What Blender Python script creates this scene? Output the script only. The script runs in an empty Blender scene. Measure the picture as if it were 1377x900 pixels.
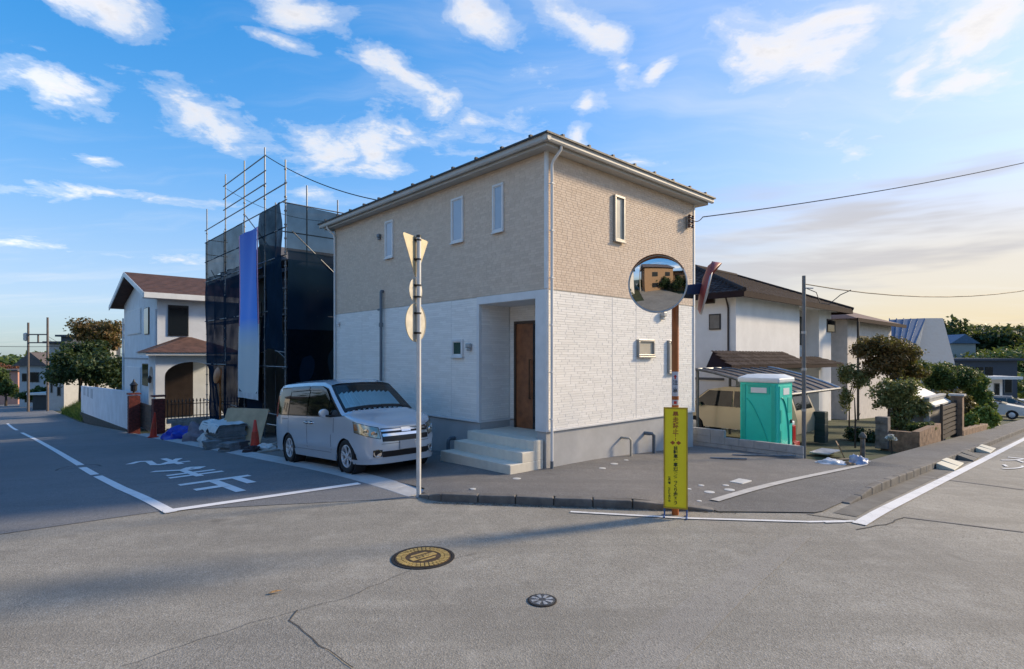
import bpy, bmesh, math, random
import numpy as np
from mathutils import Vector, Matrix, Quaternion, noise as mnoise
R = math.radians
SC = bpy.context.scene
COL = SC.collection

# ------------------------------------------------------------------ camera
F, CX, HY, CH = 746.0, 688.5, 478.0, 2.3          # focal length in photo pixels, centre column, horizon row, eye height
cam_d = bpy.data.cameras.new('camera'); cam = bpy.data.objects.new('camera', cam_d); COL.objects.link(cam)
cam.location = (0, 0, CH); cam.rotation_euler = (R(90), 0, 0)
cam_d.sensor_width = 36; cam_d.lens = F / 1377 * 36; cam_d.shift_y = 28 / 1377
cam_d.clip_start = 0.05; cam_d.clip_end = 6000
SC.camera = cam

# ------------------------------------------------------------------ sun, sky, exposure
SUN_DIR = Vector((.936, .351, 0)).normalized(); SUN_EL = R(25)
SUN_AZ = math.atan2(SUN_DIR.x, SUN_DIR.y)
sd = bpy.data.lights.new('sun', 'SUN'); so = bpy.data.objects.new('sun', sd); COL.objects.link(so)
sd.energy = 1.65; sd.angle = R(7); sd.color = (1.0, .79, .53)
sv = Vector((SUN_DIR.x * math.cos(SUN_EL), SUN_DIR.y * math.cos(SUN_EL), math.sin(SUN_EL)))
so.rotation_euler = sv.to_track_quat('Z', 'Y').to_euler(); so.location = (30, 10, 30)
SC.view_settings.view_transform = 'Standard'; SC.view_settings.look = 'None'
SC.view_settings.exposure = 1.72; SC.view_settings.gamma = 1.0

W = bpy.data.worlds.new('World'); SC.world = W; W.use_nodes = True
wt = W.node_tree; wn = wt.nodes; wl = wt.links; wn.clear()
def N(t, typ, **kw):
    n = t.nodes.new(typ)
    for k, v in kw.items():
        if k == 'inp':
            for i, val in v.items(): n.inputs[i].default_value = val
        else: setattr(n, k, v)
    return n
def math_(t, op, a, b=None, c=None, clamp=False):
    n = t.nodes.new('ShaderNodeMath'); n.operation = op; n.use_clamp = clamp
    for i, x in enumerate((a, b, c)):
        if x is None: continue
        if isinstance(x, (int, float)): n.inputs[i].default_value = x
        else: t.links.new(x, n.inputs[i])
    return n.outputs[0]
def vmath(t, op, a, b=None):
    n = t.nodes.new('ShaderNodeVectorMath'); n.operation = op
    for i, x in enumerate((a, b)):
        if x is None: continue
        if isinstance(x, (tuple, list)): n.inputs[i].default_value = x
        else: t.links.new(x, n.inputs[i])
    return n.outputs['Value'] if op in ('DOT_PRODUCT', 'LENGTH', 'DISTANCE') else n.outputs[0]
def mix_(t, fac, a, b, blend='MIX'):
    n = t.nodes.new('ShaderNodeMix'); n.data_type = 'RGBA'; n.blend_type = blend
    for i, x in ((0, fac), (6, a), (7, b)):
        if isinstance(x, (int, float)): n.inputs[i].default_value = x
        elif isinstance(x, (tuple, list)): n.inputs[i].default_value = (*x[:3], 1)
        else: t.links.new(x, n.inputs[i])
    return n.outputs[2]
def ramp_(t, fac, stops, interp='LINEAR'):
    n = t.nodes.new('ShaderNodeValToRGB'); n.color_ramp.interpolation = interp
    e = n.color_ramp.elements
    while len(e) < len(stops): e.new(.5)
    for el, (p, c) in zip(e, stops):
        el.position = p; el.color = (c, c, c, 1) if isinstance(c, (int, float)) else (*c, 1)
    t.links.new(fac, n.inputs[0]); return n.outputs[0]

sky = N(wt, 'ShaderNodeTexSky', sky_type='NISHITA', sun_disc=False)
sky.sun_elevation = SUN_EL; sky.sun_rotation = SUN_AZ; sky.air_density = 1.0; sky.dust_density = 1.3; sky.ozone_density = 2.2; sky.altitude = 60
hs = N(wt, 'ShaderNodeHueSaturation', inp={'Hue': .508, 'Saturation': 1.46, 'Value': 1.0}); wl.new(sky.outputs[0], hs.inputs['Color'])
tc = N(wt, 'ShaderNodeTexCoord'); D = tc.outputs['Generated']
sep = N(wt, 'ShaderNodeSeparateXYZ'); wl.new(D, sep.inputs[0])
zz = math_(wt, 'ADD', math_(wt, 'MAXIMUM', sep.outputs[2], 0.0), 0.10)
comb = N(wt, 'ShaderNodeCombineXYZ'); wl.new(math_(wt, 'DIVIDE', sep.outputs[0], zz), comb.inputs[0]); wl.new(math_(wt, 'DIVIDE', sep.outputs[1], zz), comb.inputs[1])
PV = comb.outputs[0]                                 # direction projected on a flat cloud layer
def cloud_p(px, py):
    d = Vector(((px - CX) / F, 1, (HY - py) / F)).normalized(); z = max(d.z, 0) + .10
    return np.array((d.x / z, d.y / z))
CLOUDS = [((150, 18), (75, 26), 24, 1.0), ((62, 122), (70, 14), 24, 1.0), ((285, 165), (95, 42), 22, 1.0), ((250, 135), (40, 25), 14, .8),
          ((440, 205), (70, 8), 28, 1.0), ((510, 200), (52, -6), 32, 1.05), ((520, 98), (45, 12), 26, 1.0), ((580, 135), (45, 12), 22, .95), ((415, 22), (62, 26), 22, 1.0),
          ((410, 68), (30, 10), 12, .62), ((165, 264), (120, 10), 8, .75), ((790, 35), (50, 42), 24, 1.1), ((835, 90), (28, 28), 18, .95), ((888, 100), (18, -18), 14, .9),
          ((785, 150), (22, -10), 12, .75), ((780, 186), (15, 4), 13, .9), ((1050, 70), (75, -18), 42, 1.05), ((1110, 30), (110, -30), 26, 1.0),
          ((1075, 105), (40, -25), 24, 1.0), ((1290, 55), (110, -45), 44, 1.05), ((1222, 108), (32, 12), 24, 1.0), ((1320, 110), (90, -35), 22, .85), ((665, 25), (42, 18), 18, .9),
          ((235, 348), (50, 2), 6, .6), ((35, 327), (55, 4), 5, .55), ((860, 214), (28, 3), 9, .6), ((1135, 208), (26, 8), 18, .5), ((115, 215), (28, 10), 7, .5),
          ((650, 180), (60, 20), 40, .34), ((420, 262), (30, 4), 9, .6)]
CLOUD_LIST = [(cloud_p(*c), cloud_p(c[0] + a[0], c[1] + a[1]) - cloud_p(*c), cloud_p(c[0] - a[1] / math.hypot(*a) * w, c[1] + a[0] / math.hypot(*a) * w) - cloud_p(*c), s) for c, a, w, s in CLOUDS]
rc = random.Random(5)
for k in range(20):                                  # the same broken cloud over the rest of the sky
    az = R(rc.uniform(55, 305)); r = rc.uniform(.6, 4.5); c = np.array((math.sin(az) * r, math.cos(az) * r)); an = rc.uniform(0, 3.1); L = rc.uniform(.18, .42) * (.5 + .5 * r)
    CLOUD_LIST.append((c, np.array((math.cos(an), math.sin(an))) * L, np.array((-math.sin(an), math.cos(an))) * L * .45, 1.0))
warp = N(wt, 'ShaderNodeTexNoise', inp={'Scale': 2.6, 'Detail': 2.0}); wl.new(PV, warp.inputs['Vector'])
wv = vmath(wt, 'ADD', PV, vmath(wt, 'MULTIPLY', vmath(wt, 'SUBTRACT', warp.outputs['Color'], (.5, .5, .5)), (.30, .30, 0)))
acc = None
for c, a, b, s in CLOUD_LIST:
    uu, ss, _ = np.linalg.svd(np.array((a, b)).T)
    mp = N(wt, 'ShaderNodeMapping', vector_type='TEXTURE'); wl.new(wv, mp.inputs[0])
    mp.inputs['Location'].default_value = (float(c[0]), float(c[1]), 0); mp.inputs['Rotation'].default_value = (0, 0, math.atan2(uu[1, 0], uu[0, 0])); mp.inputs['Scale'].default_value = (float(ss[0]), float(ss[1]), 1)
    d = math_(wt, 'MULTIPLY_ADD', vmath(wt, 'LENGTH', mp.outputs[0]), -s, 1.35 * s)
    acc = d if acc is None else math_(wt, 'MAXIMUM', acc, d)
acc = math_(wt, 'MAXIMUM', acc, -.6)
cn = N(wt, 'ShaderNodeTexNoise', inp={'Scale': 5.0, 'Detail': 6.0, 'Roughness': .62}); wl.new(wv, cn.inputs['Vector'])
cn2 = N(wt, 'ShaderNodeTexNoise', inp={'Scale': 20.0, 'Detail': 4.0, 'Roughness': .65}); wl.new(PV, cn2.inputs['Vector'])
nz = math_(wt, 'ADD', math_(wt, 'MULTIPLY', math_(wt, 'SUBTRACT', cn.outputs[0], .5), 3.3), math_(wt, 'MULTIPLY', math_(wt, 'SUBTRACT', cn2.outputs[0], .5), .9))
dens = math_(wt, 'ADD', acc, nz)
cm = ramp_(wt, math_(wt, 'MULTIPLY', dens, .5), [(.03, 0), (.22, .22), (.55, .80), (.9, .96)], 'EASE')
# low thin bank of cloud towards the sun: long flat streaks near the horizon
st = N(wt, 'ShaderNodeMapping'); st.inputs['Scale'].default_value = (1.1, 1.1, 9.0); wl.new(D, st.inputs[0])
stn = N(wt, 'ShaderNodeTexNoise', inp={'Scale': 2.1, 'Detail': 4.0, 'Roughness': .55}); wl.new(st.outputs[0], stn.inputs['Vector'])
elev = sep.outputs[2]
sunny = vmath(wt, 'DOT_PRODUCT', D, (SUN_DIR.x, SUN_DIR.y, 0))
sunw = ramp_(wt, sunny, [(.30, 0), (.85, 1)], 'EASE')
band = math_(wt, 'MULTIPLY', ramp_(wt, elev, [(.0, .4), (.08, 1), (.20, 1), (.33, 0)], 'EASE'), sunw)
streak = math_(wt, 'MULTIPLY', ramp_(wt, stn.outputs[0], [(.43, 0), (.60, 1)], 'EASE'), band)
_c = hs.outputs[0]; base = vmath(wt, 'DIVIDE', vmath(wt, 'MULTIPLY', _c, (1.08, 1.03, 1.08)), vmath(wt, 'ADD', vmath(wt, 'MULTIPLY', _c, (.52, .36, .25)), (1, 1, 1)))   # the glare round the sun held back, as the camera does
# pale, warm haze low in the sky, stronger towards the sun
hz_w = math_(wt, 'MULTIPLY', ramp_(wt, elev, [(.0, 1.0), (.12, .72), (.30, 0)], 'EASE'), math_(wt, 'ADD', math_(wt, 'MULTIPLY', sunw, .75), .22))
base = mix_(wt, hz_w, base, mix_(wt, sunw, (1.05, 1.42, 1.65), (2.05, 1.66, 1.02)))
base = mix_(wt, math_(wt, 'MULTIPLY', streak, .85), base, (1.32, 1.30, 1.36))
shade = ramp_(wt, math_(wt, 'ADD', math_(wt, 'MULTIPLY', dens, .35), math_(wt, 'MULTIPLY', math_(wt, 'SUBTRACT', cn2.outputs[0], .5), .6)), [(.25, (2.25, 2.25, 2.25)), (.5, (2.35, 2.22, 2.1)), (.8, (1.7, 1.66, 1.68))])
shade = mix_(wt, math_(wt, 'MULTIPLY', sunw, .5), shade, (2.25, 2.1, 1.85))
shade = vmath(wt, 'MULTIPLY', shade, vmath(wt, 'ADD', vmath(wt, 'MULTIPLY', ramp_(wt, math_(wt, 'MULTIPLY', sunny, -1.0), [(.2, 0), (1, 1)]), (1.3, 1.2, 1.1)), (1, 1, 1)))   # cloud facing the sun is brighter than cloud before it
cmap = N(wt, 'ShaderNodeMapping'); cmap.inputs['Rotation'].default_value = (0, 0, .5); cmap.inputs['Scale'].default_value = (.35, 1.5, 1); wl.new(wv, cmap.inputs[0])
cirrus = N(wt, 'ShaderNodeTexNoise', inp={'Scale': 1.5, 'Detail': 6.0, 'Roughness': .6}); wl.new(cmap.outputs[0], cirrus.inputs['Vector'])
base = mix_(wt, math_(wt, 'MULTIPLY', ramp_(wt, cirrus.outputs[0], [(.46, 0), (.78, 1)], 'EASE'), .30), base, (2.2, 2.2, 2.2))      # thin veil of high cloud
skyc = mix_(wt, math_(wt, 'MULTIPLY', cm, .88), base, shade)
bg = N(wt, 'ShaderNodeBackground', inp={'Strength': .138}); wl.new(skyc, bg.inputs[0])
wo = N(wt, 'ShaderNodeOutputWorld'); wl.new(bg.outputs[0], wo.inputs[0])
W.cycles.sampling_method = 'MANUAL'; W.cycles.sample_map_resolution = 512

# ------------------------------------------------------------------ the lie of the land: u runs along the right-hand road, v along the left-hand road
U = (.7322, .6811); V = (-.6811, .7322); C0 = (.69, 11.14); TH = math.atan2(U[1], U[0])
def xy(u, v): return (C0[0] + U[0] * u + V[0] * v, C0[1] + U[1] * u + V[1] * v)
def uv(x, y):
    dx = x - C0[0]; dy = y - C0[1]; return (dx * U[0] + dy * U[1], dx * V[0] + dy * V[1])
def S(t, b): return 0 if t < 0 else (t * t / (2 * b) if t < b else t - b / 2)
def sm(a, b, t):
    t = max(0, min(1, (t - a) / (b - a))); return t * t * (3 - 2 * t)
def hzuv(u, v):
    k = 1 - sm(1, 9, u)
    return -k * (.068 * S(v, 4) - .026 * S(v - 42, 8) - .036 * S(v - 150, 60)) - (.05 * S(u, 2) - .022 * S(u - 60, 20) - .028 * S(u - 140, 60))
def hz(x, y): return hzuv(*uv(x, y))
def gnd(px, py, off=0):
    a = (px - CX) / F; b = (HY - py) / F; f = lambda d: CH + b * d - (hz(a * d, d) + off)
    d = 1.
    while f(d) > 0 and d < 400: d += .25
    lo, hi = d - .25, d
    for _ in range(30):
        m = (lo + hi) / 2
        if f(m) > 0: lo = m
        else: hi = m
    return Vector((a * hi, hi, hz(a * hi, hi) + off))
def at(px, py, d): return Vector(((px - CX) / F * d, d, CH + (HY - py) / F * d))
def wall_v(px, u=0.):            # v of a picture column on a wall u = const
    a = (px - CX) / F; return (C0[0] + U[0] * u - a * (C0[1] + U[1] * u)) / (a * V[1] - V[0])
def wall_u(px, v=0.):
    a = (px - CX) / F; return (C0[0] + V[0] * v - a * (C0[1] + V[1] * v)) / (a * U[1] - U[0])
def zat(py, u, v): return CH + (HY - py) / F * xy(u, v)[1]

# ------------------------------------------------------------------ helpers
def tag(o, label=None, cat=None, group=None, kind=None):
    if label: o['label'] = label
    if cat: o['category'] = cat
    if group: o['group'] = group
    if kind: o['kind'] = kind
    return o
def thing(name, label, cat, loc=(0, 0, 0), rotz=0, group=None):
    o = bpy.data.objects.new(name, None); COL.objects.link(o); o.location = loc; o.rotation_euler = (0, 0, rotz); o.empty_display_size = .2
    return tag(o, label, cat, group)
def uvthing(name, label, cat, u, v, z=None, group=None, rot=0):
    x, y = xy(u, v); return thing(name, label, cat, (x, y, hzuv(u, v) if z is None else z), TH + rot, group)
def mesh_np(name, verts, faces, mat, parent=None, smooth=False, cols=None):
    verts = np.asarray(verts, np.float32); faces = np.asarray(faces, np.int32); k = faces.shape[1]
    me = bpy.data.meshes.new(name); me.vertices.add(len(verts)); me.vertices.foreach_set('co', verts.ravel())
    me.loops.add(faces.size); me.loops.foreach_set('vertex_index', faces.ravel())
    me.polygons.add(len(faces)); me.polygons.foreach_set('loop_start', np.arange(0, faces.size, k, dtype=np.int32)); me.polygons.foreach_set('loop_total', np.full(len(faces), k, np.int32))
    me.update(calc_edges=True); me.validate()
    if smooth: me.shade_smooth()
    else: me.shade_flat()
    if cols is not None:
        at_ = me.attributes.new('tone', 'FLOAT', 'FACE'); at_.data.foreach_set('value', np.asarray(cols, np.float32))
    o = bpy.data.objects.new(name, me); COL.objects.link(o); me.materials.append(mat)
    if parent: o.parent = parent
    return o
class MB:
    def __init__(s): s.v = []; s.f = []
    def add(s, vs, fs):
        o = len(s.v); s.v += [tuple(p) for p in vs]; s.f += [tuple(i + o for i in f) for f in fs]; return s
    def box(s, x0, x1, y0, y1, z0, z1):
        return s.add([(x0, y0, z0), (x1, y0, z0), (x1, y1, z0), (x0, y1, z0), (x0, y0, z1), (x1, y0, z1), (x1, y1, z1), (x0, y1, z1)],
                     [(3, 2, 1, 0), (4, 5, 6, 7), (0, 1, 5, 4), (1, 2, 6, 5), (2, 3, 7, 6), (3, 0, 4, 7)])
    def hexa(s, p): return s.add(p, [(3, 2, 1, 0), (4, 5, 6, 7), (0, 1, 5, 4), (1, 2, 6, 5), (2, 3, 7, 6), (3, 0, 4, 7)])
    def bar(s, a, b, w, h, up=(0, 0, 1)):                       # a rectangular bar from a to b
        a = Vector(a); b = Vector(b); d = (b - a).normalized(); up = Vector(up)
        if abs(d.dot(up)) > .99: up = Vector((1, 0, 0))
        x = d.cross(up).normalized() * w / 2; y = x.cross(d).normalized() * h / 2
        return s.hexa([a - x - y, a + x - y, b + x - y, b - x - y, a - x + y, a + x + y, b + x + y, b - x + y])
    def tube(s, pts, r, n=8, cap=True):
        pts = [Vector(p) for p in pts]; rs = r if isinstance(r, (list, tuple)) else [r] * len(pts); o = len(s.v); prev = None
        for i, p in enumerate(pts):
            t = (pts[min(i + 1, len(pts) - 1)] - pts[max(i - 1, 0)]).normalized()
            if prev is None:
                a = Vector((0, 0, 1)) if abs(t.z) < .9 else Vector((1, 0, 0)); x = t.cross(a).normalized()
            else: x = (prev - t * prev.dot(t)).normalized()
            prev = x; y = t.cross(x)
            for k in range(n):
                an = 2 * math.pi * k / n; q = p + (x * math.cos(an) + y * math.sin(an)) * rs[i]; s.v.append(tuple(q))
        for i in range(len(pts) - 1):
            for k in range(n):
                k2 = (k + 1) % n; s.f.append((o + i * n + k, o + i * n + k2, o + (i + 1) * n + k2, o + (i + 1) * n + k))
        if cap:
            s.f.append(tuple(o + k for k in reversed(range(n)))); s.f.append(tuple(o + (len(pts) - 1) * n + k for k in range(n)))
        return s
    def lathe(s, prof, n=24, c=(0, 0, 0), ax=None, cap=True):             # prof: (radius, height) pairs about local z (or axis matrix ax)
        o = len(s.v); c = Vector(c)
        for r, h in prof:
            for k in range(n):
                an = 2 * math.pi * k / n; q = Vector((r * math.cos(an), r * math.sin(an), h))
                if ax is not None: q = ax @ q
                s.v.append(tuple(c + q))
        for i in range(len(prof) - 1):
            for k in range(n):
                k2 = (k + 1) % n; s.f.append((o + i * n + k, o + i * n + k2, o + (i + 1) * n + k2, o + (i + 1) * n + k))
        if cap and prof[0][0] > 1e-4: s.f.append(tuple(o + k for k in reversed(range(n))))
        if cap and prof[-1][0] > 1e-4: s.f.append(tuple(o + (len(prof) - 1) * n + k for k in range(n)))
        return s
    def prism(s, poly, fn, t0, t1):                              # outline extruded: fn(a, b, t) -> point
        n = len(poly); o = len(s.v)
        for t in (t0, t1):
            for a, b in poly: s.v.append(tuple(fn(a, b, t)))
        s.f.append(tuple(o + i for i in reversed(range(n)))); s.f.append(tuple(o + n + i for i in range(n)))
        for i in range(n):
            j = (i + 1) % n; s.f.append((o + i, o + j, o + n + j, o + n + i))
        return s
    def grid(s, nu, nv, fn):
        o = len(s.v)
        for i in range(nu + 1):
            for j in range(nv + 1): s.v.append(tuple(fn(i / nu, j / nv)))
        for i in range(nu):
            for j in range(nv):
                a = o + i * (nv + 1) + j; s.f.append((a, a + nv + 1, a + nv + 2, a + 1))
        return s
    def build(s, name, mat, parent=None, smooth=None, bevel=0, fix=True):
        me = bpy.data.meshes.new(name); me.from_pydata(s.v, [], s.f)
        if fix:
            b = bmesh.new(); b.from_mesh(me); bmesh.ops.remove_doubles(b, verts=b.verts, dist=1e-5); bmesh.ops.recalc_face_normals(b, faces=b.faces); b.to_mesh(me); b.free()
        me.update()
        if smooth:
            me.shade_smooth(); me.set_sharp_from_angle(angle=R(smooth))
        o = bpy.data.objects.new(name, me); COL.objects.link(o); me.materials.append(mat)
        if parent: o.parent = parent
        if bevel:
            m = o.modifiers.new('bevel', 'BEVEL'); m.width = bevel; m.segments = 2; m.limit_method = 'ANGLE'; m.angle_limit = R(40)
        return o
def BOX(name, mat, parent, x0, x1, y0, y1, z0, z1, bevel=0): return MB().box(x0, x1, y0, y1, z0, z1).build(name, mat, parent, bevel=bevel, fix=False)
def TUBE(name, mat, parent, pts, r, n=8): return MB().tube(pts, r, n).build(name, mat, parent, smooth=40, fix=False)
def copy_tree(o, parent=None):
    c = o.copy(); COL.objects.link(c); c.parent = parent
    for ch in o.children: copy_tree(ch, c)
    return c
def text_mesh(name, body, size, mat, parent=None, bold=0, extrude=.0005, line=1.0, align='CENTER'):
    cu = bpy.data.curves.new(name, 'FONT'); cu.body = body; cu.size = size; cu.align_x = align; cu.align_y = 'CENTER'; cu.extrude = extrude; cu.offset = bold; cu.space_line = line
    to = bpy.data.objects.new(name, cu); COL.objects.link(to)
    dg = bpy.context.evaluated_depsgraph_get(); me = bpy.data.meshes.new_from_object(to.evaluated_get(dg)); me.name = name
    bpy.data.objects.remove(to); bpy.data.curves.remove(cu)
    me.materials.clear(); me.materials.append(mat); o = bpy.data.objects.new(name, me); COL.objects.link(o)
    if parent: o.parent = parent
    return o

# ------------------------------------------------------------------ materials
MATS = {}
def mat(name, col, rough=.6, metal=0., var=.12, vs=3., bump=0., bs=60., spec=.5, col2=None, coat=0., dirt=0., rv=.25):
    if name in MATS: return MATS[name]
    m = bpy.data.materials.new(name); m.use_nodes = True; t = m.node_tree; b = t.nodes['Principled BSDF']; L = t.links
    tcn = N(t, 'ShaderNodeTexCoord'); oc = tcn.outputs['Object']
    n1 = N(t, 'ShaderNodeTexNoise', inp={'Scale': vs, 'Detail': 6.0, 'Roughness': .6}); L.new(oc, n1.inputs['Vector'])
    n2 = N(t, 'ShaderNodeTexNoise', inp={'Scale': bs, 'Detail': 3.0}); L.new(oc, n2.inputs['Vector'])
    c2 = col2 or tuple(c * (1 - 2.2 * var) for c in col)
    c1 = tuple(min(1, c * (1 + .5 * var)) for c in col)
    cc = mix_(t, ramp_(t, n1.outputs[0], [(.3, 0), (.7, 1)]), c2 if col2 is None else col, c1 if col2 is None else col2)
    if dirt:
        n3 = N(t, 'ShaderNodeTexNoise', inp={'Scale': vs * .35, 'Detail': 8.0, 'Roughness': .7}); L.new(oc, n3.inputs['Vector'])
        cc = mix_(t, math_(t, 'MULTIPLY', ramp_(t, n3.outputs[0], [(.45, 0), (.72, 1)]), dirt), cc, tuple(c * .45 for c in col))
    L.new(cc, b.inputs['Base Color'])
    b.inputs['Metallic'].default_value = metal; b.inputs['Specular IOR Level'].default_value = spec; b.inputs['Coat Weight'].default_value = coat
    rr = math_(t, 'ADD', math_(t, 'MULTIPLY', math_(t, 'SUBTRACT', n1.outputs[0], .5), rv), rough, clamp=True); L.new(rr, b.inputs['Roughness'])
    if bump:
        bn = N(t, 'ShaderNodeBump', inp={'Strength': min(1, bump), 'Distance': .01}); L.new(n2.outputs[0], bn.inputs['Height']); L.new(bn.outputs[0], b.inputs['Normal'])
    MATS[name] = m; return m
def tone_mat(name, dark, light, rough=.7, bump=.3, bs=120., spec=.3):   # each piece its own tone, from a face attribute
    m = bpy.data.materials.new(name); m.use_nodes = True; t = m.node_tree; b = t.nodes['Principled BSDF']; L = t.links
    a = N(t, 'ShaderNodeAttribute', attribute_name='tone'); tcn = N(t, 'ShaderNodeTexCoord')
    n2 = N(t, 'ShaderNodeTexNoise', inp={'Scale': bs, 'Detail': 4.0}); L.new(tcn.outputs['Object'], n2.inputs['Vector'])
    n3 = N(t, 'ShaderNodeTexNoise', inp={'Scale': .5, 'Detail': 4.0}); L.new(tcn.outputs['Object'], n3.inputs['Vector'])
    c = mix_(t, a.outputs['Fac'], dark, light)
    c = mix_(t, math_(t, 'MULTIPLY', ramp_(t, n2.outputs[0], [(.35, 0), (.7, 1)]), .25), c, tuple(x * .8 for x in dark))
    c = mix_(t, math_(t, 'MULTIPLY', ramp_(t, n3.outputs[0], [(.4, 0), (.7, 1)]), .18), c, dark)
    L.new(c, b.inputs['Base Color']); b.inputs['Roughness'].default_value = rough; b.inputs['Specular IOR Level'].default_value = spec
    bn = N(t, 'ShaderNodeBump', inp={'Strength': bump, 'Distance': .006}); L.new(n2.outputs[0], bn.inputs['Height']); L.new(bn.outputs[0], b.inputs['Normal'])
    MATS[name] = m; return m
def leaf_mat(name, c1, c2, c3=None):
    m = bpy.data.materials.new(name); m.use_nodes = True; t = m.node_tree; L = t.links; t.nodes.clear()
    g = N(t, 'ShaderNodeNewGeometry'); tcn = N(t, 'ShaderNodeTexCoord')
    n1 = N(t, 'ShaderNodeTexNoise', inp={'Scale': .9, 'Detail': 4.0}); L.new(tcn.outputs['Object'], n1.inputs['Vector'])
    c = mix_(t, g.outputs['Random Per Island'], c1, c2)
    if c3: c = mix_(t, ramp_(t, n1.outputs[0], [(.45, 0), (.62, 1)]), c, mix_(t, g.outputs['Random Per Island'], c3, c2))
    d = N(t, 'ShaderNodeBsdfPrincipled', inp={'Roughness': .55, 'Specular IOR Level': .3}); L.new(c, d.inputs['Base Color'])
    tr = N(t, 'ShaderNodeBsdfTranslucent'); L.new(mix_(t, .5, c, (.25, .3, .05)), tr.inputs[0])
    ms = N(t, 'ShaderNodeMixShader', inp={0: .25}); L.new(d.outputs[0], ms.inputs[1]); L.new(tr.outputs[0], ms.inputs[2])
    o = N(t, 'ShaderNodeOutputMaterial'); L.new(ms.outputs[0], o.inputs[0]); MATS[name] = m; return m
def glass_mat(name, tint, alpha, rough=.02):                           # clear part seen through, plus a Fresnel reflection
    m = bpy.data.materials.new(name); m.use_nodes = True; t = m.node_tree; L = t.links; t.nodes.clear()
    tr = N(t, 'ShaderNodeBsdfTransparent'); tr.inputs[0].default_value = (*[c * alpha for c in tint], 1)
    df = N(t, 'ShaderNodeBsdfDiffuse'); df.inputs[0].default_value = (*[c * .03 for c in tint], 1)
    ad = N(t, 'ShaderNodeAddShader'); L.new(tr.outputs[0], ad.inputs[0]); L.new(df.outputs[0], ad.inputs[1])
    gl = N(t, 'ShaderNodeBsdfGlossy', inp={'Roughness': rough}); fr = N(t, 'ShaderNodeFresnel', inp={'IOR': 1.5})
    ms = N(t, 'ShaderNodeMixShader'); L.new(fr.outputs[0], ms.inputs[0]); L.new(ad.outputs[0], ms.inputs[1]); L.new(gl.outputs[0], ms.inputs[2])
    o = N(t, 'ShaderNodeOutputMaterial'); L.new(ms.outputs[0], o.inputs[0]); MATS[name] = m; return m
def asphalt(name, base, light, speck=.5, patch=.35, rough=.85):
    m = bpy.data.materials.new(name); m.use_nodes = True; t = m.node_tree; b = t.nodes['Principled BSDF']; L = t.links
    oc = N(t, 'ShaderNodeTexCoord').outputs['Object']
    v = N(t, 'ShaderNodeTexVoronoi', inp={'Scale': 75.0, 'Randomness': 1.0}); L.new(oc, v.inputs['Vector'])
    sepc = N(t, 'ShaderNodeSeparateColor'); L.new(v.outputs['Color'], sepc.inputs[0])
    big = N(t, 'ShaderNodeTexNoise', inp={'Scale': .35, 'Detail': 7.0, 'Roughness': .65}); L.new(oc, big.inputs['Vector'])
    mid = N(t, 'ShaderNodeTexNoise', inp={'Scale': 2.2, 'Detail': 6.0, 'Roughness': .7}); L.new(oc, mid.inputs['Vector'])
    fine = N(t, 'ShaderNodeTexNoise', inp={'Scale': 160.0, 'Detail': 2.0}); L.new(oc, fine.inputs['Vector'])
    c = mix_(t, math_(t, 'MULTIPLY', ramp_(t, sepc.outputs[0], [(.45, 0), (1.0, 1)]), speck), base, light)
    c = mix_(t, math_(t, 'MULTIPLY', ramp_(t, sepc.outputs[1], [(.7, 0), (.95, 1)]), .5), c, tuple(x * .35 for x in base))
    c = mix_(t, math_(t, 'MULTIPLY', ramp_(t, sepc.outputs[2], [(.965, 0), (.985, 1)]), .3), c, tuple(min(.6, x * 2.2) for x in light))
    c = mix_(t, math_(t, 'MULTIPLY', ramp_(t, big.outputs[0], [(.35, 0), (.68, 1)]), patch), c, tuple(x * .55 for x in base))
    c = mix_(t, math_(t, 'MULTIPLY', ramp_(t, mid.outputs[0], [(.5, 0), (.8, 1)]), patch * .8), c, tuple(x * .95 for x in light))
    mp = N(t, 'ShaderNodeMapping'); mp.inputs['Rotation'].default_value = (0, 0, -.75); mp.inputs['Scale'].default_value = (.12, 1.6, 1); L.new(oc, mp.inputs[0])
    trk = N(t, 'ShaderNodeTexNoise', inp={'Scale': 1.0, 'Detail': 5.0, 'Roughness': .6}); L.new(mp.outputs[0], trk.inputs['Vector'])
    c = mix_(t, math_(t, 'MULTIPLY', ramp_(t, trk.outputs[0], [(.48, 0), (.66, 1)]), patch * .7), c, tuple(x * .62 for x in base))       # tyre-worn tracks
    oil = N(t, 'ShaderNodeTexNoise', inp={'Scale': 1.1, 'Detail': 3.0, 'Distortion': .6}); L.new(oc, oil.inputs['Vector'])
    c = mix_(t, math_(t, 'MULTIPLY', ramp_(t, oil.outputs[0], [(.66, 0), (.74, 1)]), patch), c, tuple(x * .5 for x in base))             # old stains
    L.new(c, b.inputs['Base Color']); b.inputs['Roughness'].default_value = rough; b.inputs['Specular IOR Level'].default_value = .35
    bn = N(t, 'ShaderNodeBump', inp={'Strength': .5, 'Distance': .006}); h = math_(t, 'ADD', v.outputs['Distance'], math_(t, 'MULTIPLY', fine.outputs[0], .5)); L.new(h, bn.inputs['Height']); L.new(bn.outputs[0], b.inputs['Normal'])
    MATS[name] = m; return m
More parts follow.
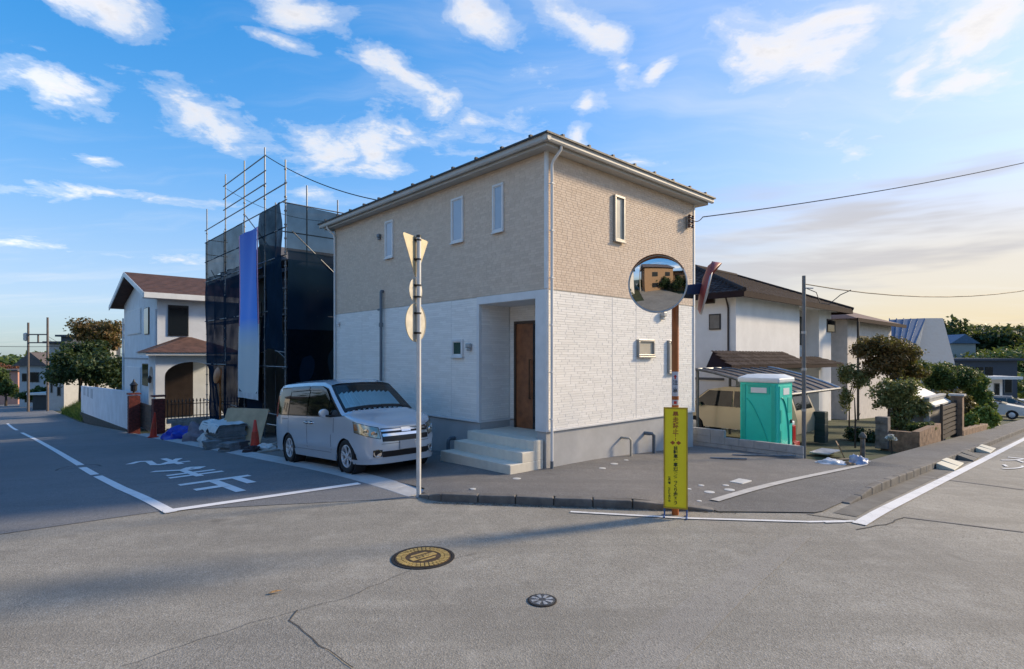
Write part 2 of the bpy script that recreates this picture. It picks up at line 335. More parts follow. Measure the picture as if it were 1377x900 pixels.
def paint_mat(name, col, wear=.35):                                    # road paint, worn through in places
    m = bpy.data.materials.new(name); m.use_nodes = True; t = m.node_tree; b = t.nodes['Principled BSDF']; L = t.links
    oc = N(t, 'ShaderNodeTexCoord').outputs['Object']
    n = N(t, 'ShaderNodeTexNoise', inp={'Scale': 3.0, 'Detail': 9.0, 'Roughness': .75}); L.new(oc, n.inputs['Vector'])
    v = N(t, 'ShaderNodeTexNoise', inp={'Scale': 70.0, 'Detail': 3.0}); L.new(oc, v.inputs['Vector'])
    w = math_(t, 'ADD', n.outputs[0], math_(t, 'MULTIPLY', math_(t, 'SUBTRACT', v.outputs[0], .5), .55))
    c = mix_(t, math_(t, 'MULTIPLY', ramp_(t, w, [(.52, 0), (.7, 1)]), wear), col, (.13, .13, .125)); L.new(c, b.inputs['Base Color']); b.inputs['Roughness'].default_value = .7
    MATS[name] = m; return m

WHITE = mat('white_paint', (.78, .78, .77), .45, var=.04)
STEEL = mat('galvanised_steel', (.46, .48, .5), .42, .75, var=.15, vs=9)
DARK = mat('black_plastic', (.018, .018, .02), .45, var=.1)
CONC = mat('concrete', (.36, .36, .35), .85, var=.12, vs=2.5, bump=.35, bs=90, dirt=.35)
SOIL = mat('soil', (.11, .085, .06), .95, var=.25, vs=4, bump=.6, bs=30)
GRASSG = mat('ground_green', (.06, .075, .03), .95, var=.3, vs=1.5, bump=.5, bs=20)
LINE = paint_mat('road_paint', (.74, .74, .72), .45)
LINE_NEW = paint_mat('fresh_road_paint', (.80, .80, .79), .22)
ROAD = asphalt('old_asphalt', (.30, .28, .235), (.50, .475, .41), .5, .6)
ROADNEW = asphalt('newer_asphalt', (.19, .195, .2), (.27, .275, .28), .4, .35)
LOTM = asphalt('lot_asphalt', (.175, .168, .16), (.31, .298, .28), .5, .5)
WALKM = asphalt('pavement_asphalt', (.15, .147, .14), (.28, .275, .262), .5, .5)

# ------------------------------------------------------------------ ground, roads, pavements
def axis(spec):
    out = []
    for a, b, st in spec:
        n = max(1, round((b - a) / st)); out += [a + (b - a) * i / n for i in range(n)]
    return out + [spec[-1][1]]
def sheet(name, us, vs, mtl, off=0, zf=None, parent=None, keep=None):
    nu, nv = len(us), len(vs); P = np.zeros((nu, nv, 3))
    for i, u in enumerate(us):
        for j, v in enumerate(vs):
            x, y = xy(u, v); P[i, j] = (x, y, (zf(u, v) if zf else hzuv(u, v)) + off)
    idx = np.arange(nu * nv).reshape(nu, nv); Q = np.stack((idx[:-1, :-1], idx[1:, :-1], idx[1:, 1:], idx[:-1, 1:]), -1).reshape(-1, 4)
    if keep:
        kk = [keep((us[i] + us[i + 1]) / 2, (vs[j] + vs[j + 1]) / 2) for i in range(nu - 1) for j in range(nv - 1)]; Q = Q[np.array(kk)]
    return mesh_np(name, P.reshape(-1, 3), Q, mtl, parent, smooth=True)
def strip_sheet(name, rows, mtl, parent=None, off=0, zf=None):         # rows of (u, v) points, lofted
    vs = []; fs = []; n = len(rows[0])
    for r in rows:
        for u, v in r: x, y = xy(u, v); vs.append((x, y, (zf(u, v) if zf else hzuv(u, v)) + off))
    for i in range(len(rows) - 1):
        for j in range(n - 1): a = i * n + j; fs.append((a, a + n, a + n + 1, a + 1))
    b = MB(); b.add(vs, fs); return b.build(name, mtl, parent, smooth=30)
big = axis([(-2500, -300, 400), (-300, -60, 40), (-60, -12, 6), (-12, 60, 1.5), (60, 160, 5), (160, 400, 30), (400, 2500, 350)])
tag(sheet('ground', big, big, GRASSG, -.10), kind='structure')
near = axis([(-60, -12, 3), (-12, 14, .5), (14, 60, 2), (60, 160, 5)])
road = tag(sheet('road', near, axis([(-60, -12, 3), (-12, 14, .5), (14, 60, 2), (60, 150, 5)]), ROAD, 0,
    keep=lambda u, v: (-11.6 < v < -4.5) or (-10.2 < u < -2.8) or (-10.2 < u < 3.2 and -12 < v < 1.0)), kind='structure')
def newedge(u):
    return 1.96 + (-6.3 - u) * .12 if u < -6.3 else 1.96 - (u + 6.3) * .66
us = axis([(-10.1, -3.12, .35)]); rows = []
for k in range(90):
    q = (k / 89) ** 1.8; rows.append([(u, newedge(u) * (1 - q) + 140 * q) for u in us])
tag(strip_sheet('newer_road_surface', rows, ROADNEW, None, .006), kind='structure')

KA = (-2.98, -.55); KB = (-.365, -3.75)                                # the cut corner with its raised kerb
def seg_d(p, a, b):
    ax, ay = b[0] - a[0], b[1] - a[1]; t = max(0, min(1, ((p[0] - a[0]) * ax + (p[1] - a[1]) * ay) / (ax * ax + ay * ay)))
    return math.hypot(p[0] - a[0] - ax * t, p[1] - a[1] - ay * t)
def kerb_h(u): return .13 * sm(1.6, 3.4, u)
def strip_v(u): return -3.49 - .0597 * u if u < 6.5 else -3.88
def lotz(u, v):
    return hzuv(u, v) + .02 + .105 * (1 - sm(.70, 1.0, ((u - KA[0]) * (KB[0] - KA[0]) + (v - KA[1]) * (KB[1] - KA[1])) / ((KB[0] - KA[0]) ** 2 + (KB[1] - KA[1]) ** 2))) * (1 - sm(0, 2.4, seg_d((u, v), KA, KB))) * sm(-3.4, -2.2, u + .0) * 1.0 + (.03 * sm(0, 3, u))
def cham_u(v): return -2.98 + (-.55 - v) * .817
rows = []
for v in axis([(-3.9, 1, .14), (1, 9.6, .4)]):
    ul = -2.8 if v > .05 else -2.95 if v > -.55 else max(-2.9, cham_u(v) + .16)
    if v < -3.49: ul = max(ul, (-3.49 - v) / .0597)
    rows.append([(ul + (6.35 - ul) * k / 48, v) for k in range(49)])
tag(strip_sheet('lot_pavement', rows, LOTM, None, 0, lotz), kind='structure')
def vend(u): return -4.82 if u > .7 else -3.78 - (u + .365) * .976
def walkz(u, v):
    a = strip_v(u); t = max(0, min(1, (v - a) / (vend(u) - a))); return (lotz(u, a) if u < 6.6 else hzuv(u, v) + .13) * (1 - t) + (hzuv(u, v) + .012 + kerb_h(u)) * t
rows = [[(u, strip_v(u) + (vend(u) - strip_v(u)) * k / 8) for k in range(9)] for u in axis([(-.34, 7, .2), (7, 30, 1), (30, 140, 5)])]
walk = tag(strip_sheet('sidewalk', rows, WALKM, None, .004, walkz), kind='structure')
STRIPC = mat('pale_concrete', (.52, .51, .48), .8, var=.1, vs=6, dirt=.3, bump=.3)
strip_sheet('concrete_edging', [[(u, strip_v(u) + d) for d in (-.075, .075)] for u in axis([(.12, 6.7, .3)])], STRIPC, walk, .018, walkz)

# kerb of the cut corner, stone by stone
KERBM = mat('kerb_stone', (.20, .19, .175), .9, var=.22, vs=4, bump=.6, bs=40, dirt=.85)
kerb = tag(bpy.data.objects.new('kerb', None), kind='structure'); COL.objects.link(kerb); rk = random.Random(2)
def kstone(a, b, ha, hb, wd=.15):
    d = Vector((b[0] - a[0], b[1] - a[1])); n = Vector((-d.y, d.x)).normalized() * wd; n = n if n.dot(Vector((1, 1))) > 0 else -n
    g = .006; e = d.normalized() * g; pts = []
    for z in (0, 1):
        for (q, h, ee) in ((a, ha, e), (b, hb, -e)):
            for nn in ((0, 1) if q is a else (1, 0)):
                u_, v_ = q[0] + ee.x + n.x * nn, q[1] + ee.y + n.y * nn
                x, y = xy(u_, v_); base = hzuv(q[0], q[1]); pts.append((x, y, base - .12 if z == 0 else base + h + rk.uniform(-.004, .004)))
    MB().hexa(pts).build('kerb_stone', KERBM, kerb, bevel=.018)
kp = [(-3.08, -.02), (-3.06, -.32)]
for k in range(8): t = k / 7; kp.append((KA[0] + (KB[0] - KA[0]) * t, KA[1] + (KB[1] - KA[1]) * t))
kh = [.03, .08] + [.125] * 5 + [.12, .085, .03]
for i in range(len(kp) - 1): kstone(kp[i], kp[i + 1], kh[i], kh[i + 1])
u0 = 1.7
while u0 < 46:
    L = .6 if u0 < 22 else 1.2
    kstone((u0, -4.93), (u0 + L, -4.93), kerb_h(u0) + .018, kerb_h(u0 + L) + .018, .13); u0 += L
# concrete gutter slabs along the left-hand road
GUT = mat('gutter_concrete', (.50, .51, .51), .8, var=.1, vs=4, bump=.4, bs=70, dirt=.3)
gut = tag(bpy.data.objects.new('gutter', None), kind='structure'); COL.objects.link(gut)
v0 = .05
while v0 < 24:
    v1 = v0 + .6; zb = [hzuv(-3, v0), hzuv(-3, v1)]; pts = []
    for z in (0, 1):
        for (u_, v_, k, dz) in ((-3.2, v0 + .004, 0, .010), (-2.78, v0 + .004, 0, .034), (-2.78, v1 - .004, 1, .034), (-3.2, v1 - .004, 1, .010)):
            x, y = xy(u_, v_); pts.append((x, y, zb[k] + (-.1 if z == 0 else dz + rk.uniform(-.002, .002))))
    MB().hexa(pts).build('gutter_slab', GUT, gut, bevel=.006); v0 += .6
# concrete gutter of the right-hand road
strip_sheet('gutter_strip', [[(u, -5.24), (u, -4.94)] for u in axis([(.9, 60, .5)])], mat('old_gutter', (.17, .165, .15), .9, var=.2, vs=3, bump=.5, dirt=.5), road, .006)

def stripe(name, pts, w, mtl=LINE, off=.010, par=None):                # a painted stripe along (u, v) points
    rows = []
    q = []
    for a, b in zip(pts[:-1], pts[1:]):
        n = max(1, int(math.hypot(b[0] - a[0], b[1] - a[1]) / .5)); q += [(a[0] + (b[0] - a[0]) * i / n, a[1] + (b[1] - a[1]) * i / n) for i in range(n)]
    q.append(pts[-1])
    for i, p in enumerate(q):
        a = q[max(0, i - 1)]; b = q[min(len(q) - 1, i + 1)]; dx, dy = b[0] - a[0], b[1] - a[1]; l = math.hypot(dx, dy)
        nx, ny = -dy / l * w / 2, dx / l * w / 2; rows.append([(p[0] - nx, p[1] - ny), (p[0] + nx, p[1] + ny)])
    return strip_sheet(name, rows, mtl, par or road, off)
stripe('centre_line', [(-6.2, 1.72), (-6.37, 4.85), (-6.45, 7.5)], .16, LINE_NEW, .014)
stripe('centre_line', [(-6.46, 7.85), (-6.5, 10.2)], .16, LINE_NEW, .014)
stripe('centre_line', [(-6.47, 10.5), (-6.55, 17), (-6.7, 26.4), (-6.95, 37)], .16, LINE_NEW, .014)
stripe('centre_line', [(-7.05, 42), (-7.4, 54)], .16, LINE_NEW, .014)
stripe('stop_line', [(-6.28, 1.86), (-3.3, 1.5)], .19, LINE_NEW, .016)
stripe('edge_line', [(-1.93, -2.32), (-1.0, -3.62), (.1, -4.88), (.62, -5.3)], .07, LINE, .012)
stripe('edge_line', [(.5, -5.38), (12, -5.40), (60, -5.40)], .17, LINE, .013)
stripe('edge_line', [(.25, -5.02), (.48, -5.2)], .09, LINE, .013)
SEAM = mat('asphalt_seam', (.07, .068, .065), .9); SEAML = mat('pale_seam', (.22, .21, .20), .85, var=.2)
def uvp(px, py): g = gnd(px, py); return uv(g.x, g.y)
def wob(pts, amp, seed, step=.12):
    r = random.Random(seed); out = []
    for a, b in zip(pts[:-1], pts[1:]):
        n = max(1, int(math.hypot(b[0] - a[0], b[1] - a[1]) / step))
        for i in range(n): t = i / n; out.append((a[0] + (b[0] - a[0]) * t + r.uniform(-amp, amp), a[1] + (b[1] - a[1]) * t + r.uniform(-amp, amp)))
    return out + [pts[-1]]
strip_sheet('asphalt_patch', [[uvp(150, 905), uvp(475, 905)], [uvp(270, 862), uvp(430, 868)], [uvp(388, 828), uvp(392, 834)]], asphalt('patch_asphalt', (.26, .245, .21), (.44, .42, .37), .5, .4), road, .003)
strip_sheet('asphalt_patch', [[uvp(790, 905), uvp(905, 905)], [uvp(930, 800), uvp(1005, 800)], [uvp(1052, 722), uvp(1092, 722)]], asphalt('smooth_asphalt', (.31, .29, .25), (.44, .42, .37), .35, .4), road, .0035)
stripe('crack', wob([uvp(390, 835), uvp(430, 868), uvp(475, 899)], .012, 1), .009, SEAM, .007)
stripe('crack', wob([uvp(160, 899), uvp(270, 860), uvp(395, 822), uvp(455, 808), uvp(560, 765), uvp(640, 745)], .02, 2), .005, SEAM, .007)
stripe('crack', wob([uvp(390, 835), uvp(400, 821)], .01, 3), .010, SEAM, .007)
stripe('seam', wob([uvp(1150, 712), uvp(1190, 706), uvp(1215, 697)], .02, 4), .02, SEAM, .007)
stripe('seam', wob([uvp(1215, 696), uvp(1377, 716)], .008, 5, .3), .055, SEAML, .007)
stripe('seam', wob([uvp(1232, 640), uvp(1377, 659)], .008, 6, .3), .10, SEAML, .007)
stripe('seam', wob([uvp(1085, 692), uvp(1142, 700)], .01, 7, .3), .03, SEAM, .007)
# painted letters
def road_text(name, ch, uc, vc, su, sv, flip, mtl, bold=.012):
    o = text_mesh(name, ch, 1.0, mtl, road, bold, .0)
    me = o.data; xs = [v.co.x for v in me.vertices]; ys = [v.co.y for v in me.vertices]; x0, x1, y0, y1 = min(xs), max(xs), min(ys), max(ys)
    b = bmesh.new(); b.from_mesh(me); b.faces.ensure_lookup_table()
    bmesh.ops.triangulate(b, faces=b.faces); b.to_mesh(me); b.free()
    for v in me.vertices:
        a = (v.co.x - x0) / (x1 - x0) - .5; c = (v.co.y - y0) / (y1 - y0) - .5
        if flip == 'v': u_, v_ = uc + a * su, vc - c * sv; u_ = uc + a * su
        elif flip == 'u': u_, v_ = uc + c * su, vc - a * sv
        elif flip == 'away': u_, v_ = uc + c * su, vc - a * sv
        if flip == 'v': u_ = uc - a * su
        x, y = xy(u_, v_); v.co = (x, y, hzuv(u_, v_) + .018)
    me.update(); return o
# read by a driver who comes down the left-hand road towards the stop line
def stroke_letter(strokes, uc, vc, su, sv, w):                        # block letter made of thick painted strokes, read from up the road
    m = MB(); k = 0
    for pl in strokes:
        for (x0, y0), (x1, y1) in zip(pl[:-1], pl[1:]):
            a = Vector((x0 * su, y0 * sv)); b = Vector((x1 * su, y1 * sv)); d = (b - a).normalized(); ww = w * (1 + .45 * abs(d.x)); n = Vector((-d.y, d.x)) * ww / 2; e = d * w * .32; k += 1; q = []
            for p in (a - e - n, b + e - n, b + e + n, a - e + n):
                u_, v_ = uc + su / 2 - p.x, vc + sv / 2 - p.y; x, y = xy(u_, v_); q.append((x, y, hzuv(u_, v_) + .014 + .0006 * k))
            m.add(q, [(0, 1, 2, 3)])
    return m.build('painted_letter', LINE_NEW, road, fix=False)
stroke_letter([[(0, .05), (1, .05)], [(.55, .05), (.55, 1)], [(.55, .55), (.95, .55)], [(.2, .05), (.2, .6)]], -4.95, 3.4, 1.15, 1.75, .17)
stroke_letter([[(.08, .84), (.92, .84)], [(.12, .60), (.88, .60)], [(.52, 1), (.52, .25)], [(.52, .25), (.32, .06), (.14, .16), (.28, .28), (.55, .24), (.95, .04)]], -4.98, 6.1, 1.1, 1.9, .15)
stroke_letter([[(.27, 1), (.27, 0)], [(.05, .78), (.42, .78), (.04, .24)], [(.22, .46), (.56, .82), (.68, .70), (.62, .16), (.78, .05), (1, .26)]], -5.0, 8.95, 1.15, 1.9, .15)
for k, ch in enumerate('スクール'): road_text('painted_letter', ch, 12.3, -5.95 - .62 * k, 1.3, .5, 'away', LINE, .012)
for k, ch in enumerate('ゾーン'): road_text('painted_letter', ch, 10.2, -6.1 - .68 * k, 1.3, .5, 'away', LINE, .012)

# ================================================================== the new two-storey house
HU, HV = 5.86, 9.5; ZT, ZM, ZE = .775, 3.635, 6.42
SIDW = tone_mat('white_siding', (.80, .78, .735), (.91, .89, .845), .7, .03)
SIDB = tone_mat('beige_siding', (.63, .505, .395), (.73, .60, .48), .75, .03)
CORE_W = mat('siding_joint', (.66, .65, .63), .8); CORE_B = mat('beige_joint', (.56, .46, .34), .8)
TRIMW = mat('house_trim', (.74, .74, .73), .5, var=.05); TRIMB = mat('eave_trim', (.50, .485, .45), .5, var=.06)
FND = mat('render_foundation', (.47, .47, .465), .85, var=.08, vs=1.6, bump=.35, bs=120, dirt=.25)
STEPM = mat('cream_step_tile', (.74, .69, .58), .6, var=.05, vs=7, bump=.15)
ALU = mat('taupe_window_frame', (.42, .40, .36), .4, .3, var=.05)
PANE = mat('frosted_pane', (.40, .45, .52), .12, var=.06, vs=1.2, spec=.8)
PANEB = mat('pane_with_blind', (.55, .50, .40), .25, var=.06, vs=1.2, spec=.7)
PANEG = mat('dark_green_pane', (.05, .10, .09), .08, var=.1, spec=.9)
GREYP = mat('grey_conduit', (.13, .16, .19), .45, var=.1); BEIGEP = mat('beige_pipe', (.50, .46, .38), .5, var=.06)
ROOFK = mat('dark_roof', (.035, .037, .04), .6, var=.15, vs=8, bump=.3)
DOORM = mat('brown_door', (.30, .115, .045), .4, var=.22, vs=5); 
H = uvthing('new_house', 'new two-storey house with beige upper and white lower siding on the corner lot', 'house', 0, 0, 0)

def bricks(name, mtl, parent, wall, plane, lo, hi, z0, z1, holes, rh, lens, dep, seed, jit=0.0, sgn=-1, stag=.5):
    r = random.Random(seed); Vv = []; Ff = []; C = []; g = .0022
    nrow = max(1, round((z1 - z0) / rh)); rh = (z1 - z0) / nrow
    for k in range(nrow):
        za, zb = z0 + k * rh, z0 + (k + 1) * rh; zc = (za + zb) / 2
        iv = [(lo, hi)]
        for (h0, h1, hz0, hz1) in holes:
            if hz0 < zc < hz1:
                nv = []
                for a, b in iv:
                    if h1 <= a or h0 >= b: nv.append((a, b)); continue
                    if h0 > a: nv.append((a, h0))
                    if h1 < b: nv.append((h1, b))
                iv = nv
        off = (k % 2) * stag * lens[0] + r.uniform(0, lens[1] - lens[0])
        for a, b in iv:
            x = a - off % lens[0]
            while x < b:
                L = r.uniform(*lens); x0, x1 = max(a, x), min(b, x + L); x += L
                if x1 - x0 < .012: continue
                d = dep * r.uniform(1 - jit, 1); tl = 0; bv = dep * .6
                o = len(Vv); pp = []
                for (aa, zz_, dd) in ((x0 + g, za + g, 0), (x1 - g, za + g, 0), (x1 - g, zb - g * .5, 0), (x0 + g, zb - g * .5, 0), (x0 + g + bv, za + g + bv, d - tl), (x1 - g - bv, za + g + bv, d + tl), (x1 - g - bv, zb - g, d + tl), (x0 + g + bv, zb - g, d - tl)):
                    pp.append((plane + sgn * dd, aa, zz_) if wall == 'u' else (aa, plane + sgn * dd, zz_))
                Vv += pp; Ff += [(o + 4, o + 5, o + 6, o + 7), (o, o + 1, o + 5, o + 4), (o + 1, o + 2, o + 6, o + 5), (o + 2, o + 3, o + 7, o + 6), (o + 3, o, o + 4, o + 7)]
                C += [r.random()] * 5
    ob = mesh_np(name, Vv, Ff, mtl, parent, cols=C); ob['kind'] = 'stuff'; return ob

# --- window table: wall, column range, row range in the photo
def wwin(wall, p0, p1, y0, y1):
    if wall == 'u': a, b = sorted((wall_v(p0), wall_v(p1))); c = (a + b) / 2; return a, b, zat(y1, 0, c), zat(y0, 0, c)
    a, b = sorted((wall_u(p0), wall_u(p1))); c = (a + b) / 2; return a, b, zat(y1, c, 0), zat(y0, c, 0)
WIN = [('u', 518.5, 529, 297, 347, TRIMW, PANE), ('u', 607.5, 623.5, 266, 326, TRIMW, PANE), ('u', 663, 677.5, 247.5, 312, TRIMW, PANE), ('u', 608, 622.5, 457, 480, TRIMW, PANEG),
       ('v', 825, 838.5, 264, 325, ALU, PANEB), ('v', 857, 878.5, 457, 479.5, ALU, PANEB), ('v', 898, 908, 458, 501, ALU, PANEB)]
WR = [(w[0], *wwin(*w[:5]), w[5], w[6]) for w in WIN]
hu = [(a - .01, b + .01, z0 - .01, z1 + .01) for (w, a, b, z0, z1, _, _) in WR if w == 'u']; hvv = [(a - .01, b + .01, z0 - .01, z1 + .01) for (w, a, b, z0, z1, _, _) in WR if w == 'v']
PV0, PV1, PD, PZ = .30, 2.12, .95, 3.47                       # porch recess
wall = MB()
for (a, b, c, d, e, f) in ((PD, HU - .02, .02, HV - .02, ZT, ZE), (.02, PD, PV1, HV - .02, ZT, ZE), (.02, PD, .02, PV0, ZT, ZE), (.02, PD, PV0, PV1, PZ, ZE)): wall.box(a, b, c, d, e, f)
wall_o = wall.build('wall', CORE_W, H, fix=False)
bricks('white_siding_panels', SIDW, wall_o, 'v', .02, .06, HU - .06, ZT + .03, ZM - .02, hvv + [(x - .006, x + .006, 0, 9) for x in (wall_u(824), wall_u(856))], .052, (.2, .5), .006, 11, .4)
bricks('white_siding_panels', SIDW, wall_o, 'u', .02, PV1 + .09, HV - .06, ZT + .03, ZM - .02, hu + [(x - .005, x + .005, 0, 9) for x in (wall_v(606), wall_v(486))], .052, (.2, .5), .006, 12, .55)
bricks('white_siding_panels', SIDW, wall_o, 'v', PV1, .07, PD - .02, ZT + .03, PZ - .01, [], .052, (.2, .5), .006, 13, .5)
bricks('white_siding_panels', SIDW, wall_o, 'u', PD, PV0 + .02, PV1 - .02, ZT + .03, PZ - .01, [(.78, 1.93, 0, 3.12)], .052, (.2, .5), .006, 14, .5)
upper = MB().box(.012, HU - .012, .012, HV - .012, ZM, ZE - .01).build('upper_wall', CORE_B, H, fix=False)
bricks('beige_siding_panels', SIDB, upper, 'v', .012, .06, HU - .06, ZM + .01, ZE - .02, hvv, .052, (.13, .18), .005, 15, .35)
bricks('beige_siding_panels', SIDB, upper, 'u', .012, .06, HV - .06, ZM + .01, ZE - .02, hu, .052, (.13, .18), .005, 16, .35)
f = MB()
for (a, b, c, d, e, g_) in ((PD, HU - .03, .03, HV - .03, -1.6, ZT - .02), (.03, PD, PV1, HV - .03, -1.6, ZT - .02), (.03, PD, .03, PV0, -1.6, ZT - .02)): f.box(a, b, c, d, e, g_)
f.build('foundation', FND, H, fix=False)
# drip trim, corner strips, porch surround
MB().box(-.012, HU + .01, -.016, .03, ZT - .02, ZT + .022).build('drip_trim', TRIMW, H, bevel=.004, fix=False)
MB().box(-.016, .03, .031, PV0, ZT - .021, ZT + .023).build('drip_trim', TRIMW, H, fix=False)
MB().box(-.016, .03, PV1 - .01, HV, ZT - .02, ZT + .022).build('drip_trim', TRIMW, H, bevel=.004, fix=False)
MB().box(.031, PD, PV1 - .014, PV1 + .01, ZT - .019, ZT + .021).build('drip_trim', TRIMW, H, fix=False)
for (a, b, c, d) in ((-.012, .055, -.014, .055), (HU - .055, HU + .012, -.012, .03), (-.014, .03, HV - .055, HV + .012)):
    MB().box(a, b, c, d, ZT + .024, ZM - .004).build('corner_trim', TRIMW, H, bevel=.006, fix=False)
    MB().box(a, b, c, d, ZM + .006, ZE - .004).build('corner_trim', TRIMB if a < .1 and c > 1 else TRIMW, H, bevel=.006, fix=False)
MB().box(-.010, .03, .056, PV0 + .006, ZT + .024, ZM - .004).build('porch_pier_panel', TRIMW, H, bevel=.005, fix=False)
MB().box(-.011, .03, PV0 + .007, PV1 + .08, PZ - .008, ZM - .004).build('porch_lintel', TRIMW, H, bevel=.005, fix=False)
MB().box(-.012, .055, PV1 - .008, PV1 + .08, ZT + .024, PZ - .010).build('porch_jamb', TRIMW, H, bevel=.005, fix=False)
MB().box(.031, PD, PV0, PV1, PZ - .012, PZ - .003).build('porch_ceiling', TRIMW, H, fix=False)
MB().box(.031, PD, PV0 - .001, PV0 + .012, ZT, PZ - .013).build('porch_side_panel', TRIMW, H, fix=False)
# windows
for (w, a, b, z0, z1, fm, pm) in WR:
    fr = MB(); t = min(.05, (b - a) * .17); pr = .035 if w == 'u' else .055
    P = (lambda a_, b_, c_, d_, e_, f_: fr.box(-f_, -e_, a_, b_, c_, d_)) if w == 'u' else (lambda a_, b_, c_, d_, e_, f_: fr.box(a_, b_, -f_, -e_, c_, d_))
    P(a, b, z0, z0 + t * .999, -.03, pr); P(a, b, z1 - t, z1, -.03, pr); P(a, a + t, z0 + t, z1 - t, -.03, pr); P(b - t, b, z0 + t, z1 - t, -.03, pr)
    wo_ = fr.build('window', fm, H, bevel=.006, fix=False)
    q = MB(); (q.box(-.006, .01, a + t * .9, b - t * .9, z0 + t * .9, z1 - t * .9) if w == 'u' else q.box(a + t * .9, b - t * .9, -.012, .01, z0 + t * .9, z1 - t * .9)); q.build('pane', pm, wo_, fix=False)
    i_ = MB(); s_ = .35 * t
    if w == 'u':
        for (c0_, c1_, e0_, e1_) in ((a + t, a + t + s_, z0 + t, z1 - t), (b - t - s_, b - t, z0 + t, z1 - t), (a + t + s_, b - t - s_, z0 + t, z0 + t + s_), (a + t + s_, b - t - s_, z1 - t - s_, z1 - t)): i_.box(-.016, -.006, c0_, c1_, e0_, e1_)
    else:
        for (c0_, c1_, e0_, e1_) in ((a + t, a + t + s_, z0 + t, z1 - t), (b - t - s_, b - t, z0 + t, z1 - t), (a + t + s_, b - t - s_, z0 + t, z0 + t + s_), (a + t + s_, b - t - s_, z1 - t - s_, z1 - t)): i_.box(c0_, c1_, -.024, -.012, e0_, e1_)
    i_.build('sash', fm, wo_, fix=False)
    sl = MB(); (sl.box(-.06, -.02, a - .015, b + .015, z0 - .03, z0) if w == 'u' else sl.box(a - .015, b + .015, -.075, -.02, z0 - .03, z0)); sl.build('sill', fm, wo_, bevel=.005, fix=False)
# door
fr = MB().box(PD - .06, PD + .02, .80, .86, .60, 3.10).box(PD - .06, PD + .02, 1.85, 1.91, .60, 3.10).box(PD - .06, PD + .02, .861, 1.849, 3.04, 3.10)
dr = fr.build('door', mat('bronze_door_frame', (.10, .07, .055), .35, .4), H, bevel=.004, fix=False)
MB().box(PD - .035, PD + .01, 1.30, 1.845, .61, 3.035).build('door_leaf', DOORM, dr, bevel=.006, fix=False)
MB().box(PD - .034, PD + .011, .865, 1.13, .61, 3.034).build('door_leaf', DOORM, dr, bevel=.006, fix=False)
MB().box(PD - .03, PD + .009, 1.13, 1.30, .61, 3.03).build('door_glass', mat('slit_glass', (.012, .014, .02), .08, var=.05, spec=.8), dr, fix=False)
MB().tube([(PD - .04, 1.36, 1.3), (PD - .09, 1.36, 1.3), (PD - .09, 1.36, 2.2), (PD - .04, 1.36, 2.2)], .013).build('door_handle', mat('bronze', (.09, .06, .04), .3, .8), dr, smooth=40)
# landing and steps
MB().box(.0, PD - .005, PV0 + .014, PV1 - .016, -.3, .60).build('porch_floor', STEPM, H, bevel=.008, fix=False)
for k, (uo, z) in enumerate(((-.92, .20), (-.60, .40), (-.28, .598))):
    MB().box(uo, -.002 + (-.0 if k == 2 else 0), .08, 2.34 - .07 * k, -.3 if k == 0 else z - .205, z).build('step', STEPM, H, bevel=.012, fix=False)
# roof, eaves, gutters
ov = .24; z0 = ZE + .012; rp = .26; ru, rv = HU / 2, HV / 2
e = ov + .17
rb = MB(); mid0 = (ru, ru - e + e, 0)
hgt = (ru + e) * rp
A = [(-e, -e, z0 + .16), (HU + e, -e, z0 + .16), (HU + e, HV + e, z0 + .16), (-e, HV + e, z0 + .16)]; Rg = [(ru, ru, z0 + .16 + hgt), (ru, HV - ru, z0 + .16 + hgt)]
rb.add(A + Rg, [(0, 1, 4), (1, 2, 5, 4), (2, 3, 5), (3, 0, 4, 5)]); rb.add([(p[0], p[1], p[2] - .035) for p in A] + A, [(0, 1, 5, 4), (1, 2, 6, 5), (2, 3, 7, 6), (3, 0, 4, 7), (3, 2, 1, 0)])
roof = rb.build('roof', ROOFK, H)
for i in range(12):
    v_ = .1 + i * (HV / 11.2); MB().box(-e + .03, -e + .10, v_ - .03, v_ + .03, z0 + .155, z0 + .225).build('snow_guard', ROOFK, roof, fix=False)
for i in range(8):
    u_ = .1 + i * (HU / 7.2); MB().box(u_ - .03, u_ + .03, -e + .03, -e + .10, z0 + .155, z0 + .225).build('snow_guard', ROOFK, roof, fix=False)
MB().box(-ov, HU + ov, -ov, HV + ov, ZE - .012, ZE + .012).build('soffit', TRIMB, roof, fix=False)
fs = MB()
for (a, b, c, d) in ((-ov - .02, HU + ov + .02, -ov - .02, -ov + .01), (-ov - .02, HU + ov + .02, HV + ov - .01, HV + ov + .02), (-ov - .02, -ov + .01, -ov + .011, HV + ov - .011), (HU + ov - .01, HU + ov + .02, -ov + .011, HV + ov - .011)): fs.box(a, b, c, d, ZE - .03, ZE + .115)
fs.build('fascia', TRIMB, roof, bevel=.004, fix=False)
GUTM = mat('gutter_beige', (.46, .445, .41), .5, var=.05); prof = [(0, .0), (.03, -.05), (.085, -.055), (.105, -.02), (.105, .055), (.118, .055), (.118, .065), (.0, .065)]
gz = ZE + .075
MB().prism(prof, lambda a, b, t: (-ov - .022 - a, t, gz + b), -ov - .14, HV + ov + .14).build('gutter', GUTM, roof)
MB().prism(prof, lambda a, b, t: (t, -ov - .022 - a, gz + b), -ov - .139, HU + ov + .14).build('gutter', GUTM, roof)
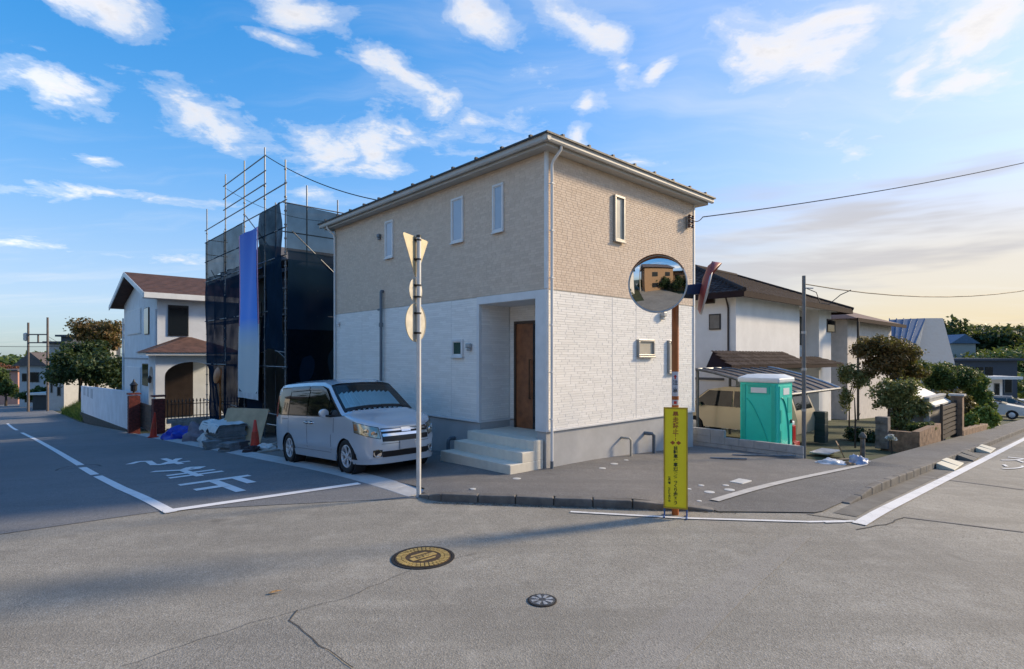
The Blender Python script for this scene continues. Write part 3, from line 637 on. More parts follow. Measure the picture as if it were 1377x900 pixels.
# downpipes
dp = MB().tube([(.10, -ov - .07, gz - .04), (.10, -ov - .06, gz - .12), (.10, -.10, gz - .28), (.10, -.058, gz - .36), (.10, -.058, .16)], .03, 10).build('downpipe', TRIMW, H, smooth=50)
MB().tube([(.10, -.058, .17), (.10, -.058, -.2)], .034, 10).build('downpipe_shoe', GREYP, dp, smooth=50)
for k in range(6): MB().box(.06, .14, -.095, -.02, 1.0 + k * .95, 1.02 + k * .95).build('pipe_clip', TRIMW, dp, fix=False)
MB().tube([(-ov - .07, HV - .1, gz - .04), (-ov - .06, HV - .1, gz - .12), (-.10, HV - .1, gz - .28), (-.055, HV - .1, gz - .36), (-.055, HV - .1, -.9)], .03, 10).build('downpipe', TRIMW, H, smooth=50)
# conduit on the shaded wall
vc = wall_v(515.5); zc = zat(392, 0, vc)
cd = MB().tube([(-.0, vc, zc), (-.07, vc, zc), (-.075, vc, zc - .03), (-.075, vc, -.6)], .042, 10).build('wall_conduit', GREYP, H, smooth=50)
MB().tube([(-.075, vc, zat(416, 0, vc)), (-.075, vc + .16, zat(416, 0, vc) - .01), (-.02, vc + .2, zat(416, 0, vc))], .03, 8).build('conduit_branch', GREYP, cd, smooth=50)
MB().lathe([(.055, 0), (.06, .02), (.06, .1), (.055, .12)], 12, (-.075, vc, zat(440, 0, vc))).build('conduit_joint', GREYP, cd, smooth=40)
# vents and lamps
def vent(name, wall, px, py, s, m, hood=True):
    b = MB()
    if wall == 'u': c = wall_v(px); z = zat(py, 0, c); b.box(-.09 * s, -.0, c - .07 * s, c + .07 * s, z - .02 * s, z + .09 * s).box(-.07 * s, -.0, c - .055 * s, c + .055 * s, z - .09 * s, z - .02 * s)
    else: c = wall_u(px); z = zat(py, c, 0); b.box(c - .07 * s, c + .07 * s, -.10 * s, 0, z - .02 * s, z + .09 * s).box(c - .055 * s, c + .055 * s, -.07 * s, 0, z - .09 * s, z - .02 * s)
    return b.build(name, m, H, bevel=.02 * s, fix=False)
vent('vent_hood', 'u', 511, 319, .9, GREYP); vent('vent_hood', 'u', 456, 436, .9, TRIMW); vent('wall_lamp', 'u', 632, 467, 1.0, STEEL); vent('vent_hood', 'v', 890, 425, 1.1, TRIMB)
# service insulators under the eave
ui = wall_u(924); zi = zat(299, ui, 0)
ib = MB().box(ui - .05, ui + .05, -.06, -.0, zi - .16, zi + .16).build('insulator_bracket', STEEL, H, fix=False)
for dz in (.12, 0, -.12):
    for du in (-.09, .07): MB().lathe([(.02, -.05), (.045, -.03), (.03, 0), (.045, .03), (.02, .05)], 10, (ui + du, -.12, zi + dz)).build('insulator', mat('brown_porcelain', (.10, .05, .035), .2), ib, smooth=50)
    MB().box(ui - .1, ui + .08, -.13, -.05, zi + dz - .012, zi + dz + .012).build('insulator_arm', STEEL, ib, fix=False)
# pipes by the foundation
def lpipe(wall, px, y0, y1, r, m):
    if wall == 'v':
        c = wall_u(px, -.16); zt = zat(y0, c, -.16); p = [(c - .10, .03, zt), (c - .10, -.10, zt), (c - .06, -.16, zt), (c, -.17, zt - .05), (c, -.17, -.7)]
    else:
        c = wall_v(px, -.16); zt = zat(y0, -.16, c); p = [(.03, c, zt), (-.10, c, zt), (-.16, c, zt - .04), (-.17, c, zt - .1), (-.17, c, -.7)]
    MB().tube(p, r, 10).build('service_pipe', m, H, smooth=50)
lpipe('v', 848, 589, 612, .028, BEIGEP); lpipe('v', 879, 583, 613, .045, GREYP); lpipe('u', 603, 590, 610, .045, GREYP)

# ================================================================== the silver minivan
SILV = mat('silver_paint', (.56, .61, .66), .2, .2, var=.01, coat=.7, rv=.0)
CHROME = mat('chrome', (.8, .8, .8), .12, 1., var=.03, rv=0); BLK = mat('black_trim', (.012, .012, .014), .35, var=.1)
RUB = mat('tyre_rubber', (.018, .018, .019), .8, var=.15, vs=20); ALLOY = mat('alloy_rim', (.66, .67, .69), .35, .25, var=.03, rv=.05)
SGLASS = mat('privacy_glass', (.006, .007, .009), .05, var=.02, spec=.45, rv=0); WGLASS = glass_mat('windscreen_glass', (.86, .98, .97), .97)
LENS = glass_mat('clear_lens', (.97, .98, .95), .96); LAMPB = mat('lamp_bowl', (.62, .60, .50), .2, .6, var=.1, vs=14)
AMB = mat('amber_lens', (.55, .22, .03), .2); REDL = mat('red_lens', (.35, .012, .012), .15); PLATE = mat('number_plate', (.45, .46, .47), .5, var=.03)
INT = mat('dark_interior', (.02, .02, .022), .9)
CT = lambda th, n=3.4: (max(0., math.cos(th)) ** (2 / n), max(0., math.sin(th)) ** (2 / n))
HW = .855
def vert_w(z):                                        # width factor with height
    P = [(.2, .955), (.32, .985), (.55, 1.0), (.8, 1.0), (1.02, .985), (1.12, .968), (1.45, .905), (1.66, .845), (1.76, .79), (1.85, .70)]
    for (a, x), (b, y) in zip(P[:-1], P[1:]):
        if z <= b: return x + (y - x) * max(0, (z - a) / (b - a))
    return P[-1][1]
def plan_front(th):                                   # nose outline, th 0 at the side to 90 deg at the middle of the front
    c, s = CT(th); return 1.45 + .83 * s, c
def shear(x, z, s): return x - (.20 * max(0, (z - .62) / .4) ** 1.6 + .06 * max(0, (.5 - z) / .3)) * s
def front_pt(th, z, off=0, side=1):
    x, c = plan_front(th); s = CT(th)[1]; y = HW * c * vert_w(z); p = Vector((shear(x, z, s), y * side, z))
    if off:
        nrm = Vector((math.sin(th) + .001, math.cos(th) * side, 0)).normalized(); p += nrm * off
    return p
def side_pt(x, z, off=0, side=-1):
    k = 1.0 if x > -1.7 else 1 - .07 * ((-1.7 - x) / .6) ** 2
    return Vector((x, side * (HW * vert_w(z) * k + off), z))
AX, WR_, AR = 1.41, .325, .385
def zbot(x):
    b = .24
    for c in (-AX, AX):
        d = abs(x - c)
        if d < AR: b = max(b, .29 + math.sqrt(max(0, AR * AR - d * d)))
    return b
def ztop(x):                                          # centre-line roof / bonnet height
    P = [(-2.3, 1.70), (-2.22, 1.79), (-2.0, 1.815), (-1.2, 1.845), (-.3, 1.85), (.25, 1.82), (.52, 1.75), (1.28, 1.20), (1.42, 1.125), (1.6, 1.10), (1.9, 1.045), (2.1, .995), (2.22, .94), (2.30, .86)]
    for (a, p), (b, q) in zip(P[:-1], P[1:]):
        if x <= b: return p + (q - p) * (x - a) / (b - a)
    return P[-1][1]
CARM = {}
car = thing('minivan', 'silver minivan parked nose out beside the new house', 'van')
body = MB(); pill = MB(); wind = MB()
st = [-2.27, -2.22, -2.1, -1.95, -1.85] + [(-AX + AR * math.cos(a)) for a in np.linspace(math.pi, 0, 13)] + [-.85, -.6, -.2, .2, .52, .78, 1.0] + [(AX + AR * math.cos(a)) for a in np.linspace(math.pi, math.pi * .52, 7)]
st = sorted(set(round(s, 4) for s in st))
def ring_mid(x):
    zb = zbot(x); zt_ = ztop(x); belt = 1.06 + (.0 if x < .9 else (x - .9) * .07); belt = min(belt, zt_ - .035)
    zw = max(belt + .01, min(1.70, zt_ - .11)); L = []
    for z in (zb, zb + (.62 - zb) * .35 if zb < .55 else zb + .02, max(.62, zb + .04), .84 if zb < .8 else zb + .06, belt - .05, belt): L.append(z)
    pts = [side_pt(x, z) for z in L] + [side_pt(x, zw)]
    yr = abs(pts[-1].y); pts += [Vector((x, -yr * .93, zw + (zt_ - zw) * .55)), Vector((x, -yr * .72, zw + (zt_ - zw) * .86)), Vector((x, -yr * .38, zt_ - .008)), Vector((x, 0, zt_))]
    return pts
rings = [ring_mid(x) for x in st]
def front_ring(th):
    x0, c = plan_front(th); s = CT(th)[1]; zt_ = ztop(min(2.30, x0 + .0)); zb = max(.24, zbot(x0)) if th < R(60) else .24; belt = zt_ - .05
    Z = [zb, zb + (.62 - zb) * .35 if zb < .55 else zb + .02, max(.62, zb + .04), .84 if zb < .8 else zb + .06, belt - .05, belt]
    Z = [min(z, belt - .02 * (5 - i) / 5) for i, z in enumerate(Z)]
    pts = [front_pt(th, z, 0, -1) for z in Z]; b = pts[-1]
    for k, (fy, fz) in enumerate(((.985, .5), (.95, .8), (.75, .95), (.4, .99), (0, 1.0))):
        pts.append(Vector((b.x + .0, b.y * fy, belt + (zt_ - belt) * fz)))
    return pts
ths = [R(a) for a in (2, 10, 18, 26, 34, 42, 50, 57, 64, 70, 76, 81, 86, 90)]
frs = [front_ring(t) for t in ths]
allr = rings + frs; xs_ = st + [9] * len(frs)
def mir(p): return Vector((p.x, -p.y, p.z))
for i in range(len(allr) - 1):
    for k in range(10):
        q = [allr[i][k], allr[i + 1][k], allr[i + 1][k + 1], allr[i][k + 1]]
        tgt = body
        xm = (xs_[i] + xs_[i + 1]) / 2
        if i < len(rings) and k == 5 and xm < 1.5 and xm > -2.15: tgt = pill
        if i < len(rings) - 1 and k >= 7 and .5 < xm < 1.33: tgt = wind
        for sgn in (0, 1):
            qq = q if sgn == 0 else [mir(p) for p in q]; tgt.add(qq, [(0, 1, 2, 3)])
# tail
for sgn in (1, -1):
    r0 = rings[0]
    for k in range(10):
        a, b = r0[k], r0[k + 1]; body.add([(a.x, a.y * sgn, a.z), (b.x, b.y * sgn, b.z), (b.x - .03, 0, b.z), (a.x - .03, 0, a.z)], [(0, 1, 2, 3)])
body_o = body.build('body', SILV, car, smooth=38)
pill.build('pillar_band', BLK, car, smooth=40)
# glass, frames, lower trim
def xedge(z): return .52 + (1.75 - z) / .55 * .76
g = MB()                                                # windscreen as one pane set inside black border
bl, br_, tl, tr_ = [], [], [], []
def ws(s, t): x = .56 + .70 * t; zt_ = ztop(x); r_ = ring_mid(x); yw = abs(r_[7].y) * .99; y = yw * s; return Vector((x, y, zt_ - (abs(s) ** 2.2) * (zt_ - r_[7].z) + .012))
g.grid(16, 8, lambda a, b: ws((a * 2 - 1) * .93, .05 + .87 * b)); g.build('windscreen', WGLASS, car, smooth=60)
bd = MB()
def frame(n, f_out, f_in):
    o = [f_out(i / n) for i in range(n + 1)]; i_ = [f_in(i / n) for i in range(n + 1)]
    for k in range(n): bd.add([o[k], o[k + 1], i_[k + 1], i_[k]], [(0, 1, 2, 3)])
frame(16, lambda a: ws((a * 2 - 1), .0), lambda a: ws((a * 2 - 1) * .93, .06)); frame(16, lambda a: ws((a * 2 - 1), 1.02), lambda a: ws((a * 2 - 1) * .93, .90))
for sg in (-1, 1): frame(8, lambda a: ws(sg, a * 1.0), lambda a: ws(sg * .93, .05 + .87 * a))
bd.build('windscreen_seal', BLK, car)
MB().tube([ws(-.7, .99), ws(.1, .965)], .012, 6).build('wiper', BLK, car); MB().tube([ws(0.0, 1.0), ws(.75, .97)], .012, 6).build('wiper', BLK, car)
def side_patch(name, m, poly, off, side=-1, par=None):  # flat-ish patch on the body side from (x, z) outline rows
    b = MB(); rows = 8
    b.grid(max(2, len(poly) - 1), 4, lambda s, t: side_pt(*(lambda i, f: (poly[i][0] + (poly[min(i + 1, len(poly) - 1)][0] - poly[i][0]) * f, (poly[i][1] + (poly[min(i + 1, len(poly) - 1)][1] - poly[i][1]) * f) * (1 - t) + (poly[i][2] + (poly[min(i + 1, len(poly) - 1)][2] - poly[i][2]) * f) * t))(int(min(s * (len(poly) - 1), len(poly) - 1 - 1e-6)), s * (len(poly) - 1) - int(min(s * (len(poly) - 1), len(poly) - 1 - 1e-6))), off, side))
    return b.build(name, m, par or car, smooth=50)
for sd_ in (-1, 1):
    side_patch('window', SGLASS, [(-2.10, 1.12, 1.58), (-1.95, 1.085, 1.66), (-1.42, 1.08, 1.685)], .006, sd_)
    side_patch('window', SGLASS, [(-1.38, 1.085, 1.69), (-.9, 1.085, 1.70), (-.38, 1.085, 1.70)], .008, sd_)
    side_patch('window', SGLASS, [(-.34, 1.085, 1.70), (.2, 1.085, 1.68), (.42, 1.09, 1.635), (.66, 1.10, 1.47)], .008, sd_)
    side_patch('window', SGLASS, [(.70, 1.10, 1.44), (.9, 1.105, 1.30), (1.12, 1.115, 1.15)], .006, sd_)
    side_patch('rain_visor', mat('smoke_visor', (.05, .05, .055), .15, var=.05), [(-1.38, 1.60, 1.71), (-.38, 1.62, 1.715)], .03, sd_)
    side_patch('rain_visor', MATS['smoke_visor'], [(-.34, 1.62, 1.715), (.2, 1.60, 1.70), (.48, 1.53, 1.62), (.72, 1.38, 1.44)], .03, sd_)
    for (x, z0_, z1_) in ((-1.40, .62, 1.06), (-.36, .40, 1.06), (.93, .76, 1.05), (.80, .40, .72)): side_patch('door_gap', BLK, [(x - .008, z0_, z1_), (x + .008, z0_, z1_)], .002, sd_)
    side_patch('door_gap', BLK, [(-1.02, .36, .367), (-.36, .36, .367), (.80, .36, .367)], .002, sd_)
    side_patch('door_gap', BLK, [(-2.05, .985, .995), (-1.42, .985, .995)], .002, sd_)
    side_patch('side_moulding', SILV, [(-1.0, .44, .475), (0, .44, .475), (1.0, .44, .475)], .016, sd_)
    side_patch('side_skirt', SILV, [(-1.02, .21, .34), (0, .21, .34), (1.02, .21, .34)], .02, sd_)
    for x in (-.46, -.22): 
        h_ = MB(); p = side_pt(x, .935, .03, sd_); q = side_pt(x + .17, .935, .03, sd_); a_ = side_pt(x - .02, .935, -.01, sd_); b_ = side_pt(x + .19, .935, -.01, sd_); h_.tube([a_, p, q, b_], .014, 8).build('door_handle', CHROME, car, smooth=50)
        side_patch('handle_recess', MATS['dark_interior'], [(x + .02, .905, .965), (x + .15, .905, .965)], .0025, sd_)
    # mirror
    mp = side_pt(.72, 1.15, .13, sd_); mm = MB(); 
    mm.lathe([(.0, -.06), (.06, -.055), (.085, -.02), (.088, .03), (.08, .05), (.0, .055)], 14, mp, Matrix(((0, 0, 1), (1.15, 0, 0), (0, 1.0, 0)))).build('wing_mirror', SILV, car, smooth=50)
    MB().tube([side_pt(.80, 1.08, -.01, sd_), side_pt(.76, 1.10, .10, sd_)], .022, 8).build('mirror_stalk', BLK, car, smooth=50)
    # tail lamp
    MB().grid(3, 6, lambda a, b: side_pt(-2.27 + .16 * a, 1.02 + .5 * b, .006, sd_)).build('tail_lamp', REDL, car, smooth=50)
def fpatch(name, m, t0, t1, zb_, zt_, off, side, nt=14, nz=6, par=None):
    return MB().grid(nt, nz, lambda a, b: front_pt(t0 + (t1 - t0) * a, zb_(a) + (zt_(a) - zb_(a)) * b, off, side)).build(name, m, par or car, smooth=50)
for sd_ in (-1, 1):
    hl = fpatch('headlight', LAMPB, R(14), R(63), lambda a: .80 - .13 * a, lambda a: .99 - .125 * a, .004, sd_)
    fpatch('headlight_lens', LENS, R(14), R(63), lambda a: .80 - .13 * a, lambda a: .99 - .125 * a, .018, sd_, par=hl)
    for (a_, z_, r_) in ((54, .75, .062), (40, .80, .055)):
        p = front_pt(R(a_), z_, .010, sd_); n_ = Vector((math.sin(R(a_)), math.cos(R(a_)) * sd_, 0)); q = n_.to_track_quat('Z', 'Y').to_matrix()
        MB().lathe([(r_, -.02), (r_, .002), (r_ * .8, .004), (r_ * .7, -.006), (0, .0)], 16, p, q).build('lamp_projector', CHROME, hl, smooth=40)
    fpatch('headlight_rim', BLK, R(13), R(64), lambda a: .79 - .132 * a, lambda a: 1.0 - .124 * a, .0015, sd_, par=hl)
    fpatch('amber_lamp', AMB, R(15), R(22), lambda a: .83, lambda a: .95, .009, sd_, 3, 3, par=hl)
    p = front_pt(R(58), .40, .006, sd_); q = Vector((math.sin(R(58)), math.cos(R(58)) * sd_, 0)).to_track_quat('Z', 'Y').to_matrix()
    fl = MB().lathe([(.075, -.03), (.075, .006), (.055, .008), (.05, -.01), (0, -.006)], 18, p, q).build('fog_lamp', CHROME, car, smooth=40)
    fpatch('fog_bezel', BLK, R(50), R(66), lambda a: .335, lambda a: .46, .002, sd_, 6, 4)
    fpatch('bumper_lip', SILV, R(6), R(90), lambda a: .20, lambda a: .285 , .022, sd_)
def cen(name, m, y, z0_, z1_, off, n=14, par=None):      # patch across the middle of the nose, |y| < given
    tt = math.acos(min(1, (y / HW) ** (3.4 / 2)))
    f_ = lambda a, b: front_pt(tt + (math.pi / 2 - tt) * (1 - abs(2 * a - 1)), (z0_(abs(2 * a - 1)) if callable(z0_) else z0_) * (1 - b) + (z1_(abs(2 * a - 1)) if callable(z1_) else z1_) * b, off, -1 if a < .5 else 1)
    return MB().grid(2 * n, 4, f_).build(name, m, par or car, smooth=50)
gr = cen('grille', BLK, .50, lambda a: .60 + .01 * a, lambda a: .835 + .02 * a, .004)
cen('grille_bar', CHROME, .50, .795, .83, .022, par=gr); cen('grille_bar', CHROME, .49, .705, .755, .022, par=gr); cen('grille_bar', BLK, .48, .655, .67, .018, par=gr)
cen('grille_badge', CHROME, .10, .77, .85, .030, 6, par=gr)
cen('lower_intake', BLK, .50, .32, .43, .004); cen('bumper_gap', BLK, .52, .565, .572, .002)
MB().box(2.285, 2.30, -.165, .165, .44, .605).build('number_plate', PLATE, car, bevel=.006, fix=False)
fpatch('bonnet_gap', BLK, R(12), R(90), lambda a: ztop(plan_front(R(12 + 78 * a))[0]) - .092, lambda a: ztop(plan_front(R(12 + 78 * a))[0]) - .085, .002, -1)
# underside and wheel wells
MB().box(-2.2, 2.0, -.70, .70, .19, .55).build('underbody', INT, car, fix=False)
ic = MB()
ic.add([(-2.1, -.78, 1.0), (1.25, -.78, 1.0), (1.25, .78, 1.0), (-2.1, .78, 1.0)], [(0, 1, 2, 3)])
ic.box(-.55, -.35, -.62, .62, .98, 1.42); ic.build('seat_row', INT, car, fix=False)
MB().box(.55, 1.42, -.74, .74, 1.0, 1.06).build('dashboard', INT, car, bevel=.02, fix=False)
w = MB()
for x in (-AX, AX):
    for sd_ in (-1, 1):
        ay = HW - .10
        wh = bpy.data.objects.new('wheel', None); COL.objects.link(wh); wh.parent = car; wh.location = (x, sd_ * (HW - .115), WR_); wh.rotation_euler = (0, 0, 0 if sd_ > 0 else math.pi)
        axm = Matrix(((1, 0, 0), (0, 0, 1), (0, -1, 0)))        # lathe axis along +y (outwards)
        MB().lathe([(.215, .085), (.235, .10), (.29, .105), (.318, .088), (WR_, .05), (WR_, -.05), (.318, -.088), (.29, -.1), (.2, -.1)], 36, (0, 0, 0), axm, False).build('tyre', RUB, wh, smooth=40)
        rim = MB().lathe([(.218, -.08), (.218, .088), (.205, .094), (.195, .08), (.19, .0)], 36, (0, 0, 0), axm, False).build('rim', ALLOY, wh, smooth=40)
        MB().lathe([(.19, -.02), (.0, -.02)], 24, (0, 0, 0), axm).build('brake_disc', mat('brake_dark', (.05, .05, .05), .5, .6), rim)
        for k in range(6):
            an = k * math.pi / 3 + .3; sp = MB()
            for da in (-.13, .13):
                p0 = Vector((math.cos(an) * .04, .062, math.sin(an) * .04)); p1 = Vector((math.cos(an + da) * .20, .080, math.sin(an + da) * .20)); sp.bar(p0, p1, .026, .022, (0, 1, 0))
            sp.build('spoke', ALLOY, rim, bevel=.004)
        MB().lathe([(.055, .03), (.055, .078), (.045, .088), (0, .088)], 16, (0, 0, 0), axm).build('hub_cap', ALLOY, rim, smooth=40)
        MB().lathe([(AR + .01, -.16), (AR + .01, .09), (AR - .005, .088)], 24, (0, 0, 0), axm, False).build('wheel_well', INT, wh)
# pose: the ground falls towards the back of the car
uc_, vc_ = -2.17, 4.02
pf = Vector((*xy(uc_, vc_ - 1.41), hzuv(-2.8, vc_ - 1.41) + .022)); pr_ = Vector((*xy(uc_, vc_ + 1.41), hzuv(-2.8, vc_ + 1.41) + .022))
xa = (pf - pr_).normalized(); ya = Vector((0, 0, 1)).cross(xa).normalized(); za = xa.cross(ya)
Mx = Matrix((xa, ya, za)).transposed().to_4x4(); Mx.translation = (pf + pr_) / 2
Mx = Mx @ Matrix.Diagonal((1.03, 1.02, 1.03, 1)); car.matrix_world = Mx
# pleated sunshade behind the windscreen
shd = MB(); n_ = 22
def shp(a, b):
    k = round(a * n_); s = (a * 2 - 1) * .86; p = ws(s, .16 + .70 * b); off_ = Vector((-.055, 0, -.075)) + Vector((-.035, 0, -.045)) * (k % 2); return p + off_
shd.grid(n_, 4, shp); sh = shd.build('windscreen_sunshade', mat('silver_sunshade', (.78, .86, .88), .4, .1, var=.04), None); sh.matrix_world = Mx
tag(sh, 'pleated silver sunshade unfolded inside the minivan windscreen', 'sunshade')

# ================================================================== scaffold with netting, banner, house shell behind it
SU = -.8
PIPE = mat('scaffold_pipe', (.20, .215, .23), .45, .5, var=.2, vs=8)
def net_mat(name, col, alpha):
    m = bpy.data.materials.new(name); m.use_nodes = True; t = m.node_tree; L = t.links; t.nodes.clear()
    oc = N(t, 'ShaderNodeTexCoord').outputs['Object']
    n = N(t, 'ShaderNodeTexNoise', inp={'Scale': 1.3, 'Detail': 5.0}); L.new(oc, n.inputs['Vector'])
    df = N(t, 'ShaderNodeBsdfDiffuse'); L.new(mix_(t, n.outputs[0], tuple(c * .6 for c in col), tuple(c * 1.5 for c in col)), df.inputs[0])
    tl = N(t, 'ShaderNodeBsdfTranslucent'); tl.inputs[0].default_value = (*[c * .8 for c in col], 1)
    a0 = N(t, 'ShaderNodeMixShader', inp={0: .35}); L.new(df.outputs[0], a0.inputs[1]); L.new(tl.outputs[0], a0.inputs[2])
    tr = N(t, 'ShaderNodeBsdfTransparent'); ms = N(t, 'ShaderNodeMixShader')
    L.new(math_(t, 'MULTIPLY_ADD', n.outputs[0], .22, alpha - .11), ms.inputs[0])
    L.new(a0.outputs[0], ms.inputs[1]); L.new(tr.outputs[0], ms.inputs[2])
    o = N(t, 'ShaderNodeOutputMaterial'); L.new(ms.outputs[0], o.inputs[0]); MATS[name] = m; return m
NETD = net_mat('dark_blue_net', (.012, .031, .058), .05); NETL = net_mat('thin_blue_net', (.026, .044, .062), .16)
SCF = uvthing('scaffold', 'steel pipe scaffold with open guard rails above the netting', 'scaffold', 0, 0, 0)
PVS = [11.6, 13.6, 15.9, 18.4, 21.3]; PTOP = [9.03, 10.0, 10.1, 10.15, 9.2]
for v_, zt_ in zip(PVS, PTOP):
    p = TUBE('post', PIPE, SCF, [(SU, v_, hzuv(SU, v_)), (SU, v_, zt_)], .026)
    for k in range(20):
        z = hzuv(SU, v_) + .3 + .475 * k
        if z < zt_ - .05: MB().lathe([(.026, 0), (.048, .01), (.048, .05), (.026, .06)], 8, (SU, v_, z)).build('coupler', PIPE, p)
for v_ in (11.6, 14.6, 18.4, 21.3):                      # inner row of posts
    TUBE('post', PIPE, SCF, [(SU + .75, v_, hzuv(SU, v_)), (SU + .75, v_, 8.3)], .026)
for z in (9.66, 9.10, 8.62): TUBE('rail', PIPE, SCF, [(SU - .03, 13.4, z), (SU - .03, 18.6, z)], .022)
for z in (8.2, 7.62): TUBE('rail', PIPE, SCF, [(SU - .03, 11.4, z), (SU - .03, 21.5, z)], .022)
for z in (6.7, 5.75, 3.9, 1.9, .2): TUBE('rail', PIPE, SCF, [(SU - .03, 11.4, z), (SU - .03, 21.5, z)], .022)
for z in (7.75, 7.05): TUBE('rail', PIPE, SCF, [(SU, 21.3, z), (SU + .9, 21.3, z)], .018)
TUBE('brace', PIPE, SCF, [(SU + .05, 15.9, 7.9), (SU + .05, 13.0, 6.1)], .02)
TUBE('brace', PIPE, SCF, [(SU + .1, 21.0, 6.3), (SU + .1, 18.5, 4.8)], .02)
for z in (7.55, 6.55, 5.6, 4.6, 3.7, 1.85): TUBE('rail', PIPE, SCF, [(SU - .1, 11.57, z), (7.2, 11.57, z)], .022)
TUBE('brace', PIPE, SCF, [(SU + .2, 11.53, 6.6), (3.4, 11.53, 3.2)], .02)
for u_ in (1.1, 3.0, 5.0, 7.1): TUBE('post', PIPE, SCF, [(u_, 11.6, hzuv(u_, 11.6)), (u_, 11.6, 8.0)], .026)
for k, (z, vs_) in enumerate(((5.6, (11.8, 21.2)), (3.75, (11.8, 21.2)), (1.85, (14.0, 21.2)))):
    n_ = 5
    for i in range(n_):
        a = vs_[0] + (vs_[1] - vs_[0]) * i / n_; b = vs_[0] + (vs_[1] - vs_[0]) * (i + 1) / n_
        BOX('plank', PIPE, SCF, SU + .06, SU + .68, a + .02, b - .02, z, z + .04)
TUBE('bracket', PIPE, SCF, [(SU, 11.6, zat(474, SU, 11.6)), (SU - .02, 12.5, zat(472, SU, 12.5))], .02)
TUBE('bracket', PIPE, SCF, [(SU, 11.6, zat(482, SU, 11.6)), (SU - .02, 12.2, zat(473, SU, 12.2))], .016)
TUBE('ground_rail', STEEL, SCF, [(SU - .05, 13.2, -.2), (SU - .05, 11.3, -.14)], .022)
# sheets of netting
def cloth(name, label, m, fn, nu, nv, seed, amp, grp=None):
    r = Vector((seed * 7.3, seed * 3.1, 0))
    def f2(a, b):
        p = Vector(fn(a, b)); q = p * .9 + r; n_ = mnoise.noise(Vector((q.x * 1.2, q.y * 1.2, q.z * .35))) + .5 * mnoise.noise(Vector((q.x * 3.1, q.y * 3.1, q.z * .9)))
        return p + amp_dir * n_ * amp
    o = MB().grid(nu, nv, f2).build(name, m, None, smooth=80, fix=False); x, y = xy(0, 0); o.location = (x, y, 0); o.rotation_euler = (0, 0, TH)
    return tag(o, label, 'netting', grp)
amp_dir = Vector((-1, 0, 0))
GB = lambda v: hzuv(SU, v)
cloth('safety_net', 'dark blue scaffold net hanging in folds to the right of the banner', NETD, lambda a, b: (SU - .07, 11.62 + 2.3 * a, 2.2 + .35 * math.sin(a * 2.6) * (1 - b) + (7.55 - 2.2) * b), 24, 50, 1, .22)
cloth('safety_net', 'thin upper net left of the banner over the scaffold corner by the white house', NETL, lambda a, b: (SU - .06, 15.9 + 5.4 * a, 5.9 + (7.62 - 5.9) * b), 16, 12, 2, .05)
cloth('safety_net', 'dark net beside the banner on the side towards the white house', NETD, lambda a, b: (SU - .05, 15.9 + (5.4 - 3.2 * max(0, (.42 - b) / .42)) * a, 0.0 - .8 * a + (5.93 + .8 * a) * b), 24, 44, 3, .18)
cloth('safety_net', 'dark net hanging below the banner down to the rubble', NETD, lambda a, b: (SU + .02, 13.7 + 3.0 * a, GB(14) + .1 + (2.3 - GB(14)) * b), 18, 22, 4, .16)
cloth('safety_net', 'bunched dark net gathered at the foot of the scaffold', NETD, lambda a, b: (SU - .25 - .10 * math.sin(a * 9), 18.1 + 1.0 * a + .9 * b, GB(18) + .03 + (2.9) * b), 14, 14, 8, .14)
amp_dir = Vector((0, -1, 0))
cloth('safety_net', 'thin see-through net at the top of the scaffold next to the new house gutter', NETL, lambda a, b: (SU + 8.2 * a, 11.52, 5.85 + (7.55 - .12 * math.sin(a * 3.1) - 5.85) * b), 22, 12, 5, .05)
cloth('safety_net', 'dark net across the scaffold side facing the new house', NETD, lambda a, b: (SU + .02 + 8.2 * a, 11.50, 1.0 + (5.9 - 1.0) * b), 30, 36, 6, .12)
cloth('safety_net', 'black lower net behind the minivan roof', net_mat('black_net', (.006, .012, .02), .05), lambda a, b: (SU + .02 + 8.2 * a, 11.47, GB(11.5) + .1 + (3.1 - GB(11.5)) * b), 22, 16, 7, .05)
# banner
def grad_mat():
    m = bpy.data.materials.new('banner_print'); m.use_nodes = True; t = m.node_tree; b = t.nodes['Principled BSDF']; L = t.links
    sp = N(t, 'ShaderNodeSeparateXYZ'); L.new(N(t, 'ShaderNodeTexCoord').outputs['Object'], sp.inputs[0])
    L.new(ramp_(t, math_(t, 'DIVIDE', sp.outputs[2], 6.2), [(0, (.62, .68, .68)), (.28, (.52, .60, .64)), (.37, (.30, .48, .72)), (.46, (.03, .25, .85)), (1, (.008, .10, .52))]), b.inputs['Base Color']); b.inputs['Roughness'].default_value = .6; return m
bz = zat(530, SU - .15, 13.9)
BN = uvthing('banner', 'tall blue and white banner with pink edges tied to the scaffold', 'banner', SU - .2, 13.75, bz)
bt = 7.05 - bz
def bwave(y, z): return .02 * math.sin(z * 1.1 + y * 2) + .02 * math.sin(y * 5 + z * .7)
def bfn(a, b):
    ya, yb = .02, 2.0; y = ya + (yb - ya) * a; lo = .55 * (abs(2 * a - 1) ** 4); lo = .15 * abs(2 * a - 1) ** 6
    z = lo + (bt - lo) * b; return (bwave(y, z) - .02, y, z)
MB().grid(20, 40, bfn).build('sheet', grad_mat(), BN, smooth=80, fix=False)
PINK = mat('pink_hem', (.62, .28, .42), .7); WHEM = mat('white_hem', (.66, .70, .72), .7)
for (ya, yb) in ((-.10, .02), (2.0, 2.12)):
    MB().grid(2, 40, lambda a, b: (bwave(ya, 2.6 + (bt - 2.6) * b) - .015, ya + (yb - ya) * a, 2.6 + (bt - 2.6) * b)).build('hem', PINK, BN, fix=False)
    MB().grid(2, 20, lambda a, b: (bwave(ya, 2.6 * b) - .015, ya + (yb - ya) * a, -.1 + 2.7 * b)).build('hem', WHEM, BN, fix=False)
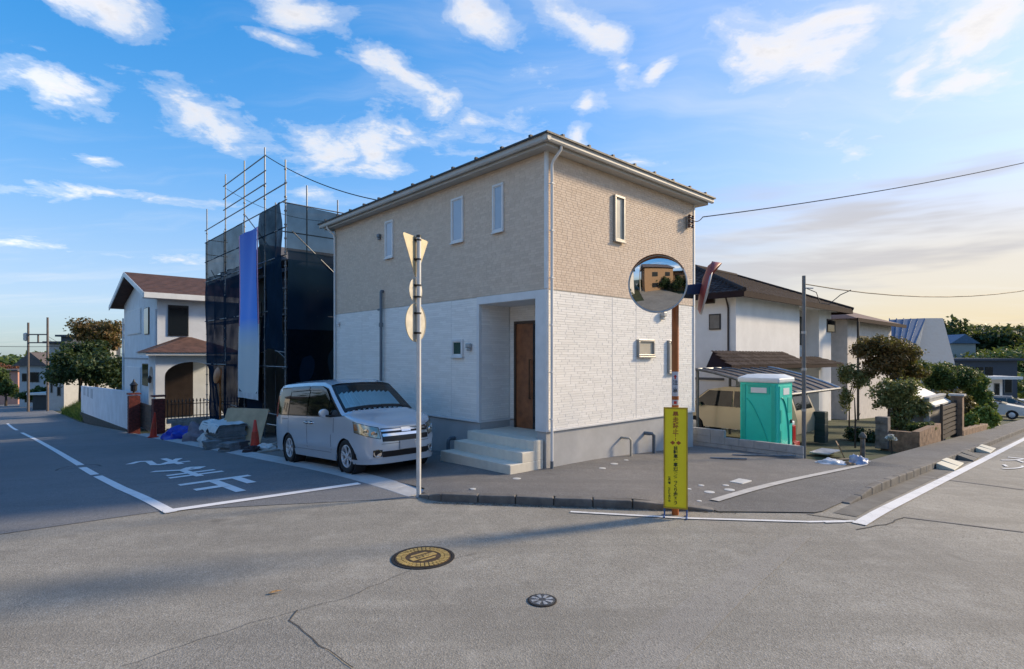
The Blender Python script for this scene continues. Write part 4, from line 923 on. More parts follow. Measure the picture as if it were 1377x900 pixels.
MB().grid(10, 2, lambda a, b: (bwave(2.1 * a, 0) - .017, -.10 + 2.22 * a, -.22 + .24 * b)).build('hem', WHEM, BN, fix=False)
# house shell behind the nets
SH = uvthing('house_under_construction', 'unfinished house with beige sheathing behind the blue scaffold nets', 'house', 0, 0, 0)
SHW = mat('sheathing', (.40, .36, .29), .8, var=.12, vs=1.5)
MB().box(.4, 7.5, 12.9, 20.6, -2, 5.6).build('wall', SHW, SH, fix=False)
MB().prism([(12.4, 5.55), (21.1, 5.55), (16.75, 7.0)], lambda a, b, t: (t, a, b), .1, 7.8).build('roof', mat('shell_roof', (.13, .115, .10), .8), SH)
for (v0, v1, z0, z1) in ((13.8, 15.0, 3.3, 4.5), (17.5, 19.2, 3.2, 4.6), (17.2, 19.4, -.6, 1.5)): BOX('window', mat('void_dark', (.01, .012, .015), .5), SH, .37, .5, v0, v1, z0, z1)
for (u0, u1, z0, z1) in ((1.2, 2.6, 3.3, 4.5), (3.8, 6.0, 3.2, 4.6), (1.0, 3.2, .2, 2.2)): BOX('window', MATS['void_dark'], SH, u0, u1, 12.86, 13.0, z0, z1)
# tie wires
WIRE = mat('wire_black', (.02, .02, .022), .6)
def wire(label, pts, sag, r=.012, n=24, cat='wire', grp=None, m=None):
    a, b = Vector(pts[0]), Vector(pts[1]); P = [a.lerp(b, i / n) - Vector((0, 0, sag * 4 * (i / n) * (1 - i / n))) for i in range(n + 1)]
    base = P[0].copy(); o = MB().tube([p - base for p in P], r, 5).build('wire', m or WIRE, None, smooth=60); o.location = base
    return tag(o, label, cat, grp)
def P3(u, v, z): return Vector((*xy(u, v), z))
wire('black cable running from the tallest scaffold post down to the new house roof', (P3(SU, 13.6, 9.72), P3(.6, 7.2, 6.95)), .25, .016)
wire('thin cable sagging from the scaffold rails to the far end of the new house roof', (P3(SU, 18.4, 9.55), P3(1.2, 9.6, 6.9)), .5, .010)

# ================================================================== white house with brown roof down the left-hand road
STUC = mat('white_stucco', (.66, .70, .74), .85, var=.07, vs=1.2, bump=.3, bs=40, dirt=.12)
ROOFB = mat('brown_shingle', (.12, .060, .045), .85, var=.25, vs=3, bump=.5, bs=26)
TRIM2 = mat('white_trim', (.74, .75, .74), .6, var=.05)
GLD = mat('dark_window', (.010, .013, .017), .06, var=.05, spec=.6)
ou, ovv = -1.5, 28.5; gz_ = -1.0
LH = uvthing('white_house', 'white stucco house with brown gable roof and arched porch', 'house', ou, ovv, gz_)
Wd, Ln, ez, pk = 10.9, 9.0, zat(394, ou, ovv) - gz_, 0
pk = zat(366, ou - .75, ovv + Wd / 2) - gz_ - .16
MB().prism([(0, -1.5), (Wd, -1.5), (Wd, ez), (Wd / 2, pk - .25), (0, ez)], lambda a, b, t: (t, a, b), 0, Ln).build('wall', STUC, LH)
oh = .75; sl = (pk - ez) / (Wd / 2)
rf = MB()
for s_ in (0, 1):
    f_ = (lambda y: y) if s_ == 0 else (lambda y: Wd - y)
    rf.hexa([(-oh, f_(-oh), ez - oh * sl), (Ln + .5, f_(-oh), ez - oh * sl), (Ln + .5, f_(Wd / 2), pk), (-oh, f_(Wd / 2), pk), (-oh, f_(-oh), ez - oh * sl + .16), (Ln + .5, f_(-oh), ez - oh * sl + .16), (Ln + .5, f_(Wd / 2), pk + .16), (-oh, f_(Wd / 2), pk + .16)])
rfo = rf.build('roof', ROOFB, LH)
for k in range(14):                                       # shingle courses on the slope in view
    t0, t1 = k / 14, (k + 1) / 14; y0, y1 = -oh + (Wd / 2 + oh) * t0, -oh + (Wd / 2 + oh) * t1; z0, z1 = ez - oh * sl + .16 + (y0 + oh) * sl, ez - oh * sl + .16 + (y1 + oh) * sl
    MB().hexa([(-oh - .01, y0, z0 + .001), (Ln + .5, y0, z0 + .001), (Ln + .5, y1, z1 + .001), (-oh - .01, y1, z1 + .001), (-oh - .01, y0, z0 + .035), (Ln + .5, y0, z0 + .035), (Ln + .5, y1 + .03, z1 + .014), (-oh - .01, y1 + .03, z1 + .014)]).build('shingle_course', ROOFB, rfo, fix=False)
for s_ in (0, 1):
    f_ = (lambda y: y) if s_ == 0 else (lambda y: Wd - y)
    MB().hexa([(-oh - .05, f_(-oh), ez - oh * sl - .12), (-oh - .002, f_(-oh), ez - oh * sl - .12), (-oh - .002, f_(Wd / 2), pk - .12), (-oh - .05, f_(Wd / 2), pk - .12), (-oh - .05, f_(-oh), ez - oh * sl + .17), (-oh - .002, f_(-oh), ez - oh * sl + .17), (-oh - .002, f_(Wd / 2), pk + .17), (-oh - .05, f_(Wd / 2), pk + .17)]).build('barge_board', TRIM2, rfo)
BOX('fascia', TRIM2, rfo, -oh, Ln + .4, -oh - .06, -oh, ez - oh * sl - .15, ez - oh * sl + .15)
BOX('soffit', TRIM2, rfo, -oh, Ln + .4, -oh, .02, ez - oh * sl - .14, ez - oh * sl - .10)
def lwin(face, p0, p1, y0, y1, m=GLD, shutter=False):
    if face == 'g':
        a, b = sorted((wall_v(p0, ou) - ovv, wall_v(p1, ou) - ovv)); c = (a + b) / 2 + ovv; z0, z1 = zat(y1, ou, c) - gz_, zat(y0, ou, c) - gz_
        w = BOX('window', TRIM2 if shutter else DARK, LH, -.06, .0, a - .04, b + .04, z0 - .04, z1 + .04)
        BOX('pane', m, w, -.075, -.05, a, b, z0, z1)
    else:
        a, b = sorted((wall_u(p0, ovv) - ou, wall_u(p1, ovv) - ou)); c = (a + b) / 2 + ou; z0, z1 = zat(y1, c, ovv) - gz_, zat(y0, c, ovv) - gz_
        w = BOX('window', DARK, LH, a - .05, b + .05, -.05, .0, z0 - .05, z1 + .05)
        BOX('pane', m, w, a, b, -.065, -.04, z0, z1)
    return w
SHT = mat('white_shutter', (.62, .66, .70), .6, var=.05)
w_ = lwin('g', 172, 190, 418, 449, SHT, True); lwin('g', 195.5, 201, 415, 449); w_ = lwin('g', 172, 190, 494, 535, SHT, True); lwin('g', 193, 202, 490, 518)
lwin('f', 227, 252, 412, 451)
TUBE('downpipe', STUC, LH, [(-.06, .1, ez - .9), (-.06, .1, .2)], .05); TUBE('downpipe', STUC, LH, [(-.08, Wd - .1, ez - .9), (-.08, Wd - .1, .2)], .05)
BOX('band_course', mat('grey_band', (.30, .33, .36), .7), LH, -.03, .0, 0, Wd, 3.05, 3.15)
# arched porch in front of the facade
pu0, pu1, pv0 = wall_u(209, ovv - 1.9) - ou, wall_u(209, ovv - 1.9) - ou + 3.7, -1.9
phz = zat(478, ou + .5, ovv - 1.9) - gz_
def arch_wall(x0, x1, h, ax0, ax1, ah, spring):
    pts = [(x0, -1.2), (ax0, -1.2), (ax0, spring)] + [((ax0 + ax1) / 2 - (ax1 - ax0) / 2 * math.cos(a), spring + (ah - spring) * math.sin(a)) for a in np.linspace(0, math.pi, 13)[1:-1]] + [(ax1, spring), (ax1, -1.2), (x1, -1.2), (x1, h), (x0, h)]
    return pts
PO = MB().prism(arch_wall(pu0, pu1, phz, pu0 + .42, pu0 + 2.95, phz - .36, phz - 1.15), lambda a, b, t: (a, t, b), pv0, pv0 + .28).build('porch_front', STUC, LH)
MB().prism(arch_wall(pv0 + .28, 0, phz, pv0 + .55, -.25, phz - .6, phz - 1.15), lambda a, b, t: (t, a, b), pu0, pu0 + .25).build('porch_side', STUC, LH)
BOX('porch_soffit', TRIM2, LH, pu0 - .5, pu1 + .5, pv0 - .45, 0, phz, phz + .16)
pc = (pu0 + pu1) / 2
MB().add([(pu0 - .6, pv0 - .55, phz + .16), (pu1 + .6, pv0 - .55, phz + .16), (pu1 + .6, 0, phz + .16), (pu0 - .6, 0, phz + .16), (pc, -.2, phz + 1.05), (pc + .3, 0, phz + 1.05), (pc - .3, 0, phz + 1.05)],
    [(0, 1, 4), (1, 2, 5, 4), (3, 0, 4, 6), (3, 2, 1, 0), (4, 5, 6)]).build('porch_roof', ROOFB, LH)
BOX('front_door', mat('dark_door', (.03, .02, .016), .4), LH, pu0 + .8, pu0 + 2.2, -.04, .01, -.2, phz - .35)
MB().lathe([(.02, 0), (.08, .04), (.1, .25), (.12, .27), (.02, .42)], 8, (pu0 - .10, pv0 + .9, phz - 1.5)).build('porch_lamp', DARK, LH)
# boundary: white wall, brick gate posts, railing on a block plinth
VW = mat('white_painted_wall', (.68, .73, .80), .8, var=.08, vs=1.0, dirt=.12); BRICK = mat('red_brick', (.20, .045, .035), .85, var=.3, vs=9, bump=.4, bs=30)
wu = -2.85; WV = wall_v(179, wu); LW = wall_v(109, wu) - WV
WL = uvthing('boundary_wall', 'long white boundary wall on a dark stone base beside the white house', 'wall', wu, WV, hzuv(wu, WV))
b = MB(); bb = MB(); n_ = 8; ztp = zat(527, wu, WV) - hzuv(wu, WV)
zfar = zat(519, wu, WV + LW) - hzuv(wu, WV)
def zline(t): return ztp + (zfar - ztp) * t
b.prism([(0, -1.2), (LW, hzuv(wu, (WV + LW)) - hzuv(wu, WV) - .5), (LW, zfar), (0, ztp)], lambda a, c, t: (t, a, c), 0, .18).build('wall_face', VW, WL)
MB().prism([(0, -.6), (LW, hzuv(wu, (WV + LW)) - hzuv(wu, WV) - .6), (LW, hzuv(wu, (WV + LW)) - hzuv(wu, WV) + .75), (0, .03)], lambda a, c, t: (t, a, c), -.07, -.002).build('stone_base', mat('dark_stone', (.055, .06, .06), .9, var=.3, vs=4, bump=.6, bs=14), WL)
BOX('coping', VW, WL, -.04, .22, 0, .5, ztp - .0, ztp + .03)
for k in range(3): BOX('recess_panel', mat('pale_recess', (.45, .49, .55), .8), WL, -.012, .002, LW * .68 + 2.3 * k, LW * .68 + 1.3 + 2.3 * k, ztp * .3 + zfar * .7 - .85, ztp * .3 + zfar * .7 - .15)
for (px, lb, lamp) in ((180, 'red brick gate post with a black lantern on top', True), (213, 'plain red brick gate post at the end of the railing', False)):
    uu_ = -3.0 if lamp else -2.5; vv = wall_v(px, uu_); gp = uvthing('gate_post', lb, 'gate post', uu_, vv, None, 'brick gate posts')
    h_ = zat(530 if lamp else 533, uu_, vv) - hzuv(uu_, vv); rr = 0
    for k in range(int(h_ / .075)):
        BOX('brick', BRICK, gp, -.24 + .004 * (k % 2), .24 - .004 * (k % 2), -.24 + .004 * (k % 2), .24 - .004 * (k % 2), k * .075 - .06, k * .075 + .009)
    BOX('cap', BRICK, gp, -.27, .27, -.27, .27, h_ - .02, h_ + .05)
    if lamp: MB().lathe([(.06, h_ + .05), (.05, h_ + .12), (.14, h_ + .16), (.15, h_ + .42), (.19, h_ + .46), (.06, h_ + .62), (.02, h_ + .74), (.0, h_ + .76)], 10).build('lantern', DARK, gp)
gv0, gv1 = wall_v(181, -2.75) - .3, wall_v(213, -2.5) + .3
GT = uvthing('iron_gate', 'dark slatted gate between the two red brick posts', 'gate', -2.7, gv1, hzuv(-2.7, gv1))
GATEM = mat('dark_gate', (.03, .04, .05), .5, .3)
for k in range(9): BOX('slat', GATEM, GT, -.03, .03, 0, gv0 - gv1, .1 + k * .14, .22 + k * .14)
for y in (0.03, gv0 - gv1 - .03): BOX('frame', GATEM, GT, -.04, .04, y - .03, y + .03, .02, 1.4)
rl0 = wall_u(224, 22.2)
FE = uvthing('railing_fence', 'black iron railing on a grey block plinth in front of the arched porch', 'fence', -2.15, 22.7, hzuv(-2.15, 22.7) + .05)
PLB = mat('pale_block', (.36, .38, .38), .9, var=.2, vs=4, bump=.4, dirt=.4)
for row in range(3):
    for k in range(10): BOX('block', PLB, FE, -.02 + k * .4 + (.2 if row % 2 else 0), .375 + k * .4 + (.2 if row % 2 else 0), -.08 + .006 * ((k + row) % 2), .08, row * .23 - .05, row * .23 + .175)
for k in range(26):
    x = k * .155; BOX('bar', DARK, FE, x, x + .03, -.015, .015, .64, 1.45); 
    MB().lathe([(.045, 1.42), (.012, 1.56), (0, 1.57)], 6, (x + .015, 0, 0)).build('spear_tip', DARK, FE)
for z in (.72, 1.30): BOX('rail', DARK, FE, 0, 4.05, -.022, .022, z, z + .035)

# ================================================================== foliage
def leaves(clumps, n, size, seed, flat=.35, aspect=1.6):     # small leaf-shaped faces spread through the clumps' volume
    rg = np.random.default_rng(seed); vol = np.array([c[1][0] * c[1][1] * c[1][2] for c in clumps]) ** .8; cnt = rg.multinomial(n, vol / vol.sum()); V_ = []
    for (c, rr), k in zip(clumps, cnt):
        d = rg.normal(size=(k, 3)); d /= np.linalg.norm(d, axis=1)[:, None]; rad = rg.uniform(.25, 1.0, (k, 1)) ** .45
        rad *= 1 + .16 * np.sin(d[:, :1] * 5 + seed) + .12 * np.sin(d[:, 1:2] * 7 + d[:, 2:3] * 6)
        rad = np.where(rg.random((k, 1)) < .14, rg.uniform(1.0, 1.4, (k, 1)), rad); p = np.array(c) + d * rad * np.array(rr); nrm = d * .7 + rg.normal(size=(k, 3)) * .7 + np.array((0, 0, flat)); nrm /= np.linalg.norm(nrm, axis=1)[:, None]
        a = np.cross(nrm, rg.normal(size=(k, 3))); a /= np.linalg.norm(a, axis=1)[:, None]; b = np.cross(nrm, a); s = size * rg.uniform(.55, 1.35, (k, 1))
        V_.append(np.stack((p - a * s * aspect * .5, p + b * s * .42, p + a * s * aspect * .5, p - b * s * .42), 1))
    V_ = np.concatenate(V_).reshape(-1, 3); return V_, np.arange(len(V_)).reshape(-1, 4)
LG = leaf_mat('leaf_green', (.032, .062, .02), (.105, .16, .042)); LD = leaf_mat('leaf_dark', (.014, .034, .016), (.05, .085, .03)); LY = leaf_mat('leaf_yellow_green', (.08, .13, .02), (.22, .27, .05))
LB = leaf_mat('leaf_bronze', (.085, .055, .022), (.21, .125, .045), (.045, .06, .02)); LO = leaf_mat('leaf_olive', (.085, .105, .03), (.30, .29, .11), (.055, .08, .028)); LGR = leaf_mat('grass_blade', (.05, .10, .015), (.20, .26, .05))
BARK = mat('bark', (.075, .055, .04), .9, var=.3, vs=6, bump=.6, bs=18)
def plant(name, label, cat, loc, clumps, n, size, lm, seed, trunk=None, group=None, limbs=5, rtr=.12, gz0=0):
    o = thing(name, label, cat, loc, 0, group); rr = random.Random(seed)
    # split every clump into smaller ones so that the outline is uneven
    sub = []
    for c, r_ in clumps:
        for k in range(12):
            a = rr.uniform(0, 6.28); e = rr.uniform(-.8, 1.0); q = rr.uniform(.45, .95); s = rr.uniform(.26, .52)
            sub.append(((c[0] + r_[0] * q * math.cos(a) * math.cos(e), c[1] + r_[1] * q * math.sin(a) * math.cos(e), c[2] + r_[2] * q * math.sin(e)), (r_[0] * s, r_[1] * s, r_[2] * s)))
        sub.append((c, (r_[0] * .6, r_[1] * .6, r_[2] * .6)))
    v_, f_ = leaves(sub, n, size, seed); mesh_np('crown', v_, f_, lm, o)
    if trunk is not None:
        b = MB(); top = Vector(trunk)
        b.tube([(0, 0, -.15), (top.x * .3, top.y * .3, top.z * .45), tuple(top)], [rtr * 1.3, rtr, rtr * .6], 8)
        for k in range(limbs):
            c, r_ = sub[rr.randrange(len(sub))]; st_ = Vector((0, 0, 0)).lerp(top, rr.uniform(.55, 1)); mid = st_.lerp(Vector(c), .5) + Vector((0, 0, .15))
            b.tube([st_, mid, Vector(c)], [rtr * .5, rtr * .32, rtr * .12], 6)
        b.build('trunk', BARK, o, smooth=50)
    return o
def hedge_ground(u, v, dz=0): x, y = xy(u, v); return (x, y, hzuv(u, v) + dz)

# ================================================================== right-hand side: block wall, toilet, posts
BLKM = mat('concrete_block', (.42, .425, .42), .9, var=.10, vs=5, bump=.4, bs=80, dirt=.2)
bw = uvthing('block_wall', 'low stepped wall of pale concrete blocks beside the green toilet', 'wall', 6.36, -2.62, None); bz0 = bw.location.z
zt1 = zat(600, 6.36, -2.6) - bz0
for row in range(3):
    for k in range(14):
        y0 = k * .4 + (.0 if row % 2 == 0 else -.2); y1 = y0 + .392; y0 = max(y0, 0); zt_ = zt1 - row * .2
        if y1 - y0 < .05: continue
        BOX('block', BLKM, bw, -.055 + .002 * ((k * 7 + row) % 3), .055, y0, y1, zt_ - .194, zt_ - .004)
        if row == 0 and y0 > 1.7: BOX('block', BLKM, bw, -.054, .054, y0, y1, zt_ + .0, zt_ + .186)
BOX('base', CONC, bw, -.05, .05, .004, 5.5, -.5, zt1 - .60)
BOX('panel', mat('pale_green_panel', (.50, .58, .48), .7), bw, -.04, .04, 3.0, 3.02 + .6, zt1 + .19, zt1 + .62)
TQ = mat('turquoise_plastic', (.02, .66, .52), .4, var=.06, vs=2); TQD = mat('turquoise_ridge', (.012, .52, .39), .4, var=.05); TW = mat('toilet_white', (.74, .78, .78), .45, var=.05)
tz = -.50
PT = uvthing('portable_toilet', 'turquoise portable toilet with white roof behind the block wall', 'toilet', 7.0, -1.75, tz)
MB().box(0, 1.0, 0, 1.02, .02, 2.08).build('cabin', TQ, PT, bevel=.03, fix=False)
MB().box(-.05, 1.05, -.05, 1.07, 2.06, 2.20).build('roof_rim', TW, PT, bevel=.04, fix=False)
MB().add([(-.04, -.04, 2.19), (1.04, -.04, 2.19), (1.04, 1.06, 2.19), (-.04, 1.06, 2.19), (.15, .15, 2.28), (.85, .15, 2.28), (.85, .87, 2.28), (.15, .87, 2.28)], [(0, 1, 5, 4), (1, 2, 6, 5), (2, 3, 7, 6), (3, 0, 4, 7), (4, 5, 6, 7)]).build('roof_dome', TW, PT, smooth=60)
# ribs and vent panel on the side in view
for (a, b, c, d) in ((.06, .16, .12, 2.0), (.86, .96, .12, 2.0), (.17, .85, 1.98, 2.03)): BOX('wall_rib', TQD, PT, -.018, .005, a, b, c, d)
BOX('vent_frame', TQD, PT, -.02, .004, .22, .78, 1.76, 1.96); BOX('vent_panel', TW, PT, -.03, -.015, .28, .70, 1.79, 1.93)
ar = MB(); ar.tube([(-.008, .80 - .02 * k, .4 + 1.15 * math.sin(k / 12 * 1.5)) if False else (-.01, .82 - .62 * (k / 12) ** 1.6, 1.62 - 1.2 * 0 - 1.3 * (1 - math.cos(k / 12 * 1.5)) * .0 - 1.25 * (k / 12) ** 2.2) for k in range(13)], .012, 6).build('wall_curve', TQD, PT, smooth=60)
# door side facing the road
BOX('door', TQ, PT, .08, .90, -.022, .004, .1, 1.98)
BOX('door_window', TW, PT, .30, .70, -.03, -.018, 1.74, 1.92)
for (a, b, c, d) in ((.12, .2, .2, .8), (.12, .2, 1.0, 1.35), (.6, .86, 1.25, 1.66)): BOX('door_rib', TQD, PT, a, b, -.034, -.02, c, d)
MB().tube([(.15 + .55 * (k / 12), -.034, .12 + 1.55 * math.sqrt(max(0, 1 - (k / 12) ** 2))) for k in range(13)], .016, 6).build('door_curve', TQD, PT, smooth=60)
BOX('door_latch', DARK, PT, .78, .84, -.06, -.02, .95, 1.05)
BOX('skid', DARK, PT, .02, .98, .05, .97, -.25, .02)
RED = mat('extinguisher_red', (.42, .012, .012), .3)
fx = uvthing('fire_extinguisher_box', 'red fire extinguisher stand next to the green toilet door', 'extinguisher', wall_u(1066, -1.7), -1.7, hzuv(8.2, -2.2))
BOX('cabinet', RED, fx, 0, .24, 0, .24, .25, .70, .02); BOX('cap', TW, fx, .02, .22, .02, .22, .70, .82, .03); BOX('base', RED, fx, -.03, .4, -.05, .24, 0, .24, .02)
# grey service pole
sp_ = gnd(1081, 619); pole_top = CH + (HY - 371) / F * sp_.y
GP = thing('service_pole', 'slim grey steel service pole at the end of the block wall', 'pole', sp_)
MB().tube([(0, 0, -.2), (0, 0, pole_top - sp_.z)], [.05, .042], 10).build('shaft', mat('grey_pole', (.17, .175, .18), .5, .3, var=.15), GP, smooth=50)
for z in (1.2, 2.2, 3.1): MB().lathe([(.056, z), (.056, z + .06)], 10).build('band', STEEL, GP)
TUBE('hook', STEEL, GP, [(0, 0, pole_top - sp_.z - .3), (.18, -.1, pole_top - sp_.z - .32)], .014)
TUBE('loop_wire', WIRE, GP, [(.04, 0, pole_top - sp_.z - .3), (.25, -.1, pole_top - sp_.z - .42), (.33, -.12, pole_top - sp_.z - .68), (.5, -.2, pole_top - sp_.z - .72), (.72, -.3, pole_top - sp_.z - .5), (.9, -.42, pole_top - sp_.z - .40)], .010)
POLE_UV = (31.0, -12.2); POLE_TOP = Vector((*xy(*POLE_UV), 14.2))
PT2 = Vector((sp_.x, sp_.y, pole_top - .2))
wire('black cable from the slim grey pole out across the right-hand road', (PT2, POLE_TOP + Vector((0, 0, -4.0))), 2.1, .014)
wire('black service drop from the new house eave out across the right-hand road', (P3(wall_u(945, -.2), -.2, zat(292, wall_u(945, -.2), -.2)), POLE_TOP + Vector((0, 0, -.9))), .55, .014)
wire('stray tail of the service drop at the new house insulators', (P3(wall_u(924), -.14, zat(297, wall_u(924), 0)), P3(wall_u(945, -.2), -.2, zat(292, wall_u(945, -.2), -.2))), .08, .012)

# ================================================================== tile-roofed white house
SW2 = mat('cream_white_wall', (.80, .795, .78), .85, var=.06, vs=1.0, bump=.2, bs=30, dirt=.15)
TILE = tone_mat('dark_roof_tile', (.035, .026, .026), (.085, .066, .062), .85, .2, 40, .12); FASC = mat('maroon_fascia', (.035, .022, .022), .8, spec=.1)
ru_, rv_ = 14.2, 2.75; rz = hzuv(14, 1.0)
RH = uvthing('tiled_house', 'white house with dark brown tiled hip roof beyond the portable toilet', 'house', ru_, rv_, rz)
L1, D1 = 12.5, 8.0; ez2 = zat(392, 13.6, 2.15) - rz; ohg = .62
MB().box(0, 6.9, 0, D1, -1, ez2 - .02).build('wall', SW2, RH, fix=False)
MB().box(6.9, L1, 1.1, D1, -1, ez2 - .03).build('wall', SW2, RH, fix=False)
bay = wall_u(1100, rv_ + .3) - ru_
MB().box(bay, L1 - .2, .25, 1.09, -1, ez2 - .04).build('bay_wall', SW2, RH, fix=False)
def tile_roof(par, x0, x1, y0, y1, z, pitch, seed, hips=(True, True), tw=.30, th=.27, name='roof_tiles'):
    """hip roof laid tile by tile: rows of slightly curved tiles on all four slopes"""
    rr = random.Random(seed); Vv = []; Ff = []; C = []; w, d = x1 - x0, y1 - y0; hd = min(w, d) / 2
    def slope(o, ex, ey, n_run, wid, cutl, cutr):
        nr = int(n_run / th)
        for r in range(nr):
            s0, s1 = r * th, (r + 1) * th + .03; a0, a1 = cutl * s0, wid - cutr * s0; nt = int((a1 - a0) / tw)
            for k in range(nt + 1):
                xa = a0 + k * tw + (.0); xb = min(xa + tw * .97, a1)
                if xb - xa < .06: continue
                t_ = rr.random(); seq = [(xa, .0), (xa + (xb - xa) * .3, .022), (xa + (xb - xa) * .7, .022), (xb, -.006)]
                o_ = len(Vv)
                for (xx, hh) in seq:
                    for (ss, lift) in ((s0, .055), (s1, .018)):
                        p = o + ex * xx + ey * ss; Vv.append((p.x, p.y, z + ss * pitch + hh + lift))
                for q in range(3): Ff.append((o_ + q * 2, o_ + q * 2 + 2, o_ + q * 2 + 3, o_ + q * 2 + 1)); C.append(t_)
                p0 = Vv[o_]; o2 = len(Vv)
                for q in range(4): pp = Vv[o_ + q * 2]; Vv.append((pp[0], pp[1], pp[2] - .045))
                for q in range(3): Ff.append((o_ + q * 2, o2 + q, o2 + q + 1, o_ + q * 2 + 2)); C.append(t_ * .4)
    X, Y = Vector((1, 0, 0)), Vector((0, 1, 0)); hl, hr = hips
    slope(Vector((x0, y0, 0)), X, Y, d / 2, w, 1 if hl else 0, 1 if hr else 0)
    if hl: slope(Vector((x0, y1, 0)), -Y, X, d / 2, d, 1, 1)
    if hr: slope(Vector((x1, y0, 0)), Y, -X, d / 2, d, 1, 1)
    slope(Vector((x1, y1, 0)), -X, -Y, d / 2, w, 1 if hr else 0, 1 if hl else 0)
    o_ = mesh_np(name, Vv, Ff, TILE, par, cols=C); o_['kind'] = 'stuff'
    zr = z + d / 2 * pitch; a = Vector((x0 + (d / 2 if hl else 0), (y0 + y1) / 2, zr + .06)); b = Vector((x1 - (d / 2 if hr else 0), (y0 + y1) / 2, zr + .06)); m = MB()
    m.tube([a, b], .13, 8)
    for (c, e) in (((x0, y0), a), ((x0, y1), a)) if hl else (): m.tube([Vector((c[0], c[1], z + .08)), e], .10, 8)
    for (c, e) in (((x1, y0), b), ((x1, y1), b)) if hr else (): m.tube([Vector((c[0], c[1], z + .08)), e], .10, 8)
    m.build('ridge_tiles', mat('ridge_tile', (.05, .04, .038), .85, var=.2, vs=6, spec=.12), par, smooth=50)
    MB().add([(x0 + .05, y0 + .05, z), (x1 - .05, y0 + .05, z), (x1 - .05, y1 - .05, z), (x0 + .05, y1 - .05, z), tuple(a - Vector((0, 0, .08))), tuple(b - Vector((0, 0, .08)))], [(0, 1, 5, 4), (1, 2, 5), (2, 3, 4, 5), (3, 0, 4), (3, 2, 1, 0)]).build('roof_deck', FASC, par)
    f = MB()
    for (a_, b_, c_, d_) in ((x0, x1, y0, y0 + .06), (x0, x1, y1 - .06, y1), (x0, x0 + .06, y0 + .061, y1 - .061), (x1 - .06, x1, y0 + .061, y1 - .061)): f.box(a_, b_, c_, d_, z - .20, z + .03)
    f.build('fascia', FASC, par, fix=False)
tile_roof(RH, -ohg, L1 + ohg, -ohg, D1 + ohg, ez2, .42, 3)
BOX('soffit', SW2, RH, -ohg + .07, L1 + ohg - .07, -ohg + .07, D1 + ohg - .07, ez2 - .06, ez2 - .01)
# lean-to tiled roofs over the ground floor
def leanto(x0, x1, dpt, z, zt_, y0=0.0):
    th, tw = .25, .28; Vv = []; Ff = []; C = []; rr = random.Random(int(x0 * 10)); nr = int(dpt / th)
    for r in range(nr):
        s0, s1 = r * dpt / nr, (r + 1) * dpt / nr + .02; z0, z1 = z + (zt_ - z) * r / nr, z + (zt_ - z) * (r + 1) / nr; xa0 = x0 + s0 * .6; xb0 = x1 - s0 * .6; nt = int((xb0 - xa0) / tw)
        for k in range(nt):
            xa = xa0 + (xb0 - xa0) * k / nt; xb = xa + (xb0 - xa0) / nt * .97; t_ = rr.random(); o_ = len(Vv)
            for (xx, hh) in ((xa, 0), (xa * .7 + xb * .3, .022), (xa * .3 + xb * .7, .022), (xb, -.005)):
                Vv.append((xx, y0 - dpt + s0, z0 + hh + .05)); Vv.append((xx, y0 - dpt + s1, z1 + hh + .015))
            for q in range(3): Ff.append((o_ + 2 * q, o_ + 2 * q + 2, o_ + 2 * q + 3, o_ + 2 * q + 1)); C.append(t_)
            o2 = len(Vv)
            for q in range(4): pp = Vv[o_ + q * 2]; Vv.append((pp[0], pp[1], pp[2] - .045))
            for q in range(3): Ff.append((o_ + q * 2, o2 + q, o2 + q + 1, o_ + q * 2 + 2)); C.append(t_ * .4)
    oo = mesh_np('lean_to_tiles', Vv, Ff, TILE, RH, cols=C); oo['kind'] = 'stuff'
    MB().hexa([(x0, y0 - dpt, z - .14), (x1, y0 - dpt, z - .14), (x1, y0, z - .14), (x0, y0, z - .14), (x0, y0 - dpt, z + .0), (x1, y0 - dpt, z + .0), (x1 - dpt * .6, y0, zt_), (x0 + dpt * .6, y0, zt_)]).build('lean_to_deck', FASC, RH)
zl = zat(492, 14.2, 1.6) - rz; zl2 = zat(473, 14.6, 2.7) - rz
leanto(wall_u(984, 1.7) - ru_, wall_u(1090, 1.7) - ru_, 1.05, zl, zl2)
leanto(wall_u(1078, 1.9) - ru_, wall_u(1136, 1.9) - ru_, 1.2, zl - .05, zl2 - .25, .4)
TUBE('downpipe', mat('brown_pipe', (.06, .04, .035), .5), RH, [(-ohg + .1, .2, ez2 - .1), (-.1, .3, ez2 - .45), (-.06, .3, ez2 - .6), (-.06, .3, zl)], .04)
def rwin(face, p0, p1, y0, y1, m=GLD, dv=0):
    if face == 'g':
        a, b = sorted((wall_v(p0, ru_) - rv_, wall_v(p1, ru_) - rv_)); c = (a + b) / 2 + rv_; z0, z1 = zat(y1, ru_, c) - rz, zat(y0, ru_, c) - rz
        w = BOX('window', DARK, RH, -.05, .0, a - .05, b + .05, z0 - .05, z1 + .05); BOX('pane', m, w, -.06, -.04, a, b, z0, z1)
    else:
        a, b = sorted((wall_u(p0, rv_ + dv) - ru_, wall_u(p1, rv_ + dv) - ru_)); c = (a + b) / 2 + ru_; z0, z1 = zat(y1, c, rv_ + dv) - rz, zat(y0, c, rv_ + dv) - rz
        w = BOX('window', DARK, RH, a - .05, b + .05, dv - .05, dv, z0 - .05, z1 + .05); BOX('pane', m, w, a, b, dv - .06, dv - .04, z0, z1)
GREYW = mat('grey_pane', (.14, .15, .15), .2)
rwin('g', 955.5, 968, 424, 442, GREYW); rwin('g', 948, 960, 402, 407, FASC); rwin('f', 1075, 1083, 428, 463, GREYW, 1.1); rwin('f', 1112, 1122, 431, 446, GLD, .25)
